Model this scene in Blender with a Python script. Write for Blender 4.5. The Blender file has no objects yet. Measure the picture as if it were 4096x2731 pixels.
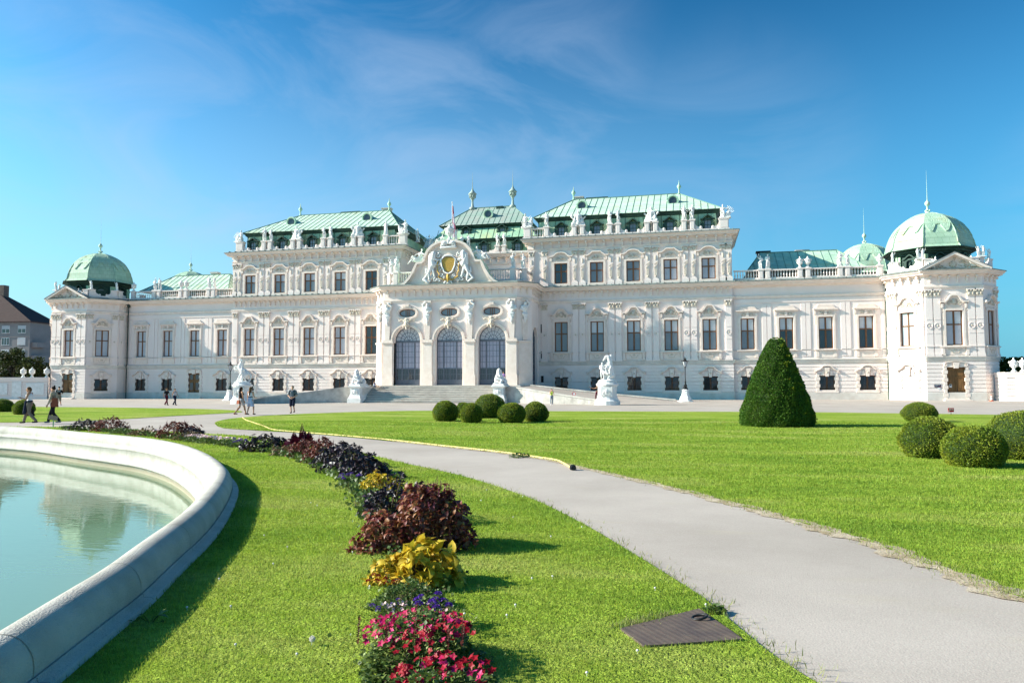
import bpy, math, random
import numpy as np
from mathutils import Matrix, Vector
R = math.radians
random.seed(7)
RNG = np.random.default_rng(11)

# ------------------------------------------------------------------ camera
CAM = (30.684, -101.805, 1.707)
YAW, PITCH, ROLL = -0.228998, 0.0588229, -0.0020824
cd = bpy.data.cameras.new('camera'); cam = bpy.data.objects.new('camera', cd)
bpy.context.scene.collection.objects.link(cam); bpy.context.scene.camera = cam
cd.sensor_width = 36.0; cd.lens = 3060.08 / 4096 * 36.0
cd.clip_start = 0.05; cd.clip_end = 3000
_f = Vector((math.sin(YAW)*math.cos(PITCH), math.cos(YAW)*math.cos(PITCH), math.sin(PITCH)))
_r = Vector((math.cos(YAW), -math.sin(YAW), 0)); _u = _r.cross(_f)
_r2 = math.cos(ROLL)*_r + math.sin(ROLL)*_u; _u2 = -math.sin(ROLL)*_r + math.cos(ROLL)*_u
cam.matrix_world = Matrix(((_r2.x, _u2.x, -_f.x, CAM[0]), (_r2.y, _u2.y, -_f.y, CAM[1]), (_r2.z, _u2.z, -_f.z, CAM[2]), (0, 0, 0, 1)))

# ------------------------------------------------------------------ light and exposure
SUN_EL, SUN_AZ = 27.5, 11.0          # elevation; azimuth of the shadows, degrees from +X towards the palace
sc = bpy.context.scene
sd = bpy.data.lights.new('sun', 'SUN'); sd.energy = 5.0; sd.angle = R(0.53); sd.color = (1.0, 0.92, 0.80)
sun = bpy.data.objects.new('sun', sd); sc.collection.objects.link(sun)
_d = Vector((math.cos(R(SUN_EL))*math.cos(R(SUN_AZ)), math.cos(R(SUN_EL))*math.sin(R(SUN_AZ)), -math.sin(R(SUN_EL))))
sun.rotation_euler = _d.to_track_quat('-Z', 'Y').to_euler()
sc.view_settings.view_transform = 'Standard'; sc.view_settings.look = 'None'
sc.view_settings.gamma = 1.0; sc.view_settings.exposure = 1.03
w = bpy.data.worlds.new('World'); sc.world = w; w.use_nodes = True
nt = w.node_tree; nt.nodes.clear()
def N(nt, typ, **kw):
    n = nt.nodes.new(typ)
    for k, v in kw.items():
        if k[0] == '_': n.inputs[k[1:].replace('_', ' ')].default_value = v
        else: setattr(n, k, v)
    return n
sky = N(nt, 'ShaderNodeTexSky', sky_type='NISHITA', sun_disc=False)
sky.sun_elevation = R(SUN_EL); sky.sun_rotation = R(270 - SUN_AZ)
sky.air_density = 1.0; sky.dust_density = 0.7; sky.ozone_density = 2.0
tint = N(nt, 'ShaderNodeMix', data_type='RGBA', blend_type='MULTIPLY'); tint.inputs[0].default_value = 1.0
tint.inputs[7].default_value = (0.25, 0.25, 0.25, 1)
gam = N(nt, 'ShaderNodeGamma', _Gamma=1.9); tint2 = N(nt, 'ShaderNodeMix', data_type='RGBA', blend_type='MULTIPLY'); tint2.inputs[0].default_value = 1.0; tint2.inputs[7].default_value = (1.45, 4.9, 4.35, 1)
tc = N(nt, 'ShaderNodeTexCoord')
mp = N(nt, 'ShaderNodeMapping'); mp.inputs['Scale'].default_value = (2.2, 2.2, 5.2); mp.inputs['Rotation'].default_value = (0.1, 0.5, 0.5)
n1 = N(nt, 'ShaderNodeTexNoise', _Scale=1.5, _Detail=10.0, _Roughness=0.58, _Distortion=1.4)
cr = N(nt, 'ShaderNodeMapRange'); cr.inputs[1].default_value = 0.40; cr.inputs[2].default_value = 0.80
L = nt.links.new
L(tc.outputs['Generated'], mp.inputs[0]); L(mp.outputs[0], n1.inputs['Vector']); L(n1.outputs[0], cr.inputs[0])
acc = None
for az, el, r0, r1, k_ in ((-16, 20, 4, 16, .42), (-40, 17, 6, 26, .38), (2, 15, 2, 12, .22), (28, 8, 2, 12, .32), (-32, 8, 4, 20, .3)):   # thin cirrus where the sky has it
    c_ = (math.cos(R(el))*math.sin(R(az)), math.cos(R(el))*math.cos(R(az)), math.sin(R(el)))
    d_ = N(nt, 'ShaderNodeVectorMath', operation='DOT_PRODUCT'); d_.inputs[1].default_value = c_; L(tc.outputs['Generated'], d_.inputs[0])
    m_ = N(nt, 'ShaderNodeMapRange', interpolation_type='SMOOTHSTEP'); m_.inputs[1].default_value = math.cos(R(r1)); m_.inputs[2].default_value = math.cos(R(r0)); m_.inputs[4].default_value = k_; L(d_.outputs['Value'], m_.inputs[0])
    if acc is None: acc = m_.outputs[0]
    else: x_ = N(nt, 'ShaderNodeMath', operation='MAXIMUM'); L(acc, x_.inputs[0]); L(m_.outputs[0], x_.inputs[1]); acc = x_.outputs[0]
mul2 = N(nt, 'ShaderNodeMath', operation='MULTIPLY'); L(cr.outputs[0], mul2.inputs[0]); L(acc, mul2.inputs[1])
hz_s = N(nt, 'ShaderNodeSeparateXYZ'); hz_r = N(nt, 'ShaderNodeMapRange', interpolation_type='SMOOTHSTEP'); hz_r.inputs[1].default_value = 0.5; hz_r.inputs[2].default_value = -0.04; hz_r.inputs[3].default_value = 0.0; hz_r.inputs[4].default_value = 0.92
hz = N(nt, 'ShaderNodeMix', data_type='RGBA'); hzc = N(nt, 'ShaderNodeMix', data_type='RGBA'); hzc.inputs[6].default_value = (.95, 2.7, 4.4, 1); hzc.inputs[7].default_value = (3.0, 4.3, 5.6, 1); hzx = N(nt, 'ShaderNodeMapRange', interpolation_type='SMOOTHSTEP'); hzx.inputs[1].default_value = .35; hzx.inputs[2].default_value = -.65
L(hz_s.outputs[0], hzx.inputs[0]); L(hzx.outputs[0], hzc.inputs[0]); L(hzc.outputs[2], hz.inputs[7])
L(tc.outputs['Generated'], hz_s.inputs[0]); L(hz_s.outputs[2], hz_r.inputs[0]); L(hz_r.outputs[0], hz.inputs[0])
cl = N(nt, 'ShaderNodeMix', data_type='RGBA'); cl.inputs[7].default_value = (3.3, 4.2, 5.7, 1)
L(sky.outputs[0], tint.inputs[6]); L(tint.outputs[2], gam.inputs[0]); L(gam.outputs[0], tint2.inputs[6]); L(mul2.outputs[0], cl.inputs[0]); L(tint2.outputs[2], hz.inputs[6]); L(hz.outputs[2], cl.inputs[6])
bg = N(nt, 'ShaderNodeBackground', _Strength=0.080); wo = N(nt, 'ShaderNodeOutputWorld')
L(cl.outputs[2], bg.inputs[0]); L(bg.outputs[0], wo.inputs[0])
sc.cycles.max_bounces = 5; sc.cycles.diffuse_bounces = 3; sc.cycles.glossy_bounces = 3; sc.cycles.transmission_bounces = 3
sc.cycles.transparent_max_bounces = 6; sc.cycles.use_denoising = True

# ------------------------------------------------------------------ materials
def mat(name, col, rough=0.8, var=0.0, vscale=1.0, spec=0.3, bump=0.0, bscale=20.0, metal=0.0, col2=None, stretch=(1, 1, 1), island=None, coat=0.0, detail=5.0, transl=0.0):
    m = bpy.data.materials.new(name); m.use_nodes = True
    t = m.node_tree; b = t.nodes['Principled BSDF']
    b.inputs['Roughness'].default_value = rough; b.inputs['Specular IOR Level'].default_value = spec
    b.inputs['Metallic'].default_value = metal; b.inputs['Base Color'].default_value = (*col, 1)
    if coat: b.inputs['Coat Weight'].default_value = coat
    g = N(t, 'ShaderNodeNewGeometry'); mpp = N(t, 'ShaderNodeMapping'); mpp.inputs['Scale'].default_value = stretch
    t.links.new(g.outputs['Position'], mpp.inputs[0])
    if var or col2 or island:
        nz = N(t, 'ShaderNodeTexNoise', _Scale=vscale, _Detail=detail, _Roughness=0.6); t.links.new(mpp.outputs[0], nz.inputs['Vector'])
        mx = N(t, 'ShaderNodeMix', data_type='RGBA')
        c2 = col2 or tuple(c*(1-var) for c in col)
        mx.inputs[6].default_value = (*col, 1); mx.inputs[7].default_value = (*c2, 1)
        rp = N(t, 'ShaderNodeMapRange'); rp.inputs[1].default_value = 0.35; rp.inputs[2].default_value = 0.68
        t.links.new(nz.outputs[0], rp.inputs[0]); t.links.new(rp.outputs[0], mx.inputs[0])
        out = mx.outputs[2]
        if island:
            ri = N(t, 'ShaderNodeValToRGB'); els = ri.color_ramp.elements
            for i, c in enumerate(island):
                e = els[i] if i < 2 else els.new(i/(len(island)-1))
                e.position = i/(len(island)-1)
            for i, c in enumerate(island): els[i].color = (*c, 1)
            t.links.new(g.outputs['Random Per Island'], ri.inputs[0])
            m2 = N(t, 'ShaderNodeMix', data_type='RGBA', blend_type='MULTIPLY'); m2.inputs[0].default_value = 1
            t.links.new(out, m2.inputs[6]); t.links.new(ri.outputs[0], m2.inputs[7]); out = m2.outputs[2]
        t.links.new(out, b.inputs['Base Color'])
        if transl:
            tr = N(t, 'ShaderNodeBsdfTranslucent'); t.links.new(out, tr.inputs[0])
            ms = N(t, 'ShaderNodeMixShader'); ms.inputs[0].default_value = transl
            t.links.new(b.outputs[0], ms.inputs[1]); t.links.new(tr.outputs[0], ms.inputs[2])
            t.links.new(ms.outputs[0], t.nodes['Material Output'].inputs[0])
    if bump:
        bz = N(t, 'ShaderNodeTexNoise', _Scale=bscale, _Detail=4.0); t.links.new(mpp.outputs[0], bz.inputs['Vector'])
        bp = N(t, 'ShaderNodeBump', _Strength=bump); bp.inputs['Distance'].default_value = 0.02
        t.links.new(bz.outputs[0], bp.inputs['Height']); t.links.new(bp.outputs[0], b.inputs['Normal'])
    return m
M = {}
M['plaster'] = mat('plaster', (0.88, 0.765, 0.715), 0.9, col2=(0.82, 0.705, 0.645), vscale=0.5, stretch=(1, 1, 0.4), bump=0.15, bscale=3)
M['trim'] = mat('trim_stone', (0.84, 0.72, 0.645), 0.85, col2=(0.76, 0.63, 0.54), vscale=1.6, bump=0.2, bscale=6, detail=8)
M['relief'] = mat('relief_stone', (0.72, 0.64, 0.55), 0.85, col2=(0.50, 0.41, 0.31), vscale=5.0, detail=8)
M['white'] = mat('white_stone', (0.87, 0.84, 0.82), 0.75, col2=(0.68, 0.67, 0.63), vscale=1.5, bump=0.2, bscale=9)
M['base'] = mat('base_stone', (0.70, 0.655, 0.60), 0.9, col2=(0.56, 0.50, 0.44), vscale=0.8, bump=0.2, bscale=5, detail=8)
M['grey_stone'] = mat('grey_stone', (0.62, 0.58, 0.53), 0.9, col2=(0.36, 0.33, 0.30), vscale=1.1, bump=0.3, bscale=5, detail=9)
M['step'] = mat('step_stone', (0.76, 0.70, 0.63), 0.9, col2=(0.58, 0.51, 0.44), vscale=0.9, stretch=(0.6, 0.6, 5), detail=9)
M['flashing'] = mat('lead_flashing', (0.12, 0.14, 0.135), 0.6, col2=(0.24, 0.29, 0.27), vscale=1.3)
M['wood'] = mat('window_wood', (0.22, 0.10, 0.045), 0.55, var=0.3, vscale=3)
M['door'] = mat('door_wood', (0.23, 0.115, 0.04), 0.5, col2=(0.12, 0.06, 0.02), vscale=2.5, stretch=(3, 3, 0.5))
M['iron'] = mat('black_iron', (0.02, 0.02, 0.022), 0.5, var=0.2)
M['darkgreen'] = mat('dark_green_iron', (0.02, 0.05, 0.045), 0.45, var=0.2)
M['greyframe'] = mat('grey_metal_frame', (0.13, 0.145, 0.18), 0.5, var=0.15)
def glassy(name, col, rough, spec=0.6): 
    return mat(name, col, rough, var=0.12, vscale=0.7, spec=spec)
M['blind'] = glassy('glass_with_blind', (0.50, 0.50, 0.55), 0.12)
M['lilac'] = glassy('glass_with_lilac_curtain', (0.34, 0.33, 0.42), 0.15)
M['pale'] = glassy('glass_with_pale_blind', (0.58, 0.60, 0.63), 0.12)
M['grey_glass'] = glassy('glass_grey', (0.20, 0.225, 0.26), 0.06, 0.8)
M['dark_glass'] = glassy('glass_dark', (0.035, 0.04, 0.05), 0.04, 0.9)
M['interior'] = mat('dark_interior', (0.03, 0.03, 0.03), 0.9)
M['gold'] = mat('gilding', (0.60, 0.38, 0.09), 0.5, metal=0.35, col2=(0.38, 0.22, 0.04), vscale=6)
def copper(name, a, b_, c, sx, sz, rough=0.6):
    m = bpy.data.materials.new(name); m.use_nodes = True; t = m.node_tree; b = t.nodes['Principled BSDF']
    b.inputs['Roughness'].default_value = rough; b.inputs['Specular IOR Level'].default_value = 0.25
    g = N(t, 'ShaderNodeNewGeometry')
    n = N(t, 'ShaderNodeTexNoise', _Scale=0.55, _Detail=7.0, _Roughness=0.65); mp_ = N(t, 'ShaderNodeMapping'); mp_.inputs['Scale'].default_value = (1.0, 1.0, 0.6)
    t.links.new(g.outputs['Position'], mp_.inputs[0]); t.links.new(mp_.outputs[0], n.inputs['Vector'])
    r = N(t, 'ShaderNodeValToRGB'); e = r.color_ramp.elements; e[0].position = 0.36; e[1].position = 0.72
    e[0].color = (*a, 1); e[1].color = (*c, 1); k = e.new(0.52); k.color = (*b_, 1)
    br = N(t, 'ShaderNodeTexBrick'); br.inputs['Scale'].default_value = 1.0; br.inputs['Brick Width'].default_value = sx; br.inputs['Row Height'].default_value = sz
    br.inputs['Mortar Size'].default_value = 0.018; br.inputs['Color1'].default_value = (1, 1, 1, 1); br.inputs['Color2'].default_value = (0.86, 0.9, 0.86, 1); br.inputs['Mortar'].default_value = (0.55, 0.62, 0.55, 1)
    sp = N(t, 'ShaderNodeSeparateXYZ'); ad = N(t, 'ShaderNodeMath', operation='ADD'); cb = N(t, 'ShaderNodeCombineXYZ')
    t.links.new(g.outputs['Position'], sp.inputs[0]); t.links.new(sp.outputs[0], ad.inputs[0]); t.links.new(sp.outputs[1], ad.inputs[1]); 
    t.links.new(ad.outputs[0], cb.inputs[0]); t.links.new(sp.outputs[2], cb.inputs[1]); t.links.new(cb.outputs[0], br.inputs['Vector'])
    mx = N(t, 'ShaderNodeMix', data_type='RGBA', blend_type='MULTIPLY'); mx.inputs[0].default_value = 1
    t.links.new(n.outputs[0], r.inputs[0]); t.links.new(r.outputs[0], mx.inputs[6]); t.links.new(br.outputs[0], mx.inputs[7]); t.links.new(mx.outputs[2], b.inputs['Base Color'])
    return m
M['copper'] = copper('copper_light', (0.46, 0.62, 0.50), (0.56, 0.70, 0.58), (0.50, 0.56, 0.38), 30.0, 0.95)
M['copper_dome'] = copper('copper_dome', (0.36, 0.52, 0.39), (0.43, 0.58, 0.44), (0.45, 0.45, 0.27), 0.8, 0.62)
M['copper_patch'] = copper('copper_patchy', (0.38, 0.56, 0.44), (0.50, 0.68, 0.54), (0.62, 0.58, 0.36), 1.2, 0.8)
M['copper_dark'] = copper('copper_dark', (0.02, 0.045, 0.036), (0.03, 0.07, 0.055), (0.06, 0.11, 0.08), 3.0, 9.0)
M['copper_mid'] = copper('copper_mansard', (0.30, 0.52, 0.38), (0.42, 0.60, 0.42), (0.58, 0.54, 0.28), 0.95, 9.0)
M['seam'] = mat('copper_seam', (.17, .29, .23), .7, var=.3, vscale=2)
M['copper_grey'] = copper('copper_greyed', (0.30, 0.40, 0.35), (0.36, 0.42, 0.38), (0.36, 0.35, 0.32), 30.0, 1.6)

# ------------------------------------------------------------------ helpers
COL = sc.collection
class MB:
    def __init__(s): s.v = []; s.f = []; s.m = []; s.T = Matrix.Identity(4); s.mi = 0
    def add(s, vs, fs):
        o = len(s.v); T = s.T
        s.v += [tuple(T @ Vector(p)) for p in vs]; s.f += [tuple(i+o for i in f) for f in fs]; s.m += [s.mi]*len(fs)
    def box(s, x0, x1, y0, y1, z0, z1):
        s.add([(x0,y0,z0),(x1,y0,z0),(x1,y1,z0),(x0,y1,z0),(x0,y0,z1),(x1,y0,z1),(x1,y1,z1),(x0,y1,z1)],
              [(0,3,2,1),(4,5,6,7),(0,1,5,4),(1,2,6,5),(2,3,7,6),(3,0,4,7)])
    def taper(s, x0, x1, y0, y1, z0, z1, a, b):   # box whose top is inset by a (x) and b (y)
        s.add([(x0,y0,z0),(x1,y0,z0),(x1,y1,z0),(x0,y1,z0),(x0+a,y0+b,z1),(x1-a,y0+b,z1),(x1-a,y1-b,z1),(x0+a,y1-b,z1)],
              [(0,3,2,1),(4,5,6,7),(0,1,5,4),(1,2,6,5),(2,3,7,6),(3,0,4,7)])
    def prism(s, poly, y0, y1):                   # (x,z) polygon, extruded in y
        n = len(poly); a = sum(poly[i][0]*poly[(i+1)%n][1]-poly[(i+1)%n][0]*poly[i][1] for i in range(n))
        if a < 0: poly = poly[::-1]
        s.add([(x, y0, z) for x, z in poly]+[(x, y1, z) for x, z in poly],
              [tuple(range(n)), tuple(range(2*n-1, n-1, -1))]+[(i, i+n, (i+1)%n+n, (i+1)%n) for i in range(n)])
    def prismz(s, poly, z0, z1):
        n = len(poly); a = sum(poly[i][0]*poly[(i+1)%n][1]-poly[(i+1)%n][0]*poly[i][1] for i in range(n))
        if a < 0: poly = poly[::-1]
        s.add([(x, y, z0) for x, y in poly]+[(x, y, z1) for x, y in poly],
              [tuple(range(n-1, -1, -1)), tuple(range(n, 2*n))]+[(i, (i+1)%n, (i+1)%n+n, i+n) for i in range(n)])
    def ribbon(s, path, th, y0, y1, closed=False): # band of thickness th (downwards/inwards) along an (x,z) path
        P = [Vector(p) for p in path]; n = len(P); off = []
        for i in range(n):
            a = P[i-1] if (i or closed) else P[0]; b = P[(i+1) % n] if (i < n-1 or closed) else P[-1]
            d = (b-a); d = d.normalized() if d.length > 1e-9 else Vector((1, 0)); off.append(P[i] + Vector((d.y, -d.x))*th)
        vs = []
        for i in range(n): vs += [(P[i].x, y0, P[i].y), (off[i].x, y0, off[i].y), (off[i].x, y1, off[i].y), (P[i].x, y1, P[i].y)]
        fs = []
        for i in range(n if closed else n-1):
            a = 4*i; b = 4*((i+1) % n)
            fs += [(a, a+1, b+1, b), (a+1, a+2, b+2, b+1), (a+2, a+3, b+3, b+2), (a+3, a, b, b+3)]
        if not closed: fs += [(3, 2, 1, 0), (4*n-4, 4*n-3, 4*n-2, 4*n-1)]
        s.add(vs, fs)
    def lathe(s, prof, c=(0, 0, 0), seg=12, sx=1, sy=1, rot=0.0):
        vs = []; fs = []; k = len(prof)
        for i in range(seg):
            a = 2*math.pi*i/seg+rot; ca, sa = math.cos(a), math.sin(a)
            vs += [(c[0]+r*ca*sx, c[1]+r*sa*sy, c[2]+z) for r, z in prof]
        for i in range(seg):
            j = (i+1) % seg
            for q in range(k-1): fs.append((i*k+q, j*k+q, j*k+q+1, i*k+q+1))
        if prof[0][0] > 1e-4: fs.append(tuple(i*k for i in range(seg))[::-1])
        if prof[-1][0] > 1e-4: fs.append(tuple(i*k+k-1 for i in range(seg)))
        s.add(vs, fs)
    def tube(s, pts, r, seg=6, r2=None):
        P = [Vector(p) for p in pts]; n = len(P); vs = []; fs = []
        for i, p in enumerate(P):
            d = (P[min(i+1, n-1)]-P[max(i-1, 0)]).normalized(); a = d.orthogonal().normalized() if abs(d.z) > 0.95 else Vector((0, 0, 1)).cross(d).normalized(); b = d.cross(a)
            rr = r if r2 is None else r+(r2-r)*i/(n-1)
            if isinstance(r, (list, tuple)): rr = r[i]
            vs += [tuple(p+a*math.cos(2*math.pi*k/seg)*rr+b*math.sin(2*math.pi*k/seg)*rr) for k in range(seg)]
        for i in range(n-1):
            for k in range(seg): fs.append((i*seg+k, i*seg+(k+1) % seg, (i+1)*seg+(k+1) % seg, (i+1)*seg+k))
        fs += [tuple(range(seg))[::-1], tuple((n-1)*seg+k for k in range(seg))]
        s.add(vs, fs)
    def cap(s, p, q, r1, r2, seg=10):              # tapered capsule
        p = Vector(p); q = Vector(q); d = q-p; L_ = d.length; d = d.normalized() if L_ > 1e-6 else Vector((0, 0, 1)); a = d.orthogonal().normalized(); b = d.cross(a)
        rings = [(-r1*math.cos(t), r1*math.sin(t)) for t in (0.01, 0.5, 1.05)]+[(0, r1), (L_, r2)]+[(L_+r2*math.sin(t), r2*math.cos(t)) for t in (0.5, 1.05, 1.56)]
        vs = []; fs = []
        for h, rr in rings: vs += [tuple(p+d*h+a*math.cos(2*math.pi*k/seg)*rr+b*math.sin(2*math.pi*k/seg)*rr) for k in range(seg)]
        for i in range(len(rings)-1):
            for k in range(seg): fs.append((i*seg+k, i*seg+(k+1) % seg, (i+1)*seg+(k+1) % seg, (i+1)*seg+k))
        fs += [tuple(range(seg))[::-1], tuple((len(rings)-1)*seg+k for k in range(seg))]
        s.add(vs, fs)
    def ell(s, c, rx, ry, rz, rot=(0, 0, 0), seg=12):
        from mathutils import Euler
        T0 = s.T; s.T = T0 @ Matrix.Translation(c) @ Euler(rot).to_matrix().to_4x4() @ Matrix.Diagonal((rx, ry, rz, 1))
        s.lathe([(math.sin(t*math.pi/8)*1.0 if 0 < t < 8 else 0.0, -math.cos(t*math.pi/8)) for t in range(9)], seg=seg); s.T = T0
    def build(s, name, mats, parent=None, smooth=False, loc=None, link=True):
        me = bpy.data.meshes.new(name); me.from_pydata(s.v, [], s.f)
        for m in (mats if isinstance(mats, (list, tuple)) else [mats]): me.materials.append(M[m] if isinstance(m, str) else m)
        me.polygons.foreach_set('material_index', s.m)
        if smooth: me.polygons.foreach_set('use_smooth', [True]*len(s.f))
        me.update()
        o = bpy.data.objects.new(name, me); COL.objects.link(o)
        if parent: o.parent = parent
        if loc: o.location = loc
        return o
    def blob(s, name, m, parent=None, voxel=0.02, smooth=2):   # one continuous skin over all the shapes put in
        me = bpy.data.meshes.new(name); me.from_pydata(s.v, [], s.f); o = bpy.data.objects.new(name, me); COL.objects.link(o)
        md = o.modifiers.new('r', 'REMESH'); md.mode = 'VOXEL'; md.voxel_size = voxel; md.use_smooth_shade = True
        if smooth: ms = o.modifiers.new('s', 'SMOOTH'); ms.factor = 0.5; ms.iterations = smooth
        dg = bpy.context.evaluated_depsgraph_get(); ev = o.evaluated_get(dg)
        me2 = bpy.data.meshes.new_from_object(ev); o.modifiers.clear(); o.data = me2; bpy.data.meshes.remove(me); me2.name = name
        me2.materials.clear(); me2.materials.append(M[m] if isinstance(m, str) else m)
        me2.polygons.foreach_set('use_smooth', [True]*len(me2.polygons))
        if parent: o.parent = parent
        return o
def empty(name, loc=(0, 0, 0), rz=0.0, scale=1.0):
    o = bpy.data.objects.new(name, None); COL.objects.link(o); o.location = loc; o.rotation_euler = (0, 0, rz); o.scale = (scale,)*3; o.empty_display_size = 0.1
    return o
def tag(o, label=None, cat=None, group=None, kind=None):
    if label: o['label'] = label
    if cat: o['category'] = cat
    if group: o['group'] = group
    if kind: o['kind'] = kind
    return o
def dup(o, parent=None, loc=None, rz=None, scale=None, mirror=False):
    c = o.copy(); COL.objects.link(c); c.parent = parent
    if loc is not None: c.location = loc
    if rz is not None: c.rotation_euler = (0, 0, rz)
    if scale is not None: c.scale = (scale,)*3
    if mirror: c.scale = (-c.scale[0], c.scale[1], c.scale[2])
    for ch in list(o.children): dup(ch, c)
    return c
def frame(p0, p1, z=0.0):     # local x along p0->p1, local -y outwards (to the right of the walk)
    a = math.atan2(p1[1]-p0[1], p1[0]-p0[0])
    return Matrix.Translation((p0[0], p0[1], z)) @ Matrix.Rotation(a, 4, 'Z')
def seglen(p0, p1): return math.hypot(p1[0]-p0[0], p1[1]-p0[1])
def wall(m, p0, p1, z0, z1, holes=(), grooves=(), depth=0.34, back=True):
    T0 = m.T; m.T = T0 @ frame(p0, p1); Lx = seglen(p0, p1)
    xs = sorted(set([0, Lx]+[h[0] for h in holes]+[h[1] for h in holes]))
    zs = set([z0, z1]+[h[2] for h in holes]+[h[3] for h in holes])
    gr = [(g, g+0.075) for g in grooves if z0 < g < z1-0.08]
    for a, b in gr: zs |= {a, b}
    zs = sorted(zs)
    def inh(x, z): return any(h[0] < x < h[1] and h[2] < z < h[3] for h in holes)
    def ing(z): return any(a < z < b for a, b in gr)
    for i in range(len(zs)-1):
        za, zb = zs[i], zs[i+1]; g = ing((za+zb)/2); y = 0.09 if g else 0.0
        for j in range(len(xs)-1):
            xa, xb = xs[j], xs[j+1]
            if inh((xa+xb)/2, (za+zb)/2): continue
            m.add([(xa, y, za), (xb, y, za), (xb, y, zb), (xa, y, zb)], [(0, 1, 2, 3)])
            if g: m.add([(xa, 0, za), (xb, 0, za), (xb, y, za), (xa, y, za), (xa, 0, zb), (xb, 0, zb), (xb, y, zb), (xa, y, zb)], [(0, 1, 2, 3), (4, 7, 6, 5)])
    for h in holes:
        a, b, c, d = h[:4]
        m.add([(a, 0, c), (a, depth, c), (a, depth, d), (a, 0, d), (b, 0, c), (b, depth, c), (b, depth, d), (b, 0, d)],
              [(0, 1, 2, 3), (4, 7, 6, 5), (0, 4, 5, 1), (3, 2, 6, 7)])
    m.T = T0
def offpath(path, o, closed=False):
    n = len(path); out = []
    for i in range(n):
        a = path[i-1] if (i or closed) else None; b = path[i]; c = path[(i+1) % n] if (i < n-1 or closed) else None
        ns = []
        for p, q in ((a, b), (b, c)):
            if p is None or q is None: continue
            d = Vector((q[0]-p[0], q[1]-p[1])).normalized(); ns.append(Vector((d.y, -d.x)))
        nn = sum(ns, Vector((0, 0))).normalized(); k = 1.0/max(0.35, nn.dot(ns[0]))
        out.append((b[0]+nn.x*o*k, b[1]+nn.y*o*k))
    return out
def sweep(m, path, prof, closed=False, caps=True):  # prof: (outward offset, z), from bottom to top
    rows = [[(x, y, z) for x, y in offpath(path, o, closed)] for o, z in prof]
    n = len(path); vs = [p for r in rows for p in r]; fs = []
    for i in range(len(rows)-1):
        for j in range(n if closed else n-1):
            k = (j+1) % n; fs.append((i*n+j, i*n+k, (i+1)*n+k, (i+1)*n+j))
    if caps and not closed:
        fs.append(tuple(i*n for i in range(len(rows)))); fs.append(tuple(i*n+n-1 for i in range(len(rows)))[::-1])
    m.add(vs, fs)
def along(p0, p1, step, margin=0.0):
    Lx = seglen(p0, p1)-2*margin; k = max(1, round(Lx/step)); return [margin+Lx*(i+0.5)/k for i in range(k)]
BAL = [(0.075, 0), (0.075, 0.06), (0.04, 0.1), (0.085, 0.3), (0.04, 0.52), (0.035, 0.6), (0.07, 0.66), (0.07, 0.72)]
def balustrade(m, p0, p1, z0, z1, base=0.28, rail=0.17, step=0.34, th=0.34):
    T0 = m.T; m.T = T0 @ frame(p0, p1); Lx = seglen(p0, p1)
    m.box(0, Lx, 0, th, z0, z0+base); m.box(0, Lx, -0.04, th+0.04, z1-rail, z1)
    h = (z1-rail)-(z0+base)
    for x in along(p0, p1, step): m.lathe([(r*1.15, z*h/0.72) for r, z in BAL], (x, th/2, z0+base), seg=7)
    m.T = T0
def pedestal(m, x, y, z0, z1, wd=0.8, dp=0.7, rz=0):
    T0 = m.T; m.T = T0 @ Matrix.Translation((x, y, 0)) @ Matrix.Rotation(rz, 4, 'Z'); h = wd/2; d = dp/2
    m.box(-h-.06, h+.06, -d-.06, d+.06, z0, z0+.3); m.box(-h+.04, h-.04, -d+.04, d-.04, z0+.3, z1-.16); m.box(-h+.16, h-.16, -d-.0, -d+.06, z0+.42, z1-.3); m.box(-h-.05, h+.05, -d-.05, d+.05, z1-.16, z1)
    m.T = T0
def arc(cx, cz, r, a0, a1, n, rz=None):
    return [(cx+r*math.cos(R(a0+(a1-a0)*i/n)), cz+(rz or r)*math.sin(R(a0+(a1-a0)*i/n))) for i in range(n+1)]
def scroll(m, cx, cz, r, y, th=0.03, turn=1.6, flip=1, a0=90):
    pts = []
    for i in range(15):
        t = i/14; a = R(a0+flip*360*turn*t); rr = r*(1-0.8*t); pts.append((cx+rr*math.cos(a), y, cz+rr*math.sin(a)))
    m.tube(pts, th, 5)
def ornament(m, cx, cz, w_, h_, y, seed=0):       # cartouche with scrolls and leaves in relief
    rd = random.Random(seed); k = min(w_, h_)
    m.ell((cx, y, cz), k*.26, k*.12, k*.34, seg=8)
    for sx in (-1, 1):
        scroll(m, cx+sx*w_*.25, cz-h_*.05, k*.2, y-.02, k*.05, 1.3, sx, 90); scroll(m, cx+sx*w_*.4, cz-h_*.25, k*.13, y-.02, k*.045, 1.2, -sx, 0)
        for i in range(4):
            a = rd.uniform(0, 6.28); m.ell((cx+sx*w_*rd.uniform(.1, .44), y, cz+h_*rd.uniform(-.35, .3)), k*.12, k*.07, k*.05, (0, a, 0), seg=6)
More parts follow.
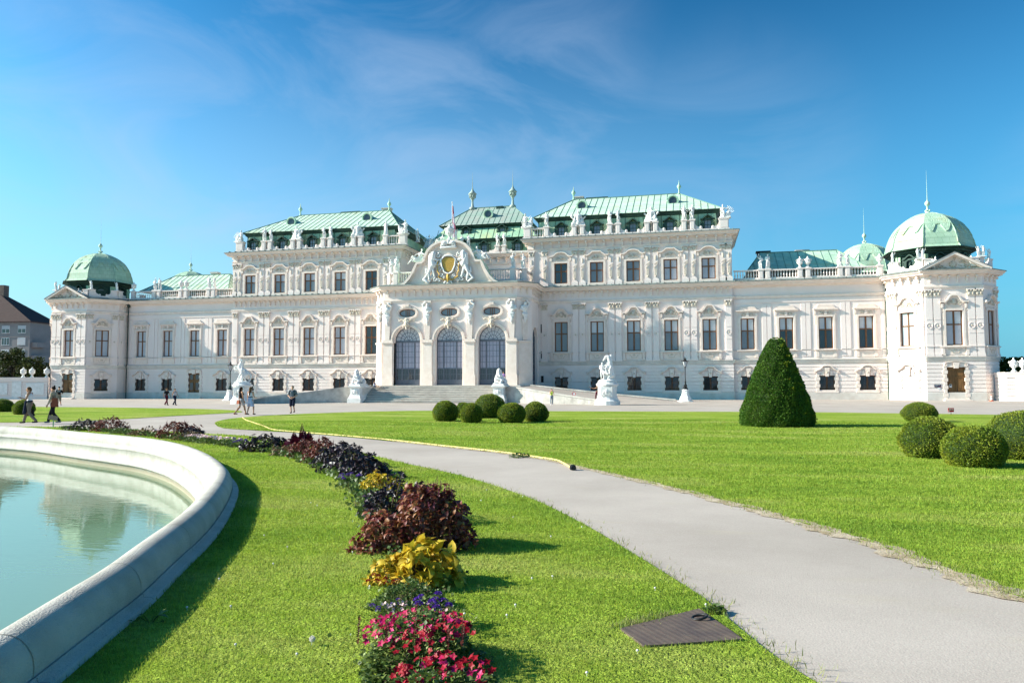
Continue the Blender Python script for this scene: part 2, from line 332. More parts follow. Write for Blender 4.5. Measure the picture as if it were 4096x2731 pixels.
def leafmesh(name, P, D, S, tmpl, faces, mats, parent=None, up=None, roll=1.0, mi=None, asp=None):
    """n leaves: base points P, pointing directions D, sizes S; template verts (x side, y along, z normal)."""
    n = len(P); T = np.asarray(tmpl, float); k = len(T)
    D = D/np.linalg.norm(D, axis=1, keepdims=True)
    U = np.tile([0, 0, 1.0], (n, 1)) if up is None else up
    U = U + RNG.normal(0, roll*0.35, (n, 3)); side = np.cross(D, U); side /= np.linalg.norm(side, axis=1, keepdims=True)+1e-9; nor = np.cross(side, D)
    A = np.ones(n) if asp is None else asp
    V = P[:, None] + S[:, None, None]*(T[None, :, 0:1]*side[:, None]*A[:, None, None] + T[None, :, 1:2]*D[:, None] + T[None, :, 2:3]*nor[:, None])
    V = V.reshape(-1, 3).astype(np.float32)
    fl = [len(f) for f in faces]; flat = np.array([i for f in faces for i in f], np.int64)
    loops = (flat[None]+np.arange(n)[:, None]*k).ravel().astype(np.int32); tot = np.tile(fl, n).astype(np.int32); start = np.concatenate([[0], np.cumsum(tot)[:-1]]).astype(np.int32)
    me = bpy.data.meshes.new(name); me.vertices.add(len(V)); me.vertices.foreach_set('co', V.ravel()); me.loops.add(len(loops)); me.loops.foreach_set('vertex_index', loops)
    me.polygons.add(len(tot)); me.polygons.foreach_set('loop_start', start); me.polygons.foreach_set('loop_total', tot)
    for m in (mats if isinstance(mats, (list, tuple)) else [mats]): me.materials.append(M[m])
    if mi is not None: me.polygons.foreach_set('material_index', np.repeat(mi, len(fl)).astype(np.int32))
    me.update(calc_edges=True); me.validate()
    o = bpy.data.objects.new(name, me); COL.objects.link(o)
    if parent: o.parent = parent
    return o
LEAF2 = ([(0, 0, 0), (.5, .45, .12), (0, 1, -.1), (-.5, .45, .12), (0, .5, 0)], [(0, 1, 4), (1, 2, 4), (2, 3, 4), (3, 0, 4)])
LEAFBIG = ([(0, 0, 0), (-.16, .12, .05), (.16, .12, .05), (0, .14, 0), (-.30, .38, .12), (.30, .38, .12), (0, .4, .04), (-.25, .66, .08), (.25, .66, .08), (0, .7, -.03), (0, 1, -.24)],
           [(0, 3, 1), (0, 2, 3), (1, 3, 6, 4), (3, 2, 5, 6), (4, 6, 9, 7), (6, 5, 8, 9), (7, 9, 10), (9, 8, 10)])
def gz(y): return -0.30*math.exp(-((y+22)/11.0)**2)
# ================================================================== ground
def ground_mesh(name, x0, x1, y0, y1, nx, ny, zfun, m):
    xs = np.linspace(x0, x1, nx); ys = np.linspace(y0, y1, ny); X, Y = np.meshgrid(xs, ys)
    v = [(float(a), float(b), zfun(float(b))) for a, b in zip(X.ravel(), Y.ravel())]
    f = [(j*nx+i, j*nx+i+1, (j+1)*nx+i+1, (j+1)*nx+i) for j in range(ny-1) for i in range(nx-1)]
    me = bpy.data.meshes.new(name); me.from_pydata(v, [], f); me.materials.append(m); o = bpy.data.objects.new(name, me); COL.objects.link(o); return o
def asphalt():
    m = mat('asphalt_pale', (0.455, 0.395, 0.355), 0.95, col2=(0.36, 0.31, 0.275), vscale=0.35, stretch=(1, 1, 1), bump=0.18, bscale=70, detail=9, spec=0.15)
    t = m.node_tree; b = t.nodes['Principled BSDF']; l = b.inputs['Base Color'].links[0]; src = l.from_socket
    g = N(t, 'ShaderNodeNewGeometry'); sp = N(t, 'ShaderNodeTexNoise', _Scale=95.0, _Detail=2.0); t.links.new(g.outputs['Position'], sp.inputs['Vector'])
    r = N(t, 'ShaderNodeMapRange'); r.inputs[1].default_value = .3; r.inputs[2].default_value = .7; r.inputs[3].default_value = .88; r.inputs[4].default_value = 1.09
    mx = N(t, 'ShaderNodeMix', data_type='RGBA', blend_type='MULTIPLY'); mx.inputs[0].default_value = 1
    t.links.new(sp.outputs[0], r.inputs[0]); t.links.new(src, mx.inputs[6]); t.links.new(r.outputs[0], mx.inputs[7])
    n3 = N(t, 'ShaderNodeTexNoise', _Scale=1.6, _Detail=4.0); mq = N(t, 'ShaderNodeMapping'); mq.inputs['Scale'].default_value = (.35, 1.6, 1); mq.inputs['Rotation'].default_value = (0, 0, 2.3)
    t.links.new(g.outputs['Position'], mq.inputs[0]); t.links.new(mq.outputs[0], n3.inputs['Vector'])
    r3 = N(t, 'ShaderNodeMapRange'); r3.inputs[1].default_value = .60; r3.inputs[2].default_value = .78; r3.inputs[3].default_value = 0; r3.inputs[4].default_value = .55; t.links.new(n3.outputs[0], r3.inputs[0])
    m4 = N(t, 'ShaderNodeMix', data_type='RGBA'); m4.inputs[7].default_value = (.42, .36, .28, 1); t.links.new(r3.outputs[0], m4.inputs[0]); t.links.new(mx.outputs[2], m4.inputs[6])
    t.links.new(m4.outputs[2], b.inputs['Base Color']); return m
M['asphalt'] = asphalt()
# the pool's outline: outer foot of the rim, then where it runs on out of the frame
POOL = [(27.6,-99.4),(27.32,-98.5),(27.12,-97.98),(26.8,-97.15),(26.57,-96.52),(26.12,-95.55),(25.57,-94.28),(24.96,-93.1),(24.1,-91.55),(23.2,-90.1),(21.75,-88.3),(20.29,-86.71),(18.65,-85.12),(16.7,-83.62),(15.12,-82.76),(12.97,-81.71),(10.22,-80.22),(8.31,-79.42),(6.59,-78.9),(2.5,-78.3),(-2.5,-78.2),(-7,-78.8),(-11.5,-80.2),(-15,-82.6),(-17.5,-86),(-19,-90),(-19.5,-95),(-19,-100),(-17,-105),(-12,-110),(-4,-113.5),(4,-114),(12,-112.5),(19,-109.5),(24,-106),(27,-102.4)]
def chaikin(P, k=3, closed=True):
    for _ in range(k):
        Q = []; n = len(P)
        for i in range(n if closed else n-1):
            a, b = P[i], P[(i+1) % n]; Q += [(a[0]*.75+b[0]*.25, a[1]*.75+b[1]*.25), (a[0]*.25+b[0]*.75, a[1]*.25+b[1]*.75)]
        if not closed: Q = [P[0]]+Q+[P[-1]]
        P = Q
    return P
POOLS = chaikin(POOL, 2)
_a = sum(POOLS[i][0]*POOLS[(i+1)%len(POOLS)][1]-POOLS[(i+1)%len(POOLS)][0]*POOLS[i][1] for i in range(len(POOLS)))
if _a < 0: POOLS = POOLS[::-1]     # walk with the water on the left, outside on the right
# base ground with a hole where the pool lies
inner = offpath(POOLS, -0.30, True)
ys_band = [-60, -50, -45, -41, -37, -34, -31, -28, -25, -22, -19, -16, -13, -10, -7, -4, -1, 3, 30, 80, 400, 1500]
mg = MB(); vs = []; fs = []
for y in ys_band: vs += [(-1500, y, gz(y)-.004), (-80, y, gz(y)-.004), (90, y, gz(y)-.004), (1500, y, gz(y)-.004)]
for i in range(len(ys_band)-1):
    for j in range(3): fs.append((i*4+j, i*4+j+1, i*4+j+5, i*4+j+4))
mg.add(vs, fs)
import bmesh
from mathutils.geometry import tessellate_polygon
def poly_with_holes(m, outer, holes, z):
    loops = [[Vector((x, y, 0)) for x, y in outer]]+[[Vector((x, y, 0)) for x, y in h] for h in holes]
    flat = [p for l in loops for p in l]; tris = tessellate_polygon(loops)
    out = []
    for t in tris:
        a, b, c = (flat[i] for i in t)
        out.append(t if (b-a).cross(c-a).z > 0 else (t[0], t[2], t[1]))
    zz = z if callable(z) else (lambda x, y: z)
    m.add([(p.x, p.y, zz(p.x, p.y)) for p in flat], out)
poly_with_holes(mg, [(-1500, -60), (-1500, -800), (1500, -800), (1500, -60), (90, -60), (-80, -60)], [inner], gz(-60)-.004)
tag(mg.build('ground', 'asphalt'), 'pale grey asphalt drive and paths', kind='structure')

# pool: rim, water
mr = MB()
prof = [(0, -.4), (0, .045), (-.012, .06), (-.075, .066), (-.078, .088), (-.092, .092)]
prof += [(-.27+.175*math.cos(R(a)), .135+.20*math.sin(R(a))) for a in range(-20, 200, 12)]
prof += [(-.455, .045), (-.50, .03), (-.515, .0), (-.505, -.03), (-.49, -.04), (-.52, -.36), (-.56, -.37), (-.56, -.42), (-.51, -.425), (-.52, -.62), (-.52, -1.3)]
prof = [(o, z) for o, z in prof]
rows = prof[::-1] if False else prof
sweep(mr, POOLS, rows, closed=True)
rim = mr.build('pool_rim', None or 'white', smooth=True)
def rim_mat():
    m = mat('rim_stone', (0.50, 0.47, 0.43), 0.85, col2=(0.37, 0.34, 0.30), vscale=2.2, bump=0.55, bscale=70, detail=9)
    t = m.node_tree; b = t.nodes['Principled BSDF']; src = b.inputs['Base Color'].links[0].from_socket; g = N(t, 'ShaderNodeNewGeometry')
    sp = N(t, 'ShaderNodeSeparateXYZ'); t.links.new(g.outputs['Position'], sp.inputs[0])
    nz = N(t, 'ShaderNodeTexNoise', _Scale=3.0, _Detail=6.0); mp_ = N(t, 'ShaderNodeMapping'); mp_.inputs['Scale'].default_value = (1, 1, .15); t.links.new(g.outputs['Position'], mp_.inputs[0]); t.links.new(mp_.outputs[0], nz.inputs['Vector'])
    ad = N(t, 'ShaderNodeMath', operation='MULTIPLY_ADD'); ad.inputs[1].default_value = .25; t.links.new(nz.outputs[0], ad.inputs[0]); t.links.new(sp.outputs[2], ad.inputs[2])
    mr_ = N(t, 'ShaderNodeMapRange'); mr_.inputs[1].default_value = -.36; mr_.inputs[2].default_value = -.30; mr_.inputs[3].default_value = .75; mr_.inputs[4].default_value = 0; t.links.new(ad.outputs[0], mr_.inputs[0])
    mx = N(t, 'ShaderNodeMix', data_type='RGBA'); mx.inputs[7].default_value = (.40, .33, .23, 1); t.links.new(mr_.outputs[0], mx.inputs[0]); t.links.new(src, mx.inputs[6])
    mf = N(t, 'ShaderNodeTexNoise', _Scale=26.0, _Detail=2.0); t.links.new(g.outputs['Position'], mf.inputs['Vector'])
    r2 = N(t, 'ShaderNodeMapRange'); r2.inputs[1].default_value = .66; r2.inputs[2].default_value = .72; r2.inputs[3].default_value = 0; r2.inputs[4].default_value = .35; t.links.new(mf.outputs[0], r2.inputs[0])
    m2 = N(t, 'ShaderNodeMix', data_type='RGBA'); m2.inputs[7].default_value = (.30, .28, .24, 1); t.links.new(r2.outputs[0], m2.inputs[0]); t.links.new(mx.outputs[2], m2.inputs[6])
    t.links.new(m2.outputs[2], b.inputs['Base Color']); return m
rim.data.materials[0] = rim_mat()
PJ = POOLS; mj = MB(); nP = len(PJ); acc_ = 0.0; nxt = 1.0
for i in range(nP):
    a = PJ[i]; b = PJ[(i+1) % nP]; Ls = seglen(a, b)
    while acc_+Ls > nxt:
        t_ = (nxt-acc_)/Ls; px, py = a[0]+(b[0]-a[0])*t_, a[1]+(b[1]-a[1])*t_; d = V_ = Vector((b[0]-a[0], b[1]-a[1])).normalized(); nn = Vector((d.y, -d.x)); rows_ = []
        for o_, z_ in prof[1:-2]:
            k_ = 1.0; oo_ = o_+(.002 if o_ > -.27 else -.002)*-1*(-1); zz_ = z_+(.002 if -.44 < o_ < -.10 else 0)
            rows_.append((px+nn.x*(o_+(.002 if o_ > -.27 else -.002)), py+nn.y*(o_+(.002 if o_ > -.27 else -.002)), zz_))
        w_ = .0045; mj.add([(x-d.x*w_, y-d.y*w_, z) for x, y, z in rows_]+[(x+d.x*w_, y+d.y*w_, z) for x, y, z in rows_], [(q_, q_+1, len(rows_)+q_+1, len(rows_)+q_) for q_ in range(len(rows_)-1)]); nxt += 1.75
    acc_ += Ls
M['joint'] = mat('stone_joint', (.27, .24, .20), .95); mj.build('stone_joints', 'joint', rim)
tag(rim, 'curved pale stone basin rim with rounded coping round the pool', 'pool rim')
mw = MB(); mw.prismz(offpath(POOLS, -.50, True), -1.0, -.56)
wm = bpy.data.materials.new('pool_water'); wm.use_nodes = True; t = wm.node_tree; b = t.nodes['Principled BSDF']
b.inputs['Base Color'].default_value = (.15, .23, .135, 1); b.inputs['Roughness'].default_value = .03; b.inputs['IOR'].default_value = 1.33; b.inputs['Specular IOR Level'].default_value = .95
g = N(t, 'ShaderNodeNewGeometry'); q = N(t, 'ShaderNodeMapping'); q.inputs['Scale'].default_value = (1.0, 2.4, 1); q.inputs['Rotation'].default_value = (0, 0, .2)
nz = N(t, 'ShaderNodeTexNoise', _Scale=2.6, _Detail=3.0, _Distortion=.6); nb = N(t, 'ShaderNodeTexNoise', _Scale=.5, _Detail=1.0); bp = N(t, 'ShaderNodeBump', _Strength=.05); bp.inputs['Distance'].default_value = .07
t.links.new(g.outputs['Position'], q.inputs[0]); t.links.new(q.outputs[0], nz.inputs['Vector']); t.links.new(g.outputs['Position'], nb.inputs['Vector'])
mm = N(t, 'ShaderNodeMath', operation='MULTIPLY'); t.links.new(nz.outputs[0], mm.inputs[0]); t.links.new(nb.outputs[0], mm.inputs[1]); t.links.new(mm.outputs[0], bp.inputs['Height']); t.links.new(bp.outputs[0], b.inputs['Normal'])
M['water'] = wm
tag(mw.build('water', 'water'), 'still green blue pool water', kind='structure')

# ================================================================== palace
pal = empty('palace'); tag(pal, 'long white baroque palace with green copper roofs and domed corner towers', 'palace')
BX = [13.78+4.85*k for k in range(5)]; WX = [37.9+4.69*k for k in range(4)]; TX = 60.6
TC = {1: 60.42, -1: -60.85}; DX = {1: 59.75, -1: -61.2}
TP = {1: [(-6.1, 4.8), (-6.1, -1.5), (-3.07, -4.5), (3.07, -4.5), (5.3, -2.2), (5.3, 4.8), (3.1, 7.9), (-3.1, 7.9)], -1: [(-5.3, 4.8), (-5.3, -2.2), (-3.07, -4.5), (3.07, -4.5), (6.1, -1.5), (6.1, 4.8), (3.1, 7.9), (-3.1, 7.9)]}
GR = [0.95, 1.39, 1.83, 2.27, 2.71, 3.15, 3.59, 4.03, 4.45]
# ---- window kinds (origin: bottom centre of the opening on the wall face, looking along -y)
def frame_mesh(wd, h, tr, nm, mull=True, mat_='wood', y=.20):
    m = MB(); a = wd/2
    m.box(-a, -a+.10, y, y+.09, 0, h); m.box(a-.10, a, y, y+.09, 0, h); m.box(-a+.1, a-.1, y, y+.09, 0, .12); m.box(-a+.1, a-.1, y, y+.09, h-.1, h)
    if tr: m.box(-a+.1, a-.1, y-.03, y+.07, h*tr-.07, h*tr+.07)
    if mull: m.box(-.065, .065, y-.01, y+.085, .12, h-.1)
    for s in (-1, 1):       # casement rails
        for z0, z1 in (((.12, h*tr-.07), (h*tr+.07, h-.1)) if tr else ((.12, h-.1),)):
            xa, xb = (.065, a-.1) if s > 0 else (-a+.1, -.065)
            m.box(xa, xa+.035, y+.02, y+.07, z0, z1); m.box(xb-.035, xb, y+.02, y+.07, z0, z1)
    o = m.build(nm, mat_); COL.objects.unlink(o); return o.data
def pane_mesh(wd, h, tr, up, lo):
    m = MB(); a = wd/2-.08; y = .262
    for z0, z1, i in ((.1, h*tr, 1), (h*tr, h-.08, 0)):
        m.mi = i; m.add([(-a, y, z0), (0, y+.004*i, z0), (0, y, z1), (-a, y, z1)], [(0, 1, 2, 3)]); m.add([(0, y, z0), (a, y+.012, z0), (a, y+.008, z1), (0, y, z1)], [(0, 1, 2, 3)])
    o = m.build('pane', [up, lo]); COL.objects.unlink(o); return o.data
def hood_round(m, z, s=1.0, peaked=False):
    if peaked: p = [(-1.52, z), (-.98, z), (-.80, z+.18), (-.48, z+.66), (-.30, z+.78), (.30, z+.78), (.48, z+.66), (.80, z+.18), (.98, z), (1.52, z)]
    else: p = [(-1.52, z), (-.98, z), (-.84, z+.12)]+arc(0, z+.15, .72, 165, 15, 8, .62)+[(.84, z+.12), (.98, z), (1.52, z)]
    p = [(x*s, zz) for x, zz in p]
    m.ribbon([(x, zz) for x, zz in p], .17, -.36, 0); m.ribbon([(x, zz-.17) for x, zz in p], .08, -.24, 0)
    poly = [(p[1][0]+.1, z-.72)]+[(x*.96, zz-.2) for x, zz in p[1:-1]]+[(p[-2][0]-.1, z-.72)]
    m.prism(poly, -.09, 0)
def surround_piano(peaked, seed):
    m = MB(); h = 4.02
    for s in (-1, 1):
        xa, xb = (.90, 1.16) if s > 0 else (-1.16, -.90)
        m.box(xa, xb, -.13, 0, -.12, h+.25); xa, xb = (1.16, 1.34) if s > 0 else (-1.34, -1.16)
        m.box(xa, xb, -.07, 0, -.12, h-.4); m.box(xa-.02, xb+.02, -.2, 0, h+.3, h+.92); m.box(xa-.05, xb+.05, -.24, 0, h+.82, h+.95); scroll(m, s*1.26, h+.05, .16, -.09, .04, 1, s)
        m.box(s*1.26-.2, s*1.26+.2, -.22, 0, -1.18, -.98); m.box(s*1.26-.15, s*1.26+.15, -.2, 0, -1.0, -.24)
    m.box(-.9, .9, -.15, 0, h, h+.25); m.box(-1.55, 1.55, -.3, 0, -.24, -.12); m.box(-1.45, 1.45, -.22, 0, -.12, -.05)
    m.box(-1.06, 1.06, -.09, 0, -1.12, -.28); m.box(-1.5, 1.5, -.14, 0, -1.3, -1.16)
    hood_round(m, h+1.08, 1.0, peaked); m.mi = 1
    ornament(m, 0, h+1.0, 1.5, 1.05, -.12, seed); m.ribbon([(-.75, -.42), (-.45, -.5), (-.3, -.85), (.3, -.85), (.45, -.5), (.75, -.42)], .06, -.14, -.09); m.ell((0, -.1, -.55), .22, .06, .12, seg=8)
    o = m.build('surround', ['trim', 'relief']); COL.objects.unlink(o); return o.data
def surround_upper(peaked, seed):
    m = MB(); h = 2.76
    for s in (-1, 1):
        xa, xb = (.90, 1.2) if s > 0 else (-1.2, -.90); m.box(xa, xb, -.12, 0, -.3, h+.22)
        xa, xb = (1.22, 1.46) if s > 0 else (-1.46, -1.22); m.box(xa, xb, -.16, 0, h+.3, h+.95)
    m.box(-.9, .9, -.12, 0, h, h+.22); m.box(-1.25, 1.25, -.18, 0, -.34, -.04)
    z = h+1.0; p = [(-1.62, z), (-1.2, z)]+(arc(0, z+.02, .95, 165, 15, 8, .52) if not peaked else [(-.85, z+.22), (-.55, z+.48), (.55, z+.48), (.85, z+.22)])+[(1.2, z), (1.62, z)]
    m.ribbon(p, .15, -.34, 0); m.ribbon([(x, q-.15) for x, q in p], .07, -.2, 0)
    m.mi = 1; ornament(m, 0, h+.68, 1.5, .7, -.1, seed); m.mi = 0; m.prism([(-1.15, h+.26)]+[(x*.95, q-.2) for x, q in p[1:-1]]+[(1.15, h+.26)], -.05, 0)
    o = m.build('surround', ['trim', 'relief']); COL.objects.unlink(o); return o.data
def surround_wing():
    m = MB(); h = 3.98
    for s in (-1, 1):
        xa, xb = (.86, 1.12) if s > 0 else (-1.12, -.86); m.box(xa, xb, -.12, 0, -.1, h+.22); 
        xa, xb = (1.12, 1.26) if s > 0 else (-1.26, -1.12); m.box(xa, xb, -.08, 0, h-.9, h+.2); m.box(xa-.1, xb, -.12, 0, h+.3, h+.86)
        scroll(m, s*.72, h+.55, .13, -.07, .04, 1.1, s); m.box(s*1.05-.18, s*1.05+.18, -.12, 0, -1.05, -.3)
    m.box(-.86, .86, -.13, 0, h, h+.22); m.box(-1.36, 1.36, -.28, 0, -.2, -.08); m.box(-1.05, 1.05, -.06, 0, -1.1, -.26); m.box(-.16, .16, -.14, 0, h+.26, h+.86)
    m.box(-1.45, 1.45, -.32, 0, h+.9, h+1.04); m.box(-1.36, 1.36, -.22, 0, h+.8, h+.9)
    m.prism([(-1.42, h+1.04), (-1.15, h+1.12), (-1.0, h+1.32), (-.85, h+1.5), (.85, h+1.5), (1.0, h+1.32), (1.15, h+1.12), (1.42, h+1.04)], -.14, 0)
    m.mi = 1; ornament(m, -.5, h+.52, .6, .5, -.06, 3); ornament(m, .5, h+.52, .6, .5, -.06, 4)
    o = m.build('surround', ['trim', 'relief']); COL.objects.unlink(o); return o.data
def quoins(m, wd, z0, z1, step=.44):
    z = z0; i = 0
    while z < z1-.05:
        zz = min(z+step-.05, z1)
        for s in (-1, 1):
            e = .42 if i % 2 else .30; a = .0 if i % 2 == 0 else -.10
            xa, xb = sorted((s*(wd/2+a), s*(wd/2+e))); m.box(xa, xb, -.07, .12, z, zz)
        z += step; i += 1
def surround_ground(wd, h, seed=0):
    m = MB(); quoins(m, wd, -.1, h+.25); m.box(-wd/2-.4, wd/2+.4, -.07, .1, -.36, -.1)
    m.prism([(-.17, h-.12), (-.30, h+.98), (.30, h+.98), (.17, h-.12)], -.22, .08)
    for s in (-1, 1):
        m.prism([(s*.30, h), (s*.34, h+.6), (s*.55, h+.6), (s*.66, h)], -.11, 0)
        m.ribbon([(s*1.35, h+.42), (s*1.12, h+.62), (s*.88, h+.68), (s*.66, h+.88), (s*.42, h+1.14), (s*.0, h+1.2)][::s], .11, -.26, 0); scroll(m, s*1.34, h+.5, .2, -.1, .06, 1.3, s, 60)
    m.mi = 1; m.ell((0, -.22, h+.4), .12, .06, .14, seg=8); scroll(m, 0, h+.42, .2, -.2, .03, 1, 1)
    o = m.build('surround', ['trim', 'relief']); COL.objects.unlink(o); return o.data
def grille_mesh(wd, h):
    m = MB(); y = -.0
    for i in range(11): x = -wd/2+wd*(i+.5)/11; m.box(x-.014, x+.014, y, y+.03, 0, h)
    for z in (.12, h*.33, h*.66, h-.12): m.box(-wd/2, wd/2, y-.01, y+.04, z-.018, z+.018)
    o = m.build('grille', 'iron'); COL.objects.unlink(o); return o.data
FR = {'piano': frame_mesh(1.8, 4.02, .60, 'window'), 'wing': frame_mesh(1.72, 3.98, .60, 'window'), 'upper': frame_mesh(1.8, 2.76, .60, 'window'), 'ground': frame_mesh(1.86, 1.80, 0, 'window')}
SU = {'pianoA': surround_piano(True, 1), 'pianoB': surround_piano(False, 2), 'upperA': surround_upper(False, 5), 'upperB': surround_upper(True, 6), 'wing': surround_wing(), 'ground': surround_ground(1.86, 1.8)}
GRI = grille_mesh(1.86, 1.8); _pc = {}
def oo(name, data, parent, loc=(0, 0, 0), rz=0):
    o = bpy.data.objects.new(name, data); COL.objects.link(o); o.parent = parent; o.location = loc; o.rotation_euler = (0, 0, rz); return o
def window(kind, sur, x, y, z, rz=0, up='blind', lo='blind', sill=True):
    wd, h, tr = {'piano': (1.8, 4.02, .60), 'wing': (1.72, 3.98, .60), 'upper': (1.8, 2.76, .60), 'ground': (1.86, 1.80, .5)}[kind]
    o = oo('window', FR[kind], pal, (x, y, z), rz)
    k = (kind, up, lo)
    if k not in _pc: _pc[k] = pane_mesh(wd, h, tr, up, lo)
    oo('pane', _pc[k], o)
    if sur: oo('surround', SU[sur], o)
    if kind == 'ground': oo('grille', GRI, o)
    return o
def upoint(p0, p1, s):
    k = s/seglen(p0, p1); return (p0[0]+(p1[0]-p0[0])*k, p0[1]+(p1[1]-p0[1])*k)
# ---- main walls
def part_wall(p0, p1, z0, z1, holes=(), grooves=(), mt='plaster', nm='wall'):
    m = MB(); wall(m, p0, p1, z0, z1, holes, grooves); return m.build(nm, mt, pal)
LB = dict(piano=6.36, ground=1.17, upper=15.6)
for s in (-1, 1):
    p0, p1 = ((10.7, 0), (36.1, 0)) if s > 0 else ((-36.1, 0), (-10.7, 0)); ox = p0[0]
    g_h = [(s*x-ox-.93, s*x-ox+.93, 1.17, 2.97) for x in BX]
    slit = []
    if s > 0: slit = [(11.15-ox-.16, 11.15-ox+.16, 2.3, 3.1)]; 
    vents = [(x-ox-.95, x-ox+.95, .05, .58) for x in BX[2:]] if s > 0 else []
    part_wall(p0, p1, -.6, 4.62, g_h+slit+vents, GR)
    ph = [(s*x-ox-.9, s*x-ox+.9, 6.36, 10.38) for x in BX]
    if s > 0: ph += [(11.15-ox-.15, 11.15-ox+.15, 9.0, 10.1), (11.15-ox-.15, 11.15-ox+.15, 5.5, 6.4)]
    part_wall(p0, p1, 4.62, 14.6, ph)
    q0, q1 = ((9.3, 0), (36.1, 0)) if s > 0 else ((-36.1, 0), (-9.3, 0))
    part_wall(q0, q1, 14.6, 21.5, [(s*x-q0[0]-.9, s*x-q0[0]+.9, 15.6, 18.36) for x in BX])
    m = MB()   # sides and back of the block
    for x in (s*9.3, s*36.1): m.box(x-.01 if x*s < 20 else x-.3*(s > 0)-.0, x+.01 if x*s < 20 else x+.3*(s < 0), .02, 20, 14.6 if x*s < 20 else 14.4, 21.5)
    m.box(min(s*9.3, s*36.1), max(s*9.3, s*36.1), 19.9, 20.2, -.5, 21.5)
    m.build('side_wall', 'plaster', pal)
    # wing
    p0, p1 = ((36.1, .25), (54.45, .25)) if s > 0 else ((-54.45, .25), (-36.1, .25)); ox = p0[0]
    gh = [(s*x-ox-.93, s*x-ox+.93, 1.2, 3.0) for i, x in enumerate(WX) if not (s < 0 and i == 1)]
    if s < 0: gh.append((-WX[1]-ox-.98, -WX[1]-ox+.98, -.6, 3.85))
    part_wall(p0, p1, -.6, 4.62, gh, GR)
    part_wall(p0, p1, 4.62, 14.4, [(s*x-ox-.86, s*x-ox+.86, 6.38, 10.36) for x in WX])
    m = MB()
    for i in range(len(WX)+1):     # flat wall panels between the wing windows
        xa = (WX[i-1] if i else 36.4-.4)+1.75 if i else 36.35; xb = (WX[i]-1.75) if i < 4 else 54.2
        if xb-xa < .4: continue
        n = 2 if xb-xa > 1.0 else 1
        for j in range(n):
            a = xa+(xb-xa)*j/n+.04; b = xa+(xb-xa)*(j+1)/n-.04; x0, x1 = sorted((s*a, s*b)); m.box(x0, x1, .19, .25, 5.45, 12.15)
    x0, x1 = sorted((s*36.25, s*54.3)); m.box(x0, x1, .17, .25, 12.3, 12.75)
    m.build('wall_panel', 'plaster', pal)
    m = MB(); x0, x1 = sorted((s*36.1, s*54.5)); m.box(x0, x1, 13.2, 13.5, -.5, 15.2); m.box(x0, x1, .8, 13.2, 14.9, 15.1); m.build('roof_deck', 'flashing', pal)
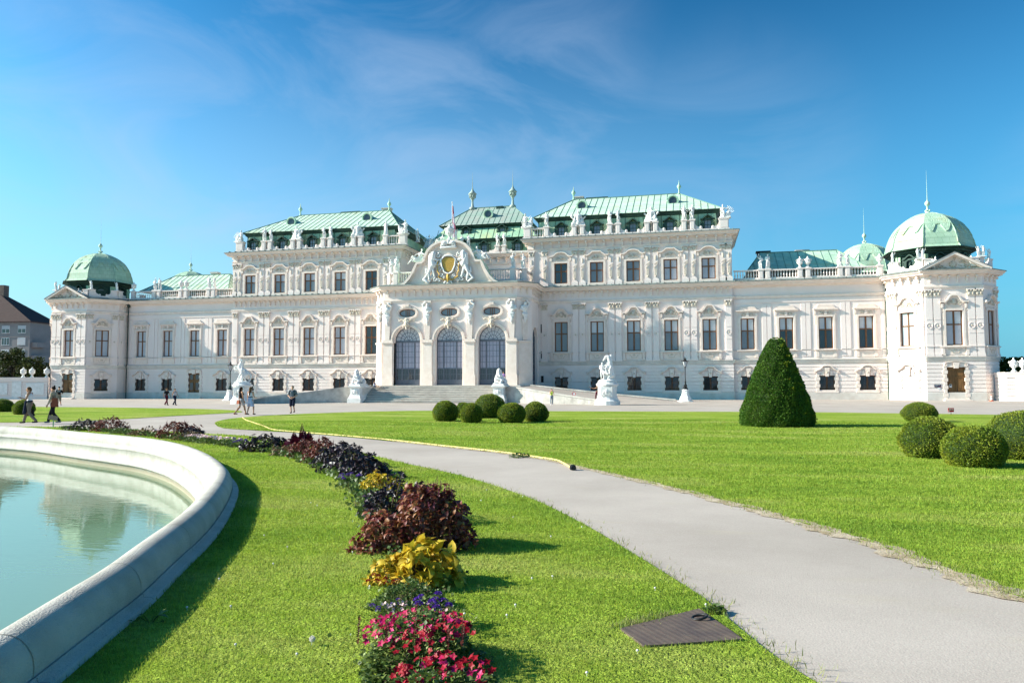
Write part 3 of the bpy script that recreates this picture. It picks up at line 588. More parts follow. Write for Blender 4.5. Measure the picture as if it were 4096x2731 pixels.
# ---- towers
def tower(s):
    cx = TC[s]
    c = TP[s]
    P = [(cx+x, y) for x, y in c]
    faces = [(P[i], P[(i+1) % 8]) for i in range(8)]
    for i, (a, b) in enumerate(faces):
        Lx = seglen(a, b); holes_g = []; holes_p = []
        if i in (1, 2, 3): holes_p = [(Lx/2-.9, Lx/2+.9, 6.36, 10.38)]
        if i == 2: holes_g = [(Lx/2-.98, Lx/2+.98, -.6, 3.85)]
        if (s < 0 and i == 3) or (s > 0 and i == 3): holes_g = [(Lx/2-.93, Lx/2+.93, 1.17, 2.97)] if s < 0 else []
        part_wall(a, b, -.6, 4.62, holes_g, GR, nm='tower_wall'); part_wall(a, b, 4.62, 14.6, holes_p, nm='tower_wall')
        if i in (1, 2, 3):
            mid = upoint(a, b, Lx/2); rz = math.atan2(b[1]-a[1], b[0]-a[0])
            window('piano', 'pianoA' if i == 2 else 'pianoB', mid[0], mid[1], 6.36, rz, 'blind' if s < 0 else 'pale', 'blind' if s < 0 else ('pale' if i == 1 else 'blind'))
            if holes_g and i == 3: window('ground', 'ground', mid[0], mid[1], 1.17, rz, 'dark_glass', 'dark_glass')
            if i == 1 and s > 0:
                o = oo('blind_window', SU['ground'], pal, (mid[0], mid[1], 1.17), rz)
        for xx in ([.48, Lx-.48] if (i in (1, 3) and Lx > 4) else [.5] if i == 1 else [Lx-.5] if i == 3 else ([.42, 1.28, Lx-1.28, Lx-.42] if i == 2 else [.6, Lx-.6])):
            m = MB(); m.T = frame(a, b); pil_shape(m, xx); m.build('pilaster', ['plaster', 'relief'], pal)
    m = MB(); m.prismz(P, 14.9, 15.25); m.build('tower_deck', 'flashing', pal)
    # dome
    D = dome((DX[s], 1.7), 0, True, .85)
    # parapet
    par = offpath(P, -.28, True)
    m = MB(); sweep(m, par, [(0, 15.1), (0, 15.62), (-.3, 15.62), (-.3, 15.1)], closed=True)
    for i in range(8):
        a, b = par[i], par[(i+1) % 8]; Lx = seglen(a, b); T0 = m.T; m.T = T0 @ frame(a, b)
        for x, e in ((0, 1), (Lx, -1)): m.box(min(x+e*.1, x+e*.95), max(x+e*.1, x+e*.95), -.05, .4, 15.3, 16.5); m.box(min(x, x+e*1.0), max(x, x+e*1.0), -.1, .46, 16.4, 16.55)
        if i not in (2,):
            for x, e in ((.95, 1), (Lx-.95, -1)):
                m.prism([(x, 15.6), (x, 16.3), (x+e*.15, 16.0), (x+e*.45, 15.85), (x+e*.62, 15.95), (x+e*.75, 15.8), (x+e*.7, 15.6)], 0, .3)
        m.T = T0
    m.build('parapet', 'plaster', pal)
    # pediment over the front face
    m = MB(); a, b = P[2], P[3]; m.T = frame(a, b); Lx = 6.15; x0, x1, h = -.75, Lx+.75, 1.95; mid = Lx/2
    m.prism([(x0+.3, 15.02), (x1-.3, 15.02), (mid, 15.02+h-.1)], -.25, .55)
    m.ribbon([(x0, 15.1), (mid, 15.1+h), (x1, 15.1)], .3, -.95, .6)
    m.ribbon([(x0+.5, 15.02), (mid, 14.8+h), (x1-.5, 15.02)], .1, -.6, .0)
    m.mi = 2; m.ribbon([(x0-.04, 15.13), (mid, 15.15+h), (x1+.04, 15.13)], .03, -1.0, .62); m.mi = 1
    for k in range(46):
        x = random.uniform(.4, Lx-.4); zmax = 15.2+(1-abs(x-mid)/(Lx/2))*1.25; z = random.uniform(15.12, zmax)
        m.ell((x, -.3, z), random.uniform(.1, .28), .14, random.uniform(.05, .12), (0, random.uniform(0, 3.1), 0), seg=6)
    m.ell((mid, -.32, 15.7), .34, .16, .40, seg=10)
    m.build('pediment', ['trim', 'relief', 'flashing'], pal)
def pil_shape(m, x, w_=.74):
    m.mi = 0; a = w_/2
    m.box(x-a, x+a, -.13, .0, 5.1, 12.02); m.box(x-a-.08, x+a+.08, -.22, 0, 5.02, 5.3); m.box(x-a-.04, x+a+.04, -.18, 0, 5.3, 5.48); m.box(x-a-.05, x+a+.05, -.2, 0, 6.2, 6.32)
    m.ribbon(arc(x, 8.62, .30, 0, 360, 14), .06, -.19, -.13); m.box(x-a+.02, x+a-.02, -.16, -.13, 7.75, 7.82); m.box(x-a+.02, x+a-.02, -.16, -.13, 9.35, 9.42)
    m.mi = 1; m.ell((x, -.14, 8.62), .12, .07, .12, seg=8); m.box(x-a-.02, x+a+.02, -.2, 0, 12.02, 12.1); m.box(x-a, x+a, -.17, 0, 12.1, 12.62)
    for sx in (-1, 1): m.ell((x+sx*(a-.02), -.2, 12.62), .13, .1, .13, seg=8); m.ell((x+sx*a*.5, -.18, 12.3), .1, .08, .16, seg=6)
    m.ell((x, -.2, 12.65), .1, .08, .1, seg=6); m.mi = 0; m.box(x-a-.12, x+a+.12, -.27, 0, 12.72, 12.86)
def herm_shape(m, x, w_=.78):
    a = w_/2; m.mi = 0
    m.box(x-a-.06, x+a+.06, -.2, 0, 15.25, 15.7); m.box(x-a, x+a, -.16, 0, 15.7, 15.85)
    m.prism([(x-a*.62, 15.85), (x-a*.95, 19.35), (x+a*.95, 19.35), (x+a*.62, 15.85)], -.14, 0)
    m.mi = 1; m.prism([(x-.14, 16.1), (x-.18, 17.2), (x+.18, 17.2), (x+.14, 16.1)], -.19, -.13); m.ribbon([(x-.25, 17.3), (x+.25, 17.9)], .12, -.2, -.13); m.ribbon([(x-.25, 17.75), (x+.25, 18.1)], .08, -.18, -.13); m.ell((x, -.16, 18.6), .1, .05, .35, seg=6); m.ell((x, -.2, 16.15), .09, .07, .12, seg=6)
    m.box(x-a, x+a, -.17, 0, 19.35, 19.42); m.box(x-a+.02, x+a-.02, -.15, 0, 19.42, 19.92)
    for sx in (-1, 1): m.ell((x+sx*(a-.03), -.18, 19.9), .12, .09, .12, seg=8); m.ell((x+sx*a*.5, -.16, 19.6), .09, .07, .14, seg=6)
    m.mi = 0; m.box(x-a-.08, x+a+.08, -.24, 0, 19.98, 20.1)
# ---- dome and finials
def spire(x, y, z, k=1.0, tall=5.2, nm='finial', mt='copper'):
    m = MB(); m.T = Matrix.Translation((x, y, z)) @ Matrix.Diagonal((k, k, k, 1))
    m.lathe([(.62, -.15), (.55, .1), (.36, .25), (.30, .55), (.16, .8), (.14, 1.35), (.22, 1.45), (.34, 1.55), (.40, 1.75), (.34, 2.0), (.18, 2.15), (.09, 2.3), (.055, 2.4), (.05, 2.6), (.025, 2.3+tall*.5), (.006, 2.3+tall)], seg=10)
    for a in range(4): scroll(m, .42*math.cos(a*1.57+.78)*0+.0, .6, .2, 0, .03, 1, 1) if False else m.ell((.34*math.cos(a*1.57+.78), .34*math.sin(a*1.57+.78), .62), .12, .12, .16, seg=6)
    return m.build(nm, mt, pal, smooth=True)
DP = [(5.95, 18.08), (5.9, 18.2), (5.62, 18.42), (5.5, 18.8), (5.36, 19.4), (5.08, 20.1), (4.65, 20.8), (4.0, 21.5), (3.1, 22.15), (2.0, 22.65), (1.0, 22.95), (.35, 23.05)]
def dprof(t):
    x = t*(len(DP)-1); i = min(int(x), len(DP)-2); k = x-i
    return DP[i][0]*(1-k)+DP[i+1][0]*k, DP[i][1]*(1-k)+DP[i+1][1]*k
def dome(c, dz=0, front=True, k=1.0):
    m = MB(); m.T = Matrix.Translation((c[0], c[1], dz)) ; cosa = math.cos(R(22.5))
    ang = [R(22.5+45*i) for i in range(9)]
    vs = []; fs = []
    for i in range(8):
        for j, (r, z) in enumerate(DP):
            for a in (ang[i], ang[i+1]): vs.append((r*math.cos(a)*k/cosa*.965, r*math.sin(a)*k/cosa*.965, z))
        o = i*len(DP)*2
        for j in range(len(DP)-1): fs.append((o+2*j, o+2*j+1, o+2*j+3, o+2*j+2))
    m.add(vs, fs)
    for i in range(8):     # the scalloped upper mantle
        n = 28; top = 10; vs = []; fs = []
        for q in range(n+1):
            s_ = q/n; sc_ = .52+.085*math.cos(s_*4*math.pi)*(1 if .25 < s_ < .75 else .8)-.03*(abs(s_-.5) < .05)
            for g_ in range(top+1):
                t_ = sc_+(1-sc_)*g_/top; r, z = dprof(t_); r = (r+.13)*.965*k/cosa; a, b = ang[i], ang[i+1]
                x = r*(math.cos(a)*(1-s_)+math.cos(b)*s_); y = r*(math.sin(a)*(1-s_)+math.sin(b)*s_); vs.append((x, y, z+.05))
            t_ = sc_; r, z = dprof(t_); r = r*.965*k/cosa; x = r*(math.cos(ang[i])*(1-s_)+math.cos(ang[i+1])*s_); y = r*(math.sin(ang[i])*(1-s_)+math.sin(ang[i+1])*s_); vs.append((x, y, z-.04))
        kk = top+2
        for q in range(n):
            for g_ in range(top): fs.append((q*kk+g_, (q+1)*kk+g_, (q+1)*kk+g_+1, q*kk+g_+1))
            fs.append((q*kk+top+1, (q+1)*kk+top+1, (q+1)*kk, q*kk))
        m.add(vs, fs)
        pts = []          # hip rolls
        for g_ in range(13):
            r, z = dprof(g_/12); r = (r+.02)*.965*k/cosa; pts.append((r*math.cos(ang[i]), r*math.sin(ang[i]), z+.04))
        m.tube(pts, .07, 5)
    D = m.build('dome', 'copper_dome', pal)
    m = MB(); m.T = Matrix.Translation((c[0], c[1], dz)); oc = lambda r: [(r*k/cosa*math.cos(a)*.965, r*k/cosa*math.sin(a)*.965) for a in ang[:8]]
    sweep(m, oc(4.75), [(0.1, 15.1), (0.0, 17.45), (.25, 17.5), (.25, 17.62), (.6, 17.75), (.62, 17.88), (1.0, 17.98), (1.2, 18.06), (1.2, 18.12), (.9, 18.14)], closed=True); m.prismz(oc(5.3), 17.9, 18.1)
    m.mi = 1
    for i in range(8):
        a = R(45*i); m2 = m.T; m.T = m2 @ Matrix.Rotation(a+math.pi/2, 4, 'Z')
        for sx in (-1, 1): m.box(sx*1.55-.3, sx*1.55+.3, -4.85*k, -4.6*k, 15.3, 17.4)
        m.T = m2
    m.build('drum', ['copper_dark', 'copper_mid'], D)
    for i in range(8):
        a = R(45*i)+math.pi/2
        dormer(c[0], c[1], dz+15.55, a, 4.62*k, D)
    f = spire(c[0], c[1], 22.95+dz, .92*k, 5.0); f.parent = D
    return D
_dorm = {}
def dormer(x, y, z, rz, dist, parent, kind='dark'):
    """small arched roof dormer standing dist in front of (x, y)"""
    if 'd' not in _dorm:
        m = MB(); m.box(-.72, -.46, -.25, .5, 0, 1.55); m.box(.46, .72, -.25, .5, 0, 1.55); m.box(-.46, .46, -.25, .5, -.05, .12); m.prism([(-.46, 1.2)]+arc(0, 1.1, .46, 170, 10, 6, .25)+[(.46, 1.2), (.6, 1.55), (-.6, 1.55)], -.25, .5)
        m.ribbon([(-.95, 1.5), (-.62, 1.6), (-.35, 1.85), (0, 2.05), (.35, 1.85), (.62, 1.6), (.95, 1.5)], .14, -.42, .9)
        for s in (-1, 1): scroll(m, s*.82, 1.0, .16, -.2, .05, 1, s); m.ell((s*.8, -.15, .7), .12, .1, .3, seg=6)
        m.box(-.025, .025, -.06, -.02, .12, 1.3); m.box(-.46, .46, -.06, -.02, .68, .73)
        for xx in (-.42, .42): m.box(xx-.035, xx+.035, -.07, -.01, .12, 1.2)
        a = m.build('dormer', 'copper_dark'); COL.objects.unlink(a); _dorm['d'] = a.data
        m = MB(); m.add([(-.46, 0, .1), (.46, 0, .1), (.46, 0, 1.4), (-.46, 0, 1.4)], [(0, 1, 2, 3)]); a = m.build('pane', 'grey_glass'); COL.objects.unlink(a); _dorm['p'] = a.data
    px = x+math.sin(rz)*dist; py = y-math.cos(rz)*dist
    o = oo('dormer', _dorm['d'], parent, (px, py, z), rz)
    if parent is pal: oo('pane', _dorm['p'], o)
    else: oo('pane', _dorm['p'], parent, (px, py, z), rz)
    return o
for s in (-1, 1): tower(s)
for bx, by in ((-59.4, 22), (56.6, 22)):
    D = dome((bx, by), 0, True, .85); m = MB(); m.prismz([(bx+4.9*math.cos(R(22.5+45*i)), by+4.9*math.sin(R(22.5+45*i))) for i in range(8)], -.5, 16.2); m.build('tower_wall', 'plaster', pal)
# ---- windows of block and wings
for s in (-1, 1):
    for k, x in enumerate(BX):
        if s < 0: up, lo = ('lilac', 'dark_glass') if k == 0 else ('blind', 'blind')
        else: up, lo = [('grey_glass', 'grey_glass'), ('pale', 'grey_glass'), ('pale', 'grey_glass'), ('pale', 'grey_glass'), ('pale', 'grey_glass')][k]
        if s < 0 and k == 0: up = lo = 'dark_glass'
        window('piano', 'pianoA' if k % 2 == 0 else 'pianoB', s*x, 0, 6.36, 0, up, lo)
        if s < 0: up, lo = [('dark_glass', 'dark_glass'), ('pale', 'grey_glass'), ('blind', 'grey_glass'), ('blind', 'grey_glass'), ('blind', 'grey_glass')][k]
        else: up, lo = [('dark_glass', 'dark_glass'), ('grey_glass', 'grey_glass'), ('grey_glass', 'grey_glass'), ('blind', 'blind'), ('blind', 'blind')][k]  # outer two: no blinds, the pale pane colour stands in for reflected sky
        window('upper', 'upperA' if k % 2 == 0 else 'upperB', s*x, 0, 15.6, 0, up, lo)
        window('ground', 'ground', s*x, 0, 1.17, 0, 'dark_glass', 'dark_glass')
    for k, x in enumerate(WX):
        up, lo = ('blind', 'blind') if s < 0 else ('pale', 'grey_glass' if k == 0 else 'dark_glass')
        window('wing', 'wing', s*x, .25, 6.38, 0, up, lo)
        if not (s < 0 and k == 1): window('ground', 'ground', s*x, .25, 1.2, 0, 'dark_glass', 'dark_glass')
# slits, vents
m = MB()
for z0, z1 in ((9.0, 10.1), (5.5, 6.4), (2.3, 3.1)): m.box(10.98, 11.32, -.03, .2, z0-.04, z0+.02); m.box(10.98, 11.32, -.03, .2, z1-.02, z1+.04); m.box(10.97, 11.03, -.03, .2, z0, z1); m.box(11.27, 11.33, -.03, .2, z0, z1); m.box(11.03, 11.27, .12, .2, z0, z1)
m.build('slit_window', 'iron', pal)
for x in BX[2:]:
    m = MB(); m.box(x-.95, x+.95, .2, .3, .05, .58)
    for i in range(16): m.box(x-.9+i*.12, x-.88+i*.12, .0, .03, .05, .58)
    for sx in (-1, 1): m.prism([(x+sx*.95, .58), (x+sx*.7, .58), (x+sx*.95, .45)], -.01, .1); m.prism([(x+sx*.95, .05), (x+sx*.7, .05), (x+sx*.95, .18)], -.01, .1)
    m.build('cellar_vent', 'iron', pal)
for x in (-50.2, -33.5, 16.3, 31.2, 47.6, 54.0):
    m = MB(); m.box(x-.13, x+.13, -.02 if abs(x) < 36 else .22, .3, .28, .56); m.build('air_vent', 'iron', pal)
# pilasters of the blocks
def mesh_of(fn, nm, mats):
    m = MB(); fn(m, 0); o = m.build(nm, mats); COL.objects.unlink(o); return o.data
PL = mesh_of(pil_shape, 'pilaster', ['plaster', 'relief']); PH = mesh_of(herm_shape, 'pilaster', ['plaster', 'relief'])
for s in (-1, 1):
    xs = [11.5] + [x+2.425+d for x in BX[:4] for d in (-.47, .47)] + [35.55]
    if s < 0: pass
    for x in xs: oo('pilaster', PL, pal, (s*x, 0, 0))
    xs = [9.75, 11.6] + [x+2.425+d for x in BX[:4] for d in (-.52, .52)] + [35.0, 35.72]
    for x in xs: oo('pilaster', PH, pal, (s*x, 0, 0))
# ---- mouldings that run along the whole front
def tpath(s):
    return [(s*TX-6.2, -1.4 if s < 0 else .25)]
LOW = [(TC[-1]+x, y) for x, y in TP[-1][:5]]+[(TC[-1]+6.1, .25), (-36.1, .25), (-36.1, 0), (-10.7, 0), (-10.7, -4.9), (-9.1, -6.5), (9.1, -6.5), (10.7, -4.9), (10.7, 0), (36.1, 0), (36.1, .25), (TC[1]-6.1, .25)]+[(TC[1]+x, y) for x, y in TP[1][1:6]]
LEFT, RIGHT = LOW[:9], LOW[13:]
for P in (LEFT, RIGHT):
    m = MB(); sweep(m, P, [(0, 4.55), (.07, 4.6), (.07, 4.74), (.13, 4.8), (.13, 4.97), (.2, 5.02), (.2, 5.08), (0, 5.14)]); sweep(m, P, [(0, 6.18), (.06, 6.2), (.06, 6.28), (0, 6.3)])
    sweep(m, P, [(.045, -.5), (.045, .9), (.0, .93)], caps=False)
    m.build('string_course', 'base', pal)
mats_c = ['trim', 'flashing', 'plaster']
m = MB()
sweep(m, LOW, [(0, 12.88), (.1, 12.9), (.1, 13.02), (.16, 13.08), (.16, 13.25), (.0, 13.3)], caps=False)
sweep(m, LOW, [(0, 14.3), (.12, 14.36), (.2, 14.48), (.62, 14.56), (.66, 14.7), (.82, 14.78), (.92, 14.96), (.95, 15.0), (.6, 15.03)])
m.mi = 1; sweep(m, LOW, [(.93, 14.98), (1.01, 14.98), (1.01, 15.07), (.5, 15.2), (-.3, 15.4)]); m.mi = 0
def consoles(m, p0, p1, z0, z1, step, outw=.5, wd=.2, pair=0):
    T0 = m.T; m.T = T0 @ frame(p0, p1)
    for x in along(p0, p1, step, .15):
        for d in ((-pair, pair) if pair else (0,)):
            m.prism([(x+d-wd/2, z0), (x+d-wd/2, z1), (x+d+wd/2, z1), (x+d+wd/2, z0+.04), (x+d, z0-.06)], -outw*.45, 0); m.box(x+d-wd/2-.02, x+d+wd/2+.02, -outw, 0, z1-.22, z1)
    m.T = T0
for i in range(len(LOW)-1):
    a, b = LOW[i], LOW[i+1]
    if abs(a[1]-.25) < .01 and abs(b[1]-.25) < .01: continue      # the wings have a plain frieze
    if seglen(a, b) > 1.2: consoles(m, a, b, 13.72, 14.42, .81 if abs(a[1]) < 1 and abs(b[1]) < 1 else .95, .42, .2)
m.mi = 1
for s in (-1, 1):
    for x in np.arange(36.9, 54.3, .98): m.box(s*x-.03, s*x+.03, -.72, .2, 15.1, 15.24)
    for x in np.arange(10.9, 36.5, .98): m.box(s*x-.03, s*x+.03, -.98, -.1, 15.08, 15.24)
m.build('cornice', mats_c, pal)
# upper cornices
for s in (-1, 1):
    BLK = [(s*9.3, 12), (s*9.3, 0), (s*36.1, 0), (s*36.1, 12)]
    if s < 0: BLK = BLK[::-1]
    m = MB(); sweep(m, BLK, [(0, 20.12), (.08, 20.14), (.08, 20.3), (.14, 20.36), (.14, 20.5), (0, 20.54)], caps=False)
    sweep(m, BLK, [(0, 21.1), (.15, 21.14), (.2, 21.24), (.7, 21.3), (.72, 21.48), (.88, 21.56), (.95, 21.72), (.6, 21.75)])
    m.mi = 1
    for x in np.arange(9.8, 36.5, .98): m.box(s*x-.03, s*x+.03, -.98, -.1, 21.8, 21.96)
    sweep(m, BLK, [(.93, 21.70), (1.01, 21.70), (1.01, 21.79), (.5, 21.92), (-.4, 22.12)]); m.mi = 0
    consoles(m, BLK[1] , BLK[2], 20.5, 21.22, 1.21, .62, .24); consoles(m, BLK[0], BLK[1], 20.5, 21.22, 1.21, .62, .24); consoles(m, BLK[2], BLK[3], 20.5, 21.22, 1.21, .62, .24)
    m.build('cornice', mats_c, pal)
# ---- parapet of the blocks
PED = [(9.1, 1.1), (11.77, .78), (15.6, .74), (16.7, .74), (20.42, .74), (21.52, .74), (25.35, .74), (26.45, .74), (30.15, .74), (31.2, .74), (35.2, 1.3)]
for s in (-1, 1):
    m = MB(); x0, x1 = sorted((s*8.7, s*35.85)); m.box(x0, x1, .12, .55, 21.85, 22.2)
    for x, wd in PED: pedestal(m, s*x, .42, 21.86, 23.52, wd, .72)
    a, b = ((s*9.6, .2), (s*11.4, .2)) if s > 0 else ((s*11.4, .2), (s*9.6, .2)); balustrade(m, a, b, 22.1, 23.4, .1, .16, .33)
    for i in (2, 4, 6, 8):
        xa, xb = s*(PED[i][0]+.37), s*(PED[i+1][0]-.37); xa, xb = sorted((xa, xb)); m.box(xa, xb, .3, .5, 23.3, 23.46); m.lathe([(r, z*1.3) for r, z in BAL], ((xa+xb)/2, .4, 22.3), seg=7)
    for bx in BX:        # volutes either side of each dormer
        left = max([p[0]+p[1]/2 for p in PED if p[0] < bx]); right = min([p[0]-p[1]/2 for p in PED if p[0] > bx])
        for xx, e in ((left, 1), (right, -1)):
            m.prism([(s*xx, 22.15), (s*xx, 22.95), (s*(xx+e*.14), 22.7), (s*(xx+e*.35), 22.52), (s*(xx+e*.6), 22.5), (s*(xx+e*.72), 22.62), (s*(xx+e*.9), 22.55), (s*(xx+e*.94), 22.3), (s*(xx+e*.85), 22.15)], .25, .5); m.ell((s*(xx+e*.72), .25, 22.42), .2, .1, .2, seg=8)
    m.build('parapet', 'plaster', pal)
# ---- roofs
def hip(m, x0, x1, y0, y1, z0, rx0, rx1, ry, z1, seam=.9, sm=1):
    m.mi = 0; m.add([(x0, y0, z0), (x1, y0, z0), (x1, y1, z0), (x0, y1, z0), (rx0, ry, z1), (rx1, ry, z1)], [(0, 1, 5, 4), (1, 2, 5), (2, 3, 4, 5), (3, 0, 4), (0, 3, 2, 1)])
    m.mi = sm
    n = int((x1-x0)/seam)
    for i in range(1, n):
        x = x0+(x1-x0)*i/n; t = 1.0
        if x < rx0: t = (x-x0)/(rx0-x0)
        if x > rx1: t = (x1-x)/(x1-rx1)
        ye = y0+(ry-y0)*t; ze = z0+(z1-z0)*t
        m.add([(x-.022, y0, z0), (x+.022, y0, z0), (x+.022, y0, z0+.05), (x-.022, y0, z0+.05), (x-.022, ye, ze), (x+.022, ye, ze), (x+.022, ye, ze+.05), (x-.022, ye, ze+.05)], [(0, 1, 2, 3), (3, 2, 6, 7), (0, 3, 7, 4), (1, 5, 6, 2)])
    for e, rx in ((x0, rx0), (x1, rx1)):
        for yy in (y0, y1): m.tube([(e, yy, z0+.03), (rx, ry, z1+.03)], .07, 5)
        k = int((y1-y0)/seam)
        for i in range(1, k):
            y = y0+(y1-y0)*i/k; t = (y-y0)/(ry-y0) if y < ry else (y1-y)/(y1-ry); xe = e+(rx-e)*t; ze = z0+(z1-z0)*t
            m.tube([(e, y, z0+.03), (xe, y, ze+.03)], .03, 4)
    m.tube([(rx0, ry, z1+.03), (rx1, ry, z1+.03)], .09, 5); m.mi = 0
def mansard(m, x0, x1, y0, y1, z0, z1, inset, rib=1.0):
    m.mi = 0; m.add([(x0, y0, z0), (x1, y0, z0), (x1, y1, z0), (x0, y1, z0), (x0+inset, y0+inset, z1), (x1-inset, y0+inset, z1), (x1-inset, y1-inset, z1), (x0+inset, y1-inset, z1)], [(0, 1, 5, 4), (1, 2, 6, 5), (2, 3, 7, 6), (3, 0, 4, 7), (4, 5, 6, 7)])
    n = int((x1-x0)/rib); m.mi = 1
    for i in range(n+1):
        x = x0+inset*.5+(x1-x0-inset)*i/n; m.tube([(x, y0, z0), (x, y0+inset, z1)], .045, 4)
for s in (-1, 1):
    x0, x1 = sorted((s*10.4, s*34.5)); m = MB(); mansard(m, x0, x1, .72, 15.2, 21.8, 24.5, .28, 1.2)
    m.build('mansard_roof', ['copper_mid', 'copper_dark'], pal)
    m = MB(); x0, x1 = sorted((s*10.0, s*34.9)); P = [(x0, .55), (x1, .55), (x1, 15.4), (x0, 15.4)]
    sweep(m, P, [(-.55, 24.12), (-.45, 24.2), (-.45, 24.35), (-.25, 24.5), (-.2, 24.65), (0, 24.78), (0, 24.86)], closed=True); m.build('eaves', 'copper_dark', pal)
    m = MB(); hx = sorted((s*14.4, s*29.5)); hip(m, x0-.12, x1+.12, .42, 15.5, 24.87, hx[0], hx[1], 8, 28.95, .88)
    r = m.build('roof', ['copper', 'seam'], pal)
    for x in (16.2, 28.7):      # round dormers
        m = MB(); m.T = Matrix.Translation((s*x, 3.9, 27.0)); m.ribbon(arc(0, 0, .62, 0, 360, 18)[::-1], -.17, -.3, .05); m.prism(arc(0, 0, .6, 0, 360, 18)[:-1], -.12, 2.6)
        for k in range(10): a = R(36*k); m.ell((.72*math.cos(a), -.15, .72*math.sin(a)), .13, .16, .13, seg=6)
        m.box(-.6, .6, -.3, .3, -.85, -.7); m.mi = 1; m.prism(arc(0, 0, .5, 0, 360, 16)[:-1], -.2, -.125); m.build('round_dormer', ['copper_patch', 'dark_glass'], pal)
    for x in (14.4, 29.5):
        m = MB(); m.T = Matrix.Translation((s*x, 8, 28.9)); m.lathe([(.3, 0), (.14, .15), (.1, .5), (.12, .75), (.28, .95), (.3, 1.15), (.16, 1.35), (.08, 1.5), (.02, 2.0)], seg=9); m.build('finial', 'copper_patch', pal, smooth=True)
    m = MB(); c_ = s*15.2; m.box(c_-1.0, c_+.4, 9.3, 10.2, 27.5, 29.6); m.box(c_-1.1, c_+.5, 9.2, 10.3, 29.6, 29.75); m.build('chimney', 'grey_stone', pal)
    m = MB(); c_ = s*(17.8 if s > 0 else 21); m.box(c_-1.6, c_+1.6, 8.1, 8.6, 28.8, 29.2); m.build('ridge_vent', 'copper_dark', pal)
    for bx in BX: dormer(s*bx, 2.0, 22.1, 0, 1.3, pal)
    # wing roof
    xs = (38.2, 53.0) if s > 0 else (-55.2, -39.0); rx = (40.3, 50.2) if s > 0 else (-52.2, -41.8)
    m = MB(); hip(m, xs[0], xs[1], 3.2, 13, 16.9, rx[0], rx[1], 8, 20.0, .95); m.build('wing_roof', ['copper_patch' if s > 0 else 'copper', 'seam'], pal)
for x0, x1, z1, mt in ((40.2, 41.9, 20.9, 'iron'), (45.5, 47.1, 20.85, 'grey_stone'), (-47.9, -46.8, 21.1, 'grey_stone')):
    m = MB(); m.box(x0, x1, 11.6, 12.4, 17, z1-.25); m.box(x0-.15, x1+.15, 11.5, 12.5, z1-.25, z1)
    m.build('chimney', mt, pal)
# central recess, its roof in three tiers
m = MB(); m.box(-9.3, 9.3, 10, 22, -.5, 21.4); m.box(-9.3, 9.3, 10.01, 10.3, 21.4, 21.9)
m.box(-9.3, 9.3, 10.1, 10.5, 21.86, 22.2); m.build('wall', 'plaster', pal)
m = MB(); C3 = [(-9.3, 10), (9.3, 10)]; sweep(m, C3, [(0, 20.1), (.1, 20.14), (.1, 20.4), (0, 20.44)]); sweep(m, C3, [(0, 21.1), (.15, 21.14), (.2, 21.24), (.6, 21.3), (.62, 21.48), (.8, 21.56), (.86, 21.72), (.5, 21.75)]); consoles(m, C3[0], C3[1], 20.5, 21.22, 1.2, .5, .24)
m.mi = 1; sweep(m, C3, [(.9, 21.71), (.9, 21.75), (-.2, 21.95)])
m.mi = 2
for x in (-3.35, -2.3, 2.3, 3.35): pedestal(m, x, 10.35, 21.9, 23.15, .74, .6)
for x in (-2.83, 2.83): m.lathe([(r, z*1.1) for r, z in BAL], (x, 10.35, 22.15), seg=7)
for xx, e in ((-3.72, -1), (-1.93, 1), (1.93, -1), (3.72, 1)):
    m.prism([(xx, 22.15), (xx, 22.8), (xx+e*.2, 22.55), (xx+e*.6, 22.45), (xx+e*.85, 22.5), (xx+e*.95, 22.2)], 10.2, 10.5)
m.build('cornice', mats_c, pal)
m = MB(); mansard(m, -9.2, 9.2, 10.7, 21, 21.9, 24.3, .3, 1.1); m.build('mansard_roof', ['copper_mid', 'copper_dark'], pal)
m = MB(); sweep(m, [(-9.2, 10.5), (9.2, 10.5)], [(-.3, 23.9), (-.1, 24.0), (.1, 24.2), (.2, 24.35)]); m.build('eaves', 'copper_dark', pal)
m = MB(); mansard(m, -8.4, 8.4, 10.3, 21.5, 24.38, 26.3, 1.6, 1.1); m.build('middle_roof', ['copper_mid', 'copper_dark'], pal)
m = MB(); P = [(-7.1, 11.7), (7.1, 11.7), (7.1, 20.3), (-7.1, 20.3)]; sweep(m, P, [(-.5, 26.0), (-.4, 26.3), (-.1, 26.5), (.25, 26.7), (.25, 26.8)], closed=True); m.build('eaves', 'copper_dark', pal)
m = MB(); hip(m, -7.45, 7.45, 11.35, 20.65, 26.82, -3.4, 3.4, 16, 30.5, .85); m.build('roof', ['copper_grey', 'seam'], pal)
for x in (-5.1, .15, 5.4): dormer(x, 11.6, 22.05, 0, 1.0, pal)
for x in (-2.95, 2.8): dormer(x, 12.3, 24.7, 0, 1.0, pal).scale = (.95, .95, .95)
m = MB(); m.T = Matrix.Translation((.11, 13.2, 28.75)); m.ribbon(arc(0, 0, .62, 0, 360, 18)[::-1], -.17, -.3, .05); m.prism(arc(0, 0, .6, 0, 360, 18)[:-1], -.12, 2.6)
for k in range(10): a = R(36*k); m.ell((.72*math.cos(a), -.15, .72*math.sin(a)), .13, .16, .13, seg=6)
m.mi = 1; m.prism(arc(0, 0, .5, 0, 360, 16)[:-1], -.2, -.125); m.build('round_dormer', ['copper_patch', 'dark_glass'], pal)
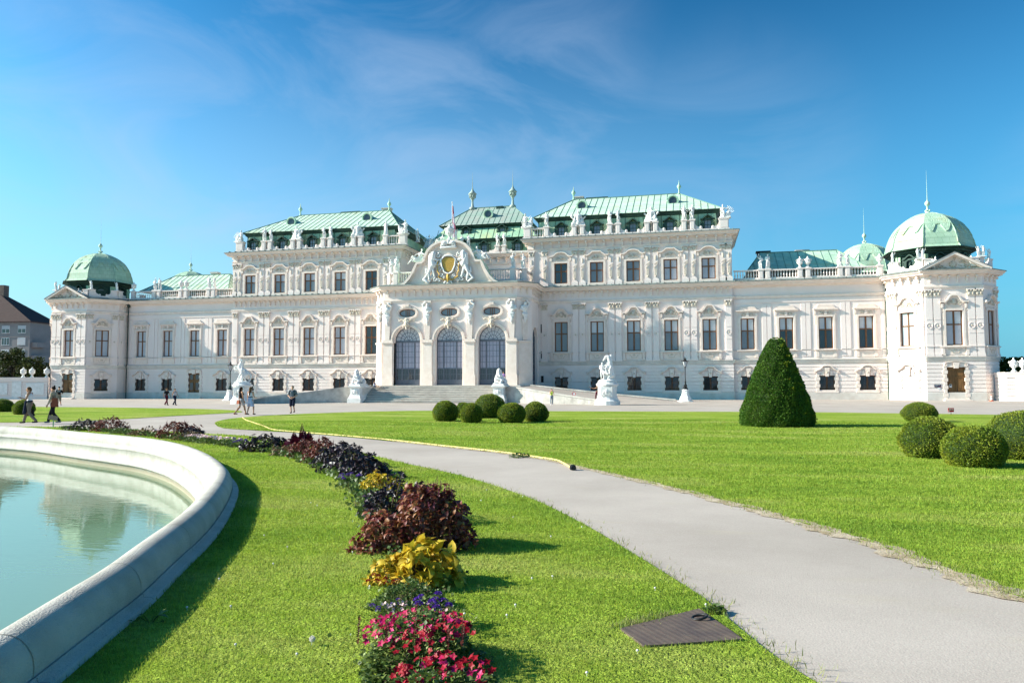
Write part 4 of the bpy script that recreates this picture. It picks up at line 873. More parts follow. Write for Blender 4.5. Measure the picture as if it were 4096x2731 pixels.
for x in (-3.3, 3.4):
    m = MB(); m.T = Matrix.Translation((x, 16, 30.45)); m.lathe([(.55, -.3), (.5, .15), (.24, .3), (.17, .9), (.16, 1.3), (.3, 1.5), (.42, 1.75), (.5, 2.1), (.56, 2.3), (.72, 2.35), (.5, 2.6), (.25, 2.9), (.12, 3.2), (.06, 3.5), (.035, 4.5), (.005, 6.0)], seg=10)
    for k in range(10): a = R(36*k); m.ell((.5*math.cos(a), .5*math.sin(a), 2.0), .09, .09, .28, seg=5)
    m.build('finial', 'copper_grey', pal, smooth=True)
m = MB(); m.box(-.1+.9, 1.9, 15.4, 15.9, 30.0, 30.5); m.build('roof_hatch', 'copper_dark', pal)
# ================================================================== centre pavilion (part of the palace)
FY = -6.5; FZ = 1.88; AR = 1.83; SPR = 7.78
def pav_face(m, x0, x1, z0, z1, arches, ovals, y0=0.0, depth=.9):
    """wall face in the xz plane with arched openings and oval windows cut out"""
    n = 20
    xs = [x0]
    for cx, r in arches: xs += [cx-r, cx+r]
    xs.append(x1)
    for i in range(0, len(xs), 2): m.add([(xs[i], y0, z0), (xs[i+1], y0, z0), (xs[i+1], y0, SPR), (xs[i], y0, SPR)], [(0, 1, 2, 3)])
    for cx, r in arches:
        for e in (-1, 1): m.add([(cx+e*r, y0, z0), (cx+e*r, y0+depth, z0), (cx+e*r, y0+depth, SPR), (cx+e*r, y0, SPR)], [(0, 1, 2, 3) if e < 0 else (3, 2, 1, 0)])
        A = arc(cx, SPR, r, 180, 0, n)
        for i in range(n):
            a, b = A[i], A[i+1]; m.add([(a[0], y0, a[1]), (b[0], y0, b[1]), (b[0], y0+depth, b[1]), (a[0], y0+depth, a[1])], [(0, 1, 2, 3)])
            m.add([(a[0], y0, a[1]), (b[0], y0, b[1]), (b[0], y0, SPR+r+.01), (a[0], y0, SPR+r+.01)], [(0, 1, 2, 3)])
    ztop = SPR+AR+.01
    for i in range(0, len(xs), 2): m.add([(xs[i], y0, SPR), (xs[i+1], y0, SPR), (xs[i+1], y0, ztop), (xs[i], y0, ztop)], [(0, 1, 2, 3)])
    oz0, oz1 = 10.75, 12.15; ox = [x0]
    for cx, rw, cz, rh in ovals: ox += [cx-1.35, cx+1.35]
    ox.append(x1)
    m.add([(x0, y0, ztop), (x1, y0, ztop), (x1, y0, oz0), (x0, y0, oz0)], [(0, 1, 2, 3)]); m.add([(x0, y0, oz1), (x1, y0, oz1), (x1, y0, z1), (x0, y0, z1)], [(0, 1, 2, 3)])
    for i in range(0, len(ox), 2): m.add([(ox[i], y0, oz0), (ox[i+1], y0, oz0), (ox[i+1], y0, oz1), (ox[i], y0, oz1)], [(0, 1, 2, 3)])
    for cx, rw, cz, rh in ovals:
        E = [(cx+rw*math.copysign(abs(math.cos(R(t)))**.8, math.cos(R(t))), cz+rh*math.copysign(abs(math.sin(R(t)))**.8, math.sin(R(t)))) for t in range(0, 360, 12)]
        B = []
        for x, z in E:
            dx, dz = x-cx, z-cz; k = min(1.35/max(1e-6, abs(dx)), ((oz1-oz0)/2)/max(1e-6, abs(dz))); B.append((cx+dx*k, (oz0+oz1)/2+dz*k))
        nn = len(E)
        for i in range(nn):
            j = (i+1) % nn; m.add([(E[i][0], y0, E[i][1]), (E[j][0], y0, E[j][1]), (B[j][0], y0, B[j][1]), (B[i][0], y0, B[i][1])], [(0, 3, 2, 1)]); m.add([(E[i][0], y0, E[i][1]), (E[j][0], y0, E[j][1]), (E[j][0], y0+.4, E[j][1]), (E[i][0], y0+.4, E[i][1])], [(0, 1, 2, 3)])
        for q in ((cx-1.35, oz0), (cx+1.35, oz0), (cx+1.35, oz1), (cx-1.35, oz1)): pass
AX = [-5.8, 0, 5.8]
m = MB(); m.T = Matrix.Translation((0, FY, 0))
pav_face(m, -9.1, 9.1, -.5, 14.6, [(x, AR) for x in AX], [(x, 1.15, 11.45, .52) for x in AX])
m.T = Matrix.Identity(4)
CH = [((9.1, -6.5), (10.7, -4.9)), ((-10.7, -4.9), (-9.1, -6.5))]
for a, b in CH: wall(m, a, b, -.5, 14.6)
for s in (-1, 1):
    a, b = ((10.7, -4.9), (10.7, 0)) if s > 0 else ((-10.7, 0), (-10.7, -4.9)); m.T = frame(a, b); L5 = 4.9; c = 2.3; r = 1.55; T0 = m.T
    n = 16; m.add([(0, 0, -.5), (c-r, 0, -.5), (c-r, 0, 8.0), (0, 0, 8.0), (c+r, 0, -.5), (L5, 0, -.5), (L5, 0, 8.0), (c+r, 0, 8.0)], [(0, 1, 2, 3), (4, 5, 6, 7)])
    A = arc(c, 8.0, r, 180, 0, n)
    for i in range(n):
        p, q = A[i], A[i+1]; m.add([(p[0], 0, p[1]), (q[0], 0, q[1]), (q[0], .6, q[1]), (p[0], .6, p[1])], [(0, 1, 2, 3)]); m.add([(p[0], 0, p[1]), (q[0], 0, q[1]), (q[0], 0, 9.6), (p[0], 0, 9.6)], [(0, 1, 2, 3)])
    m.add([(0, 0, 8.0), (c-r, 0, 8), (c-r, 0, 9.6), (0, 0, 9.6), (c+r, 0, 8), (L5, 0, 8), (L5, 0, 9.6), (c+r, 0, 9.6), (0, 0, 9.6), (L5, 0, 9.6), (L5, 0, 14.6), (0, 0, 14.6)], [(0, 1, 2, 3), (4, 5, 6, 7), (8, 9, 10, 11)])
    for e in (c-r, c+r): m.add([(e, 0, -.5), (e, .6, -.5), (e, .6, 8), (e, 0, 8)], [(0, 1, 2, 3)])
    m.T = Matrix.Identity(4)
m.build('pavilion_wall', 'plaster', pal)
m = MB(); m.box(-10.6, 10.6, -5.3, 0.2, 14.7, 15.05); m.build('roof_deck', 'flashing', pal)
# piers, imposts, archivolts
m = MB(); m.T = Matrix.Translation((0, FY, 0))
def pier(m, x, w_, d=.0):
    m.box(x-w_-.12, x+w_+.12, -.32, .9, -.5, 3.2); m.box(x-w_-.05, x+w_+.05, -.26, .9, 3.2, 3.35); m.box(x-w_, x+w_, -.2, .88, 3.35, 7.35); m.box(x-w_-.1, x+w_+.1, -.3, .9, 7.35, 7.5); m.box(x-w_-.16, x+w_+.16, -.36, .92, 7.5, 7.62); m.box(x-w_-.05, x+w_+.05, -.28, .9, 7.62, 7.9)
for x in (-2.9, 2.9): pier(m, x, .62)
for x in (-2.9, 2.9):
    for e in (-1, 1): m.box(min(x+e*.62, x+e*1.02), max(x+e*.62, x+e*1.02), -.06, .8, -.5, 7.5)
for s in (-1, 1):
    pier(m, s*8.45, .64)
    for e in (-1,): m.box(min(s*7.8, s*7.63), max(s*7.8, s*7.63), -.06, .8, -.5, 7.5)
for x in AX: m.ribbon(arc(x, SPR, AR+.42, 180, 0, 24), .22, -.22, 0); m.ribbon(arc(x, SPR, AR+.18, 180, 0, 24), .14, -.12, 0)
for x in AX:
    m.ribbon([(x+1.5*math.copysign(abs(math.cos(R(t)))**.8, math.cos(R(t))), 11.45+.82*math.copysign(abs(math.sin(R(t)))**.8, math.sin(R(t)))) for t in range(360, 0, -15)], .2, -.14, 0, closed=True)
    m.box(x-.55, x+.55, -.2, 0, 12.15, 12.42); m.box(x-.3, x+.3, -.26, 0, 12.3, 12.6)
for x in (-2.9, 2.9, -8.5, 8.5): m.prism([(x-.30, 7.9), (x-.4, 10.4), (x+.4, 10.4), (x+.30, 7.9)], -.26, 0); m.box(x-.5, x+.5, -.34, 0, 12.75, 13.0); m.box(x-.42, x+.42, -.3, 0, 10.4, 12.75)
m.box(-9.1, 9.1, -.06, 0, 13.0, 13.3)
m.T = Matrix.Identity(4)
for a, b in CH:
    T = frame(a, b); m.T = T; Lc = seglen(a, b); m.box(.1, Lc-.1, -.25, .2, -.5, 3.2); m.box(.2, Lc-.2, -.18, .2, 3.2, 7.4); m.box(.1, Lc-.1, -.3, .2, 7.4, 7.62); m.box(.3, Lc-.3, -.24, -.18, 3.6, 7.1); m.prism([(Lc/2-.3, 7.7), (Lc/2-.4, 10.4), (Lc/2+.4, 10.4), (Lc/2+.3, 7.7)], -.26, 0); m.box(Lc/2-.45, Lc/2+.45, -.3, 0, 12.75, 13.0)
m.build('pier', 'trim', pal)
# masks over the arches and atlas figures between them
for i, x in enumerate(AX):
    m = MB(); m.T = Matrix.Translation((x, FY-.28, 10.0)) @ Matrix.Scale(1.35, 4); m.ell((0, 0, 0), .26, .2, .34); m.ell((0, -.18, -.05), .06, .08, .1)
    for s in (-1, 1): m.ell((s*.2, .02, .28), .14, .14, .12); m.tube([(s*.2, 0, .3), (s*.5, 0, .42), (s*.75, .05, .3), (s*.85, .08, .45)], [.09, .08, .07, .05], 6); m.tube([(s*.22, 0, -.1), (s*.36, 0, -.35), (s*.2, 0, -.5)], [.1, .09, .05], 6)
    m.ell((0, 0, .42), .2, .14, .16); m.ell((0, -.02, -.4), .12, .1, .2); m.blob('mask', 'relief', pal, .045, 2)
def atlas(m, v):      # muscular half-figure bent under the entablature
    m.ell((0, 0, .9), .30, .24, .42); m.ell((0, -.08, 1.35), .42, .28, .34); m.ell((.05*v, -.22, 1.78), .16, .18, .2); m.cap((0, 0, 1.5), (.03*v, -.15, 1.7), .13, .12)
    m.cap((-.38, -.05, 1.45), (-.52, -.12, 1.85 if v > 0 else 1.1), .15, .12); m.cap((-.52, -.12, 1.85 if v > 0 else 1.1), (-.15 if v > 0 else -.2, -.2, 2.15 if v > 0 else .95), .11, .08)
    m.cap((.38, -.05, 1.45), (.5, -.15, 1.15 if v > 0 else 1.8), .15, .12); m.cap((.5, -.15, 1.15 if v > 0 else 1.8), (.12, -.25, 1.0 if v > 0 else 2.1), .11, .08)
    m.cap((-.2, -.1, .65), (.1, -.12, .1), .2, .14); m.cap((.2, -.1, .6), (-.05, -.1, -.2), .18, .1); m.cap((0, -.1, .3), (0, -.05, -.45), .2, .06); m.ell((0, -.1, .6), .36, .2, .16)
    m.cap((-.3, 0, 2.15), (.3, 0, 2.15), .12, .12)
for i, (x, y, rz) in enumerate([(-8.5, FY-.2, 0), (-2.9, FY-.2, 0), (2.9, FY-.2, 0), (8.5, FY-.2, 0), (9.98, -5.78, R(45)), (-9.98, -5.78, R(-45))]):
    m = MB(); atlas(m, 1 if i % 2 else -1); o = m.blob('atlas_figure', 'white', pal, .06, 2); o.location = (x, y, 10.3); o.scale = (1.18,)*3; o.rotation_euler = (0, 0, rz)
# glazed doors in the arches
for i, x in enumerate(AX):
    m = MB(); y = FY+.55
    a = AR
    m.box(x-a, x-a+.14, y, y+.16, FZ, SPR); m.box(x+a-.14, x+a, y, y+.16, FZ, SPR); m.box(x-a+.14, x+a-.14, y-.03, y+.15, SPR-.22, SPR+.04)
    m.box(x-a+.14, x+a-.14, y+.02, y+.12, FZ, FZ+.75); m.box(x-a+.14, x+a-.14, y, y+.14, FZ+2.15, FZ+2.27)
    for xx in (-.86, .86): m.box(x+xx-.06, x+xx+.06, y+.01, y+.14, FZ+.75, SPR-.22)
    m.box(x-.05, x+.05, y, y+.15, FZ, FZ+2.15)
    for k in range(-7, 8):
        xx = k*.24
        if abs(xx) < a-.1: m.box(x+xx-.012 if k % 2 else x+xx-.022, x+xx+.012 if k % 2 else x+xx+.022, y+.05, y+.1, FZ+.75, SPR-.22 if not k % 2 else FZ+2.15)
    for z in [FZ+1.45]+[FZ+2.27+.73*k for k in range(1, 5)]: m.box(x-a+.14, x+a-.14, y+.045, y+.105, z-.022, z+.022)
    for s in (-1, 1): m.box(x+s*.43-.25, x+s*.43+.25, y-.02, y+.02, FZ+.18, FZ+.58)
    m.ribbon(arc(x, SPR, a, 180, 0, 24), .12, y, y+.15); m.ribbon(arc(x, SPR, a*.62, 180, 0, 20), .05, y+.03, y+.11); m.ribbon(arc(x, SPR, a*.34, 180, 0, 16), .05, y+.03, y+.11)
    for k in range(1, 9):
        an = R(20*k); r0 = .08 if k % 2 == 0 else a*.34; m.ribbon([(x+r0*math.cos(an), SPR+r0*math.sin(an)), (x+a*math.cos(an), SPR+a*math.sin(an))], .045, y+.04, y+.1)
    d = m.build('glazed_door', 'greyframe', pal)
    m = MB(); m.mi = 0; m.box(x-a+.1, x+a-.1, y+.07, y+.09, FZ+2.2, SPR-.1); m.mi = 1; m.box(x-a+.1, x+a-.1, y+.07, y+.09, FZ+.7, FZ+2.2); m.mi = 2; m.prism(arc(x, SPR, a-.1, 180, 0, 20), y+.07, y+.09); m.mi = 1
    m.build('pane', ['lilac', 'dark_glass', 'blind'], d)
    m = MB(); m.box(x-1.3, x-1.18, y, y+.12, 10.7, 12.2); 
    m = MB(); E = [(x+1.17*math.cos(R(t)), 11.45+.55*math.sin(R(t))) for t in range(360, 0, -20)]; m.ribbon(E, .1, FY+.2, FY+.3, closed=True); m.box(x-.05, x+.05, FY+.2, FY+.3, 10.95, 11.95); m.box(x-.08+.3, x+.3, FY+.22, FY+.28, 10.98, 11.92); m.box(x-.3, x-.22, FY+.22, FY+.28, 10.98, 11.92)
    o = m.build('oval_window', 'wood', pal); m = MB(); m.prism([(x+1.12*math.cos(R(t)), 11.45+.52*math.sin(R(t))) for t in range(0, 360, 20)], FY+.26, FY+.29); m.build('pane', 'grey_glass', o)
for s in (-1, 1):      # side arches
    a, b = ((10.7, -4.9), (10.7, 0)) if s > 0 else ((-10.7, 0), (-10.7, -4.9)); m = MB(); m.T = frame(a, b); c = 2.3
    for k in range(-5, 6): m.box(c+k*.3-.02, c+k*.3+.02, .35, .4, 2.5, 8+math.sqrt(max(0, 1.55**2-(k*.3)**2)))
    for k in range(9): m.box(c-1.55, c+1.55, .34, .41, 2.5+k*.73-.025, 2.5+k*.73+.025)
    m.box(c-1.55, c+1.55, .3, .45, 1.8, 2.5); d = m.build('glazed_door', 'greyframe', pal); m = MB(); m.T = frame(a, b); m.box(c-1.5, c+1.5, .42, .45, 2, 8.0); m.prism(arc(c, 8, 1.5, 180, 0, 16), .42, .45); m.build('pane', 'dark_glass', d)
# gable
HX = [(7.5, 15.02), (6.9, 15.12), (6.2, 15.5), (5.6, 16.1), (5.1, 16.9), (4.75, 17.65), (4.45, 18.15), (3.75, 18.2), (3.6, 18.35), (3.4, 19.0), (3.0, 19.75), (2.4, 20.35), (1.6, 20.75), (.8, 20.92), (0, 20.95)]
OUT = HX + [(-x, z) for x, z in HX[-2::-1]]
m = MB(); m.prism([(x, z-.1) for x, z in OUT], FY-.05, FY+.6); m.ribbon(OUT[::-1], .30, FY-.4, FY+.55); m.ribbon([(x*.965, z-.32) for x, z in OUT][::-1], .1, FY-.26, FY)
m.ribbon([(x*.80, 15.2+(z-15.2)*.86) for x, z in OUT[4:-4]][::-1], .07, FY-.12, FY-.04); m.mi = 1; m.box(-6.2, 6.2, FY-.6, FY-.05, 15.05, 15.14)
m.build('gable', ['trim', 'flashing'], pal)
m = MB(); m.prism([(x*.93, z+.02) for x, z in OUT], FY+.6, FY+3.6); m.ribbon([(x*1.0, z+.03) for x, z in OUT][::-1], .06, FY-.35, FY+.62); m.build('gable_roof', 'copper_patch', pal)
# coat of arms
CS = Matrix.Translation((0, 0, 17.6)) @ Matrix.Scale(1.14, 4) @ Matrix.Translation((0, 0, -17.6))
coa = MB(); coa.T = Matrix.Translation((0, FY-.15, 0)) @ CS
def q(x, z): return x*.0203, 15+(785-z)*.0203
coa.mi = 0
coa.prism([q(x*.9, 654+(z-654)*.9) for x, z in ((-42, 625), (-20, 608), (20, 608), (42, 622), (36, 660), (22, 690), (0, 700), (-22, 690), (-36, 660))], -.18, 0.1)
sh = coa.build('coat_of_arms', 'gold', pal)
m = MB(); m.T = Matrix.Translation((0, FY-.2, 0)) @ CS
m.ribbon([q(x, z) for x, z in ((-48, 625), (-22, 600), (22, 600), (48, 622), (42, 664), (26, 698), (0, 712), (-26, 698), (-42, 664))][::-1], -.16, -.22, .1, closed=True)
x, z = q(0, 560); 
for k in range(-4, 5): m.ell((k*.2, -.1, z+.35+.06*(4-abs(k))), .14, .2, .18, seg=7)
m.cap((-.85, -.1, z+.1), (.85, -.1, z+.1), .16, .16); m.ell((-.5, -.12, z+.62), .36, .25, .22); m.ell((.5, -.12, z+.62), .36, .25, .22); m.ell((0, -.15, z+.78), .12, .12, .2)
for s in (-1, 1):
    for cx, cz, rr in ((62, 640, .34), (58, 680, .3), (38, 725, .36), (80, 735, .3), (122, 740, .34), (62, 600, .28), (100, 720, .2)):
        X, Z = q(s*cx, cz); scroll(m, X, Z, rr, -.1, .09, 1.3, s, 90)
    for p, q_, r1, r2 in (((90, 655), (100, 625), .28, .22), ((92, 620), (88, 590), .24, .24), ((100, 660), (118, 700), .26, .14), ((118, 700), (112, 735), .13, .1), ((84, 640), (62, 655), .13, .09), ((118, 700), (146, 735), .12, .1), ((146, 735), (120, 752), .12, .1), ((104, 600), (110, 650), .2, .16), ((84, 620), (60, 628), .12, .09), ((120, 690), (135, 700), .08, .06), ((135, 700), (130, 675), .06, .08), ((95, 670), (80, 720), .15, .1)):
        a_ = q(s*p[0], p[1]); b_ = q(s*q_[0], q_[1]); m.cap((a_[0], -.12, a_[1]), (b_[0], -.12, b_[1]), r1*1.25, r2*1.3)
    for k in range(9): X, Z = q(s*(92+12*math.cos(k*.7)), 600+14*math.sin(k*.7)); m.ell((X, -.22, Z), .11, .1, .13, seg=6)
X, Z = q(0, 755)
for s in (-1, 1): scroll(m, s*.3, Z, .3, -.14, .1, 1.2, s, 90); scroll(m, s*1.1, q(0, 740)[1], .24, -.1, .08, 1.2, -s, 90)
o = m.build('carved_supporters', 'white', sh, smooth=True)
m = MB(); m.T = Matrix.Translation((0, FY-.4, 0)) @ CS
for s in (-1, 1):
    P_ = [q(s*xx, zz) for xx, zz in ((58, 632), (66, 650), (60, 668), (64, 690), (52, 708), (58, 722), (36, 735), (20, 742), (0, 738))]; m.tube([(a_, -.02*(i % 2), b_) for i, (a_, b_) in enumerate(P_)], [.06, .09, .05, .09, .05, .09, .07, .08, .1], 6)
X, Z = q(0, 715); m.cap((0, -.05, Z), (0, -.05, Z-.75), .16, .07); m.cap((-.1, -.08, Z-.1), (-.2, -.05, Z-.6), .08, .04); m.cap((.1, -.08, Z-.1), (.2, -.05, Z-.6), .08, .04); m.build('gilded_chain', 'gold', sh, smooth=True)
# terrace balustrades behind the gable
for s in (-1, 1):
    m = MB(); P_ = [(s*4.2, -4.6), (s*8.0, -4.6), (s*9.0, -4.2), (s*9.6, -3.4), (s*9.6, .1)]
    if s < 0: P_ = P_[::-1]
    for i in range(4): balustrade(m, P_[i], P_[i+1], 15.45, 17.25, .35, .17, .36, .34)
    pedestal(m, s*8.15, -4.5, 15.1, 17.25, .8, .8); pedestal(m, s*9.35, -3.6, 15.1, 17.25, .75, .75, R(45)*s)
    m.build('balustrade', 'plaster', pal)
for s in (-1, 1):      # balustrades on the wings
    P_ = [36.3, 39.3, 40.9, 44.1, 45.7, 48.85, 50.4, 53.6]
    m = MB()
    for i in range(0, 8, 2):
        xa, xb = P_[i], P_[i+1]; a, b = ((xa, .4), (xb, .4)) if s > 0 else ((-xb, .4), (-xa, .4)); balustrade(m, a, b, 15.12, 16.6, .45, .15, .34, .3)
    for xa in (39.67, 40.52, 44.44, 45.38, 49.2, 50.05): pedestal(m, s*xa, .55, 15.12, 16.66, .72, .62)
    pedestal(m, s*53.8, .5, 15.1, 16.66, .7, .62)
    m.build('balustrade', 'plaster', pal)
# doors
def door(x, y, rz, wd, h, glass, label=None, notice=False):
    m = MB(); a = wd/2; m.mi = 0; m.box(-a, a, .2, .3, 0, h)
    for s in (-1, 1):
        x0, x1 = sorted((s*.05, s*(a-.06)))
        for z0, z1 in ((.12, .9), (1.0, h-1.25), (h-1.1, h-.12)): m.box(x0+.08, x1-.08, .17, .2, z0, z1); m.box(x0+.18, x1-.18, .14, .17, z0+.1, z1-.1)
    m.box(-.06, .06, .13, .2, 0, h-1.2); m.box(-a, a, .12, .2, h-1.24, h-1.12)
    m.mi = 1
    if glass:
        for s in (-1, 1):
            x0, x1 = sorted((s*.22, s*(a-.24))); m.box(x0, x1, .12, .139, h-.98, h-.24)
            if glass > 1: m.box(x0, x1, .12, .139, 1.25, h-1.45)
    o = m.build('door', ['door', 'dark_glass'], pal, loc=(x, y, 0)); o.rotation_euler = (0, 0, rz)
    m = MB(); m.mi = 0; quoins(m, wd, 0, h); m.prism([(-.22, h-.15), (-.36, h+.62), (.36, h+.62), (.22, h-.15)], -.2, .08)
    for s in (-1, 1): m.prism([(s*.36, h-.05), (s*.36, h+.5), (s*.9, h+.42), (s*1.28, h+.3), (s*1.28, h+.05)], -.1, 0); scroll(m, s*1.1, h+.3, .2, -.1, .05, 1.2, s)
    m.ribbon([(-1.2, h+.5), (-.6, h+.66), (.6, h+.66), (1.2, h+.5)], .1, -.2, 0); m.box(-wd/2-.45, wd/2+.45, -.7, .1, -.3, .1); m.box(-wd/2-.3, wd/2+.3, -.35, .1, .1, .19)
    m.build('surround', 'trim', o)
    m = MB(); m.box(.08, .13, .05, .09, 1.05, 1.35); m.box(.07, .14, .06, .12, 1.02, 1.08); m.ell((.1, .08, 1.5), .04, .05, .04, seg=6); m.build('handle', 'iron', o)
    if notice:
        m = MB(); m.mi = 0; m.box(-.72, -.46, .1, .115, 1.5, 1.86); m.mi = 1; m.box(-.68, -.5, .09, .1, 1.68, 1.82); m.build('notice', ['white', 'iron'], o)
    return o
door(TC[1], -4.5, 0, 1.96, 3.85, 0, notice=True); door(TC[-1], -4.5, 0, 1.96, 3.85, 1); door(-WX[1], .25, 0, 1.96, 3.85, 2)
# plaque on the right tower
M['navy'] = mat('navy_enamel', (.035, .04, .075), .4); M['redpaint'] = mat('red_paint', (.62, .01, .02), .45); M['whitepaint'] = mat('white_paint', (.8, .8, .8), .5)
m = MB(); m.mi = 0; m.box(-.35, .35, -.03, 0, 0, .34); m.mi = 1
for i in range(13): m.box(-.30+i*.042, -.30+i*.042+.028, -.036, -.03, .25, .285)
for i in range(7): m.box(-.30+i*.042, -.30+i*.042+.028, -.036, -.03, .17, .2)
m.mi = 2; m.box(.16, .3, -.036, -.03, .06, .085); o = m.build('wall_plaque', ['navy', 'whitepaint', 'redpaint'], loc=(TC[1]-1.98, -4.52, 1.52)); tag(o, 'dark blue enamel plaque left of the brown tower door', 'plaque')
m = MB(); m.box(-.14, .14, -.02, 0, 0, .14); o = m.build('notice_plate', 'whitepaint', loc=(TC[1]-1.85, -4.52, 1.32)); tag(o, 'tiny white plate under the dark blue plaque', 'plate')
# downpipes
for s in (-1, 1):
    m = MB(); x = s*54.25; m.ell((x, .0, 14.35), .3, .26, .36, seg=8); m.ell((x-.2, -.25, 14.55), .16, .14, .12, seg=6); m.ell((x+.2, -.25, 14.55), .16, .14, .12, seg=6); m.tube([(x, -.05, 14.2), (x+s*.04, .02, 13.4), (x, .0, 12.4), (x, -.0, 5.3), (x-s*.0, -.2, 4.9), (x, -.08, 4.3), (x, -.08, -.3)], .075, 7)
    for z in (11, 8.5, 6.2, 3.2, 1.5): m.lathe([(.1, 0), (.1, .06)], (x, -.04, z), 8)
    m.build('downpipe', 'darkgreen' if s < 0 else 'copper_dark', pal)
# ================================================================== stairs, ramps, garden walls
m = MB(); NS = 10; mr_ = MB()
for i in range(NS):
    z1 = -.22+(FZ+.22)*(i+1)/NS; y0 = -15.2+.40*i; m.mi = 1; m.box(-8.3, 8.3, y0+.11, -5.9 if i == NS-1 else y0+.5, z1-.22, z1-.08); m.mi = 0; m.box(-8.3, 8.3, y0, -5.9 if i == NS-1 else y0+.5, z1-.08, z1)  # risers in darker grey stone: shade under the nosings put into the colour
m.box(-10.6, 10.6, -11.2, -5.0, -.5, FZ-.005); m.box(-8.6, -8.3, -14.9, -11.2, -.5, 1.75); m.box(8.3, 8.6, -14.9, -11.2, -.5, 1.75)
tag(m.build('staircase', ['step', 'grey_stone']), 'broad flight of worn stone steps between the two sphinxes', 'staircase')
def strip_wall(m, pts, th, cap_o=.06, cap_h=.16):      # pts: (x, y, ztop)
    for i in range(len(pts)-1):
        a, b = pts[i], pts[i+1]; T0 = m.T; m.T = frame(a, b); Lx = seglen(a, b)
        def pr(x0, x1, y0, y1, za0, za1, zb0, zb1): m.add([(x0, y0, za0), (x1, y0, zb0), (x1, y1, zb0), (x0, y1, za0), (x0, y0, za1), (x1, y0, zb1), (x1, y1, zb1), (x0, y1, za1)], [(0, 3, 2, 1), (4, 5, 6, 7), (0, 1, 5, 4), (1, 2, 6, 5), (2, 3, 7, 6), (3, 0, 4, 7)])
        n = max(1, int(Lx/1.25))
        for k in range(n):
            xa, xb = Lx*k/n+.012, Lx*(k+1)/n-.012; za, zb = a[2]+(b[2]-a[2])*xa/Lx, a[2]+(b[2]-a[2])*xb/Lx; pr(xa, xb, 0, th, -.8, za-cap_h, -.8, zb-cap_h)
        pr(0, Lx, .02, th-.02, -.8, a[2]-cap_h-.01, -.8, b[2]-cap_h-.01); pr(0, Lx, -cap_o, th+cap_o, a[2]-cap_h, a[2], b[2]-cap_h, b[2]); m.T = T0
for s, nm in ((-1, 'left'), (1, 'right')):
    m = MB(); F = [(s*9.3, -14.5, 1.72), (s*10.8, -15.1, 1.7), (s*15.7, -17.0, .98), (s*21.0, -18.6, .26)]; B = [(s*10.9, -6.6, 1.95), (s*16.6, -7.6, 1.35), (s*21.6, -8.4, .82), (s*28.9, -9.5, .18)]
    strip_wall(m, F if s > 0 else F[::-1], .45); strip_wall(m, B if s > 0 else B[::-1], .4); r = m.build('ramp_wall', 'grey_stone')
    tag(r, f'weathered stone parapet walls of the carriage ramp {"descending from the right sphinx to the horse group" if s > 0 else "descending past the man with a backpack"}', 'wall')
    m = MB(); n = 24; rows = []
    for i in range(n+1):
        t = i/n; x = 8.6+(30-8.6)*t
        yf = float(np.interp(x, [8.6, 9.3, 10.8, 15.7, 21, 30], [-11.3, -14.3, -14.9, -16.8, -18.4, -17.0])); yb = float(np.interp(x, [8.6, 10.9, 16.6, 21.6, 28.9, 30], [-6.0, -6.8, -7.8, -8.6, -9.7, -9.8]))
        zf = float(np.interp(x, [8.6, 10.8, 15.7, 21, 22.4, 30], [1.86, 1.58, .82, -.02, -.27, -.3])); zb = float(np.interp(x, [8.6, 10.9, 16.6, 21.6, 28.9, 30], [1.87, 1.76, 1.15, .62, -.03, -.15]))
        rows.append(((s*x, yf, zf), (s*x, (yf+yb)/2, (zf+zb)/2+.02), (s*x, yb, zb)))
    vs = [p for r_ in rows for p in r_]; fs = [(i*3+j, i*3+3+j, i*3+4+j, i*3+1+j) for i in range(n) for j in range(2)]; fs += [(i*3+2, i*3+5, i*3+5, i*3+2) for i in range(0)]
    if s < 0: fs = [f[::-1] for f in fs]
    m.add(vs, fs); m.build('ramp', 'asphalt'); tag(bpy.data.objects[m and 'ramp'] if s < 0 else bpy.data.objects['ramp.001'], kind='structure')
# garden walls either side
m = MB(); P_ = [(-84, -9.5), (-66.2, -3.2)]
def garden_wall(P_, h, nm, lab, mt='plaster'):
    m = MB()
    for i in range(len(P_)-1): wall(m, P_[i], P_[i+1], -.6, h-.2, grooves=[.5, .9, 1.3, 1.7, 2.1, 2.5])
    sweep(m, P_, [(0, h-.62), (.05, h-.6), (.05, h-.3), (.1, h-.25), (.14, h-.05), (.14, h), (-.5, h), (-.5, -.5)])
    sweep(m, P_, [(.03, -.5), (.03, .45), (0, .48)], caps=False)
    o = m.build(nm, mt); tag(o, lab, 'wall'); return o
gl = garden_wall([(-86, -10.2), (-63.95, -5.0)], 3.25, 'garden_wall', 'pale garden wall with blank panels joining the left tower')
m = MB(); m.T = frame((-86, -10.2), (-63.95, -5.0)); LW = 22.65
for a_, b_ in ((LW-3.2, LW-.5), (LW-8.9, LW-6.0), (LW-13.6, LW-10.3)): m.box(a_, b_, -.06, 0, .6, 2.35)
m.box(LW-5.3, LW-3.9, -.08, 0, -.2, 2.6); m.build('panel', 'white', gl)
gr = garden_wall([(64.75, -3.4), (65.05, -5.84), (90, -11.5)], 3.2, 'garden_wall', 'sunlit white garden wall at the right edge beside the tower')
m = MB(); m.T = frame((65.05, -5.84), (90, -11.5)); m.box(.9, 1.9, -.07, 0, -.2, 2.6); m.box(2.6, 6.5, -.06, 0, .6, 2.35); m.build('panel', 'white', gr)
